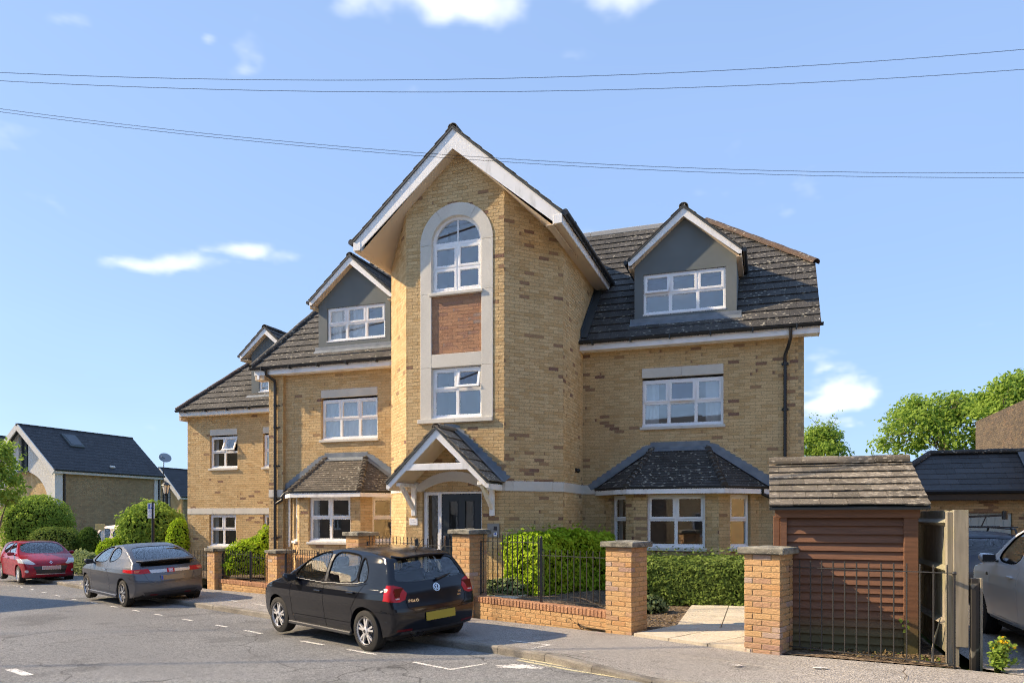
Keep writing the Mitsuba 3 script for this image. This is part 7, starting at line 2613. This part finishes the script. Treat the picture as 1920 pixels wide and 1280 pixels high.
def gable_house(label, u1, n0, length, width, ze, rise, zg, arched=True, wins=(), oh=0.25, render=True, name='gabled_house', group=None, plain=False):
    """gable facing the street; right side wall at u1, front at n0, ridge along n"""
    k = thing(name, label, 'house', group)
    u0, uc = u1 - width, u1 - width / 2
    F = FAC @ frame((0, n0, 0), (1, 0, 0), (0, 1, 0), (0, 0, 1))
    tan = rise / (width / 2 + oh)
    brick_wall(k, fframe(u1, n0 + 0.25, 0, 90), sbox(0, zg, length - 0.25, ze - 0.05), 'brick_house', 'mortar_house', 0.0, name='side_wall')
    front = Polygon([(u0, zg), (u1, zg), (u1, ze), (uc, ze + tan * width / 2), (u0, ze)])
    holes = [sbox(*w[:4]) for w in wins]
    body = front.difference(unary_union(holes)) if holes else front
    m = MB(F)
    m.prism(body, 0.30, 0.40)
    m.put(k, 'front_wall', 'brick_yellow')
    if render:
        if arched:
            sc = (ze - 1.0 - zg)
            cut = shapely.affinity.scale(Point(uc, ze - 1.75).buffer(1.0, 32), width * 0.36, 1.55).union(sbox(uc - width * 0.36, zg - 1, uc + width * 0.36, ze - 1.75))
            rp = front.difference(cut).intersection(sbox(-99, ze - 1.95, 99, 99))
        else:
            rp = front.intersection(sbox(-99, ze, 99, 99))
        rp = rp.difference(unary_union(holes)) if holes else rp
        m = MB(F)
        m.prism(rp, 0.14, 0.30)
        m.put(k, 'render_panel', 'house_render')
    for (a, b2, c, d, nm) in wins:
        w = MB(F)
        w.box(a, c, 0.34, 0.36, b2, d)
        kk = w.put(k, 'window', 'glass_far')
        w = MB(F)
        for x0, x1, z0, z1 in ((a, c, b2, b2 + 0.06), (a, c, d - 0.06, d), (a, a + 0.06, b2, d), (c - 0.06, c, b2, d), ((a + c) / 2 - 0.03, (a + c) / 2 + 0.03, b2, d)):
            w.box(x0, x1, 0.28, 0.34, z0, z1)
        w.put(kk, 'frame', 'frame_grey')
        w = MB(F)
        w.box(a - 0.05, c + 0.05, 0.08, 0.3, b2 - 0.07, b2)
        w.put(kk, 'sill', 'frame_grey')
    th = math.atan(tan)
    half = width / 2 + oh
    Ls = half / math.cos(th)
    rkey = None
    for sg in (1, -1):
        ax, ay = ((0, 1, 0), (-math.cos(th), 0, math.sin(th))) if sg > 0 else ((0, -1, 0), (math.cos(th), 0, math.sin(th)))
        o = np.array([uc + sg * half, n0 - oh if sg > 0 else n0 + length + 0.1, ze + tan * width / 2 - tan * half + 0.06])
        M = FAC @ frame(o, ax, ay, np.cross(ax, ay))
        kk = tiled(k, M, sbox(0, 0, length + oh + 0.1, Ls), 0.6 if plain else 0.3, 0.25, 0.008, 'slate', name='roof')
        rkey = rkey or kk
        b = MB(FAC)
        b.bar((uc, n0 - oh + 0.02, ze + tan * width / 2 - 0.08), (uc + sg * half, n0 - oh + 0.02, ze + tan * width / 2 - tan * half - 0.08), 0.06, 0.26)
        b.put(k, 'barge_board', 'house_render')
        b = MB(FAC)
        b.cbox(min(u1, u1 + 0.001) if sg > 0 else u0 - oh, (u1 + oh) if sg > 0 else u0, n0 - oh, n0 + length, ze - tan * oh - 0.10, ze - tan * oh + 0.05, 0.01)
        b.put(k, 'eave_board', 'house_render')
        b = MB(FAC)
        b.tube([(uc + sg * (half + 0.05), n0 - oh, ze - tan * oh + 0.08), (uc + sg * (half + 0.05), n0 + length, ze - tan * oh + 0.08)], 0.06, 8)
        b.put(k, 'gutter', 'black_plastic', smooth=40)
    b = MB(FAC)
    b.bar((uc, n0 - oh, ze + tan * width / 2 + 0.06), (uc, n0 + length + 0.1, ze + tan * width / 2 + 0.06), 0.16, 0.05)
    b.put(k, 'ridge', 'slate')
    return k, rkey


mat('mortar_house', {'type': 'diffuse', 'reflectance': rgb(0.24, 0.19, 0.12)})
mat('brick_house', pr(proc(brick_proc((0.33, 0.235, 0.125), (0.38, 0.28, 0.15), (0.30, 0.205, 0.11), (0.21, 0.14, 0.09), (0.26, 0.18, 0.11))), 0.9))
mat('brick_grey', bumped(pr(proc(brick_proc((0.085, 0.07, 0.058), (0.12, 0.095, 0.07), (0.07, 0.058, 0.05), (0.09, 0.075, 0.065), (0.14, 0.10, 0.07))), 0.9), brick_bump, 0.008))
mat('glass_far', pr((0.05, 0.06, 0.07), 0.06, specular=0.9))
mat('frame_grey', pr((0.07, 0.085, 0.09), 0.5))
HA = -33.2
NA = 26.6
ze = 4.15
kA, rA = gable_house('white-gabled brick house with steep dark slate roof at the left', HA, NA, 6.7, 4.5, ze, 2.35, -0.9,
                     wins=((HA - 2.62, 4.0, HA - 1.95, 5.85, 'w'), (HA - 2.05, 1.3, HA - 1.15, 2.75, 'w'), (HA - 3.8, 0.9, HA - 2.85, 2.7, 'w')))
# pilaster and pipe on the side, roof window
m = MB(FAC)
m.cbox(HA - 0.01, HA + 0.06, NA, NA + 0.42, 2.3, ze - 0.1, 0.01)
m.put(kA, 'corner_panel', 'house_render')
m = MB(FAC)
m.cbox(HA - 0.01, HA + 0.06, NA + 6.2, NA + 6.62, -0.9, ze - 0.1, 0.01)
m.put(kA, 'corner_panel', 'house_render')
for n_ in (NA + 0.5, NA + 6.5):
    m = MB(FAC)
    m.tube([(HA + 0.2, n_, ze - 0.15), (HA + 0.08, n_, ze - 0.4), (HA + 0.08, n_, -0.9)], 0.05, 8)
    m.put(kA, 'drain_pipe', 'black_plastic', smooth=40)
thA = math.atan2(2.35, 2.5)
RW_ = FAC @ frame((HA + 0.25, NA - 0.25, ze - 0.2 + 0.02), (0, 1, 0), (-math.cos(thA), 0, math.sin(thA)), np.cross((0, 1, 0), (-math.cos(thA), 0, math.sin(thA))))
m = MB(RW_)
m.cbox(2.1, 2.95, 1.95, 2.95, 0.0, 0.10, 0.02)
kk = m.put(rA, 'roof_window', 'frame_grey')
m = MB(RW_)
m.box(2.2, 2.85, 2.07, 2.85, 0.10, 0.115)
m.put(rA, 'roof_window_pane', 'glass_far')
m = MB(RW_)
m.cbox(3.55, 3.85, 0.42, 0.55, 0.02, 0.12, 0.02)
m.put(rA, 'roof_vent', 'house_render')
k, _ = gable_house('farther brick house with dark slate roof showing left of the flats', -38.2, 40.0, 7.0, 3.2, 3.25, 2.05, -1.0, arched=False, render=False,
                   wins=((-40.0, 2.2, -39.3, 3.9, 'w'), (-39.1, 0.6, -38.5, 1.9, 'w')), plain=True)
k, _ = gable_house('slate-roofed house peeping in at the far left edge', -39.5, 26.5, 8.0, 4.6, 4.2, 2.3, -0.9, arched=True, wins=(), plain=True)
# satellite dish on a pole
k = thing('satellite_dish', 'grey satellite dish on a thin pole above the slate-roofed house', 'satellite dish')
c = wpt(309, 860, 42)
m = MB()
prof = [(0.0, 0.0), (0.12, 0.012), (0.24, 0.05), (0.34, 0.10), (0.335, 0.112), (0.24, 0.062), (0.0, 0.012)]
dd = np.array([0.5, -0.62, 0.6])
dd /= np.linalg.norm(dd)
ax = np.cross((0, 0, 1), dd)
ax /= np.linalg.norm(ax)
m.mesh(lathe(prof, 24), M=frame(c, ax, np.cross(dd, ax), dd))
m.put(k, 'dish', 'steel', smooth=40)
m = MB()
m.tube([c, c + (-0.05, 0, -0.1), c + (-0.12, 0, -1.9)], 0.025, 6)
m.tube([c + dd * 0.02, c + dd * 0.3 + (-0.25, 0, -0.05)], 0.014, 6)
m.put(k, 'mast', 'railing_metal')
# small tiled outhouse left of the flats
k = thing('tiled_outhouse', 'low outhouse with pale tiled roof beside the far left corner of the flats', 'shed')
o = FAC @ np.array([-20.2, 22.0, 1.0, 1])
m = fmesh()
m.box(-20.2, -18.5, 22.0, 24.0, -0.7, 1.15)
m.put(k, 'wall', 'brick_yellow')
thh = math.radians(32)
Mo = FAC @ frame((-20.4, 21.8, 1.1), (1, 0, 0), (0, math.cos(thh), math.sin(thh)), (0, -math.sin(thh), math.cos(thh)))
tiled(k, Mo, sbox(0, 0, 2.0, 1.25), 0.3, 0.25, 0.03, 'tile_pale', name='roof')
mat('tile_pale', pr(proc(tile_proc((0.30, 0.26, 0.22), (0.42, 0.37, 0.31), 0.1)), 0.9))
# garage and brick wall on the right
k = thing('slate_roofed_garage', 'low brick garage with dark slate hipped roof and pale blue-white door at the right', 'garage')
UG0, UG1, NG = 3.1, 9.5, 22.3
zg1 = 2.33
gp = sbox(UG0, -0.2, UG1, zg1).difference(sbox(4.75, -0.2, 6.05, 1.78))
brick_wall(k, FAC @ frame((0, NG, 0), (1, 0, 0), (0, 1, 0), (0, 0, 1)), gp, 'brick_yellow', 'mortar', 0.25)
m = fmesh()
for i in range(7):
    m.cbox(4.76 + i * 0.184, 4.76 + (i + 1) * 0.184 - 0.004, NG + 0.08, NG + 0.12, -0.1, 1.78, 0.006)
m.put(k, 'door', 'door_pale')
mat('door_pale', pr((0.42, 0.50, 0.50), 0.5))
thg = math.radians(36)
Mg = FAC @ frame((0, NG - 0.3, zg1 + 0.05), (1, 0, 0), (0, math.cos(thg), math.sin(thg)), (0, -math.sin(thg), math.cos(thg)))
Lg = 1.8
tiled(k, Mg, Polygon([(UG0 - 0.3, 0), (UG1, 0), (UG1, Lg), (UG0 + 1.3, Lg)]), 0.46, 0.26, 0.009, 'slate_garage', indiv=None, name='roof')
mat('slate_garage', pr(proc(lambda p, n, uv: mix((0.026, 0.027, 0.028), (0.058, 0.06, 0.063), uv.x * 0.7 + 0.3 * fbm(p.x * 2, p.y * 2, p.z * 2, 3))), 0.55))
zt_, nt_ = zg1 + 0.05 + Lg * math.sin(thg), NG - 0.3 + Lg * math.cos(thg)
ridge_tiles(k, FAC[:3, :3] @ (UG0 + 1.25, nt_, zt_ + 0.03), FAC[:3, :3] @ (UG1, nt_, zt_ + 0.03), 0.11, 0.45, 'tile_dark')
ridge_tiles(k, FAC[:3, :3] @ (UG0 - 0.3, NG - 0.3, zg1 + 0.1), FAC[:3, :3] @ (UG0 + 1.25, nt_, zt_ + 0.03), 0.10, 0.45, 'tile_dark', 'hip_tile')
m = fmesh()
m.add([(UG0 - 0.3, NG - 0.3, zg1 + 0.05), (UG0 + 1.3, nt_, zt_), (UG0 - 0.3, NG + 4, zg1 + 0.05)], [(0, 1, 2)])
m.add([(UG0 + 1.3, nt_, zt_), (UG1, nt_, zt_), (UG1, NG + 4, zg1), (UG0 - 0.3, NG + 4, zg1 + 0.05)], [(0, 1, 2), (0, 2, 3)])
m.put(k, 'rear_roof', 'slate')
m = fmesh()
m.tube([(UG0 - 0.3, NG - 0.36, zg1 + 0.02), (UG1, NG - 0.36, zg1 + 0.02)], 0.07, 8)
m.cbox(UG0 - 0.2, UG1, NG - 0.28, NG - 0.24, zg1 - 0.22, zg1 + 0.05, 0.01)
m.put(k, 'gutter', 'black_plastic', smooth=40)
k = thing('dark_brick_house', 'tall dark brick side wall at the right edge above the garage roof', 'house')
UH, NH0 = 6.35, 22.6
M = fframe(UH + 0.35, 21.6, 0, 0)
wl_ = Polygon([(0, -0.3), (3.2, -0.3), (3.2, 6.6), (0, 5.0)])
brick_wall(k, fframe(6.9, 21.5, 0, 0), wl_, 'brick_grey', 'mortar_house', 0.3)
brick_wall(k, fframe(6.9, 29.5, 0, -90), sbox(0, -0.3, 8.0, 5.0), 'brick_grey', 'mortar_house', 0.3)
m = MB(fframe(6.9, 21.5, 0, 0))
m.bar((-0.15, 0.05, 4.98), (3.2, 0.05, 6.65), 0.3, 0.14)
m.put(k, 'coping', 'ridge_tile')
m = fmesh()
m.add([(6.85, NG - 0.3, zg1 + 0.12), (6.85, nt_, zt_ + 0.12), (6.45, nt_, zt_ + 0.09), (6.45, NG - 0.3, zg1 + 0.09)], [(0, 1, 2), (0, 2, 3)])
m.put(k, 'lead_flashing', 'lead')
k = thing('neighbouring_house', 'plain brick house beyond the driveway, outside the right edge', 'house')
m = fmesh()
m.box(8.6, 15.5, 7.0, 19.0, -0.3, 5.2)
m.put(k, 'wall', 'brick_house')
m = fmesh()
m.add([(8.3, 6.8, 5.1), (8.3, 19.2, 5.1), (12, 19.2, 8.2), (12, 6.8, 8.2), (15.8, 6.8, 5.1), (15.8, 19.2, 5.1)], [(0, 1, 2), (0, 2, 3), (3, 2, 5), (3, 5, 4), (0, 3, 4), (1, 5, 2)])
m.put(k, 'roof', 'slate')
# house out of the picture at the left whose gable shades the road
k = thing('terraced_house', 'brick house beyond the left edge, its gable shading the road', 'house')
HM = frame((-22.3, 18.8, -0.6), (-0.517, 0.856, 0), (-0.856, -0.517, 0), (0, 0, 1))
m = MB(HM)
m.prism(Polygon([(-3.6, 0), (3.6, 0), (3.6, 5.9), (0, 8.47), (-3.6, 5.9)]), 0, 9)
m.put(k, 'wall', 'brick_house')
m = MB(HM)
for sg in (1, -1):
    m.add([(0, 0, 8.5), (sg * 3.7, 0, 5.86), (sg * 3.7, 9, 5.86), (0, 9, 8.5)], [(0, 1, 2), (0, 2, 3)])
m.put(k, 'roof', 'slate')
# houses across the street, behind the camera: what the windows and car bodies reflect
hr = np.random.RandomState(12)
for i in range(-4, 6):
    k = thing('opposite_house', ('farthest', 'tenth', 'ninth', 'eighth', 'brick-walled', 'pale rendered', 'dark brick', 'second brick-walled', 'second pale rendered', 'second dark brick')[i + 4] + ' terraced house across the street, behind the camera', 'house', 'houses across the street')
    x0 = -34 + 8.6 * i + hr.rand() * 0.6
    y0 = -7.5 - 0.55 * abs(i - 3)
    w_, h_ = 7.9, 5.3 + hr.rand() * 0.5
    OM = frame((x0 + w_, y0, -0.3), (-1, 0, 0), (0, -1, 0), (0, 0, 1))
    m = MB(OM)
    holes = [sbox(a, b2, a + 1.2, b2 + 1.3) for a in (1.2, 5.2) for b2 in (0.9, 3.4)]
    m.prism(sbox(0, 0, w_, h_).difference(unary_union(holes)), 0, 0.3)
    m.box(0, w_, 0.31, 7.5, 0, h_)
    m.put(k, 'wall', ('brick_house', 'house_render', 'brick_grey')[i % 3])
    m = MB(OM)
    m.add([(-0.1, -0.4, h_ - 0.1), (w_ + 0.1, -0.4, h_ - 0.1), (w_ + 0.1, 3.9, h_ + 2.6), (-0.1, 3.9, h_ + 2.6), (w_ + 0.1, 8, h_ - 0.1), (-0.1, 8, h_ - 0.1)], [(0, 1, 2), (0, 2, 3), (3, 2, 4), (3, 4, 5)])
    m.add([(0, 0.3, h_), (0, 7.4, h_), (0, 3.9, h_ + 2.5)], [(0, 1, 2)])
    m.add([(w_, 0.3, h_), (w_, 7.4, h_), (w_, 3.9, h_ + 2.5)], [(0, 1, 2)])
    m.put(k, 'roof', 'slate')
    for hb_ in holes:
        a, b2, c_, d_2 = hb_.bounds
        m = MB(OM)
        m.box(a, c_, 0.2, 0.22, b2, d_2)
        kk = m.put(k, 'window', 'glass_far')
        m = MB(OM)
        for q in ((a, a + 0.07, b2, d_2), (c_ - 0.07, c_, b2, d_2), (a, c_, b2, b2 + 0.07), (a, c_, d_2 - 0.07, d_2), ((a + c_) / 2 - 0.03, (a + c_) / 2 + 0.03, b2, d_2)):
            m.box(q[0], q[1], 0.1, 0.2, q[2], q[3])
        m.put(kk, 'frame', 'white_plastic')
# ------------------------------------------------------------------ van, posts, lamp, cables
VN = dict(SV)
VN.update(paint='paint_van', axles=(0.85, 3.4), patches=[], gaps=[('side', [(1.3, 1.0), (1.3, 0.4)], None), ('side', [(2.4, 1.1), (2.4, 0.4)], None)])
VN['body'] = dict(SV['body'], side=[(0.03, 0.42), (0.0, 0.7), (0.1, 0.95), (0.75, 1.1), (1.1, 1.35), (1.45, 1.72), (1.9, 1.83), (3.9, 1.84), (4.2, 1.75), (4.35, 1.2), (4.4, 0.6), (4.3, 0.35), (0.6, 0.3), (0.2, 0.32)],
                  half=[(0, 0.25), (0.78, 0.26), (0.86, 0.36), (0.885, 0.6), (0.90, 0.80), (0.89, 0.95), (0.865, 1.08), (0.82, 1.4), (0.76, 1.7), (0.66, 1.82), (0.5, 1.86), (0, 1.88)], edge=0.09)
VN['glass'] = [('front_glass', 'side', [(1.25, 1.12), (2.1, 1.12), (2.1, 1.62), (1.55, 1.62)], 'car_glass_far', None), ('rear_glass', 'side', [(2.3, 1.12), (3.9, 1.12), (3.9, 1.62), (2.3, 1.62)], 'car_glass_far', None),
               ('windscreen', 'front', [(-0.7, 1.15), (0.7, 1.15), (0.66, 1.65), (-0.66, 1.65)], 'car_glass_far', (0.3, 1.8))]
VN['cab'] = (0.9, 4.1)
k = thing('pale_van', 'pale pinkish van half hidden behind the bushes and the grey hatchback', 'van')
c = wpt(180, 1040, 37)
vd = np.array([-0.945, 0.33])
build_car(k, car_frame(c[0] - 0.2, c[1], -0.45, *vd, sz=0.95), VN)
k = thing('sale_board', 'small cream board on a pale post beside the van', 'sign')
c = wpt(192, 990, 30)
m = MB()
m.cbox(c[0] - 0.04, c[0] + 0.05, c[1], c[1] + 0.08, -0.7, c[2] + 0.05, 0.006)
m.put(k, 'post', 'white_paint')
m = MB()
m.cbox(c[0] - 0.28, c[0] + 0.10, c[1] - 0.03, c[1] - 0.005, c[2] - 0.07, c[2] + 0.16, 0.006)
m.put(k, 'board', 'sign_cream')
k = thing('parking_sign', 'white and blue parking sign plate on a black post behind the grey hatchback', 'sign')
c = wpt(285, 942, 21.5)
m = MB()
m.tube([(c[0] + 0.03, c[1], -0.5), (c[0] + 0.03, c[1], c[2] + 0.02)], 0.042, 12)
m.put(k, 'post', 'black_plastic', smooth=40)
SM = wframe(c[0] - 0.10, c[1] - 0.06, c[2] - 0.46, 12)
m = MB(SM)
m.cbox(0, 0.19, 0, 0.012, 0, 0.44, 0.003)
m.put(k, 'plate', 'white_sign')
m = MB(SM)
m.box(0.02, 0.17, -0.003, 0.001, 0.28, 0.42)
m.put(k, 'blue_panel', 'sign_blue')
t = meshkit.text_mesh('P', 0.11, 0.002, True)
m = MB(SM @ frame((0.05, -0.0035, 0.295), (1, 0, 0), (0, 0, 1), (0, -1, 0)))
m.mesh(t)
m.put(k, 'letter', 'white_sign')
m = MB(SM)
for i, (z, w) in enumerate(((0.24, 0.12), (0.205, 0.09), (0.17, 0.13), (0.12, 0.10), (0.085, 0.13), (0.05, 0.08))):
    n = int(w / 0.022)
    for j in range(n):
        m.box(0.095 - w / 2 + j * 0.022, 0.095 - w / 2 + j * 0.022 + 0.015, -0.003, 0.001, z, z + 0.018)
m.put(k, 'small_print', 'grey_print')
k = thing('street_lamp', 'black heritage lantern on a post between the left house and the flats', 'street lamp')
c = wpt(311, 905, 31)
m = MB()
m.mesh(lathe([(0.09, -0.9), (0.09, 0.2), (0.05, 0.3), (0.035, 1.6), (0.03, c[2] - 0.55), (0.05, c[2] - 0.52), (0.03, c[2] - 0.48), (0, c[2] - 0.48)], 16), M=wframe(c[0], c[1], 0))
m.bar((c[0] - 0.22, c[1], c[2] - 0.62), (c[0] + 0.22, c[1], c[2] - 0.62), 0.025, 0.025)
m.put(k, 'post', 'black_plastic', smooth=40)
m = MB(wframe(c[0], c[1], c[2]))
m.mesh(lathe([(0.0, 0.12), (0.015, 0.10), (0.02, 0.04), (0.10, 0.0), (0.19, -0.09), (0.20, -0.11), (0.0, -0.10)], 8))
for i in range(4):
    a = i * math.pi / 2 + 0.78
    m.bar((0.17 * math.cos(a), 0.17 * math.sin(a), -0.1), (0.09 * math.cos(a), 0.09 * math.sin(a), -0.46), 0.018, 0.018)
m.mesh(lathe([(0.0, -0.45), (0.10, -0.45), (0.10, -0.49), (0, -0.49)], 8))
m.put(k, 'lantern_frame', 'black_plastic')
m = MB(wframe(c[0], c[1], c[2], 45))
for i in range(4):
    a, b2 = i * math.pi / 2 - 0.785, (i + 1) * math.pi / 2 - 0.785
    m.add([(0.16 * math.cos(a), 0.16 * math.sin(a), -0.1), (0.16 * math.cos(b2), 0.16 * math.sin(b2), -0.1), (0.085 * math.cos(b2), 0.085 * math.sin(b2), -0.45), (0.085 * math.cos(a), 0.085 * math.sin(a), -0.45)], [(0, 1, 2), (0, 2, 3)])
m.put(k, 'glass', 'lamp_clear')


def cable(label, p, q, sag, r):
    k = thing('overhead_cable', label, 'cable', 'telephone cables across the street')
    p, q = np.array(p, float), np.array(q, float)
    t = np.linspace(0, 1, 60)
    v = p + (q - p) * t[:, None]
    v[:, 2] -= sag * 4 * t * (1 - t)
    m = MB()
    m.tube(v, r, 6)
    scene[k] = mikit.ply(m.tm, 'cable_black', smooth=True)


cable('upper of the two cables high in the sky', (-16.5, 10.6, 8.92), (16, 10.2, 9.35), 1.22, 0.0032)
cable('lower of the two cables high in the sky', (-16.5, 10.75, 8.93), (16, 10.35, 9.0), 1.15, 0.0032)
cable('upper cable crossing the brick gable', (-16, 13.6, 10.3), (18, 13.4, 8.35), 1.1, 0.0038)
cable('lower cable crossing the brick gable', (-16, 13.65, 10.25), (18, 13.5, 8.25), 1.05, 0.0038)
cable('thick bundled cable above the picture, nearer the camera', (-30, 10.5, 10.0), (18, 10.9, 10.2), 0.3, 0.028)
cable('thick bundled cable above the picture, nearer the flats', (-34, 14.0, 12.5), (18, 14.2, 12.4), 0.3, 0.026)
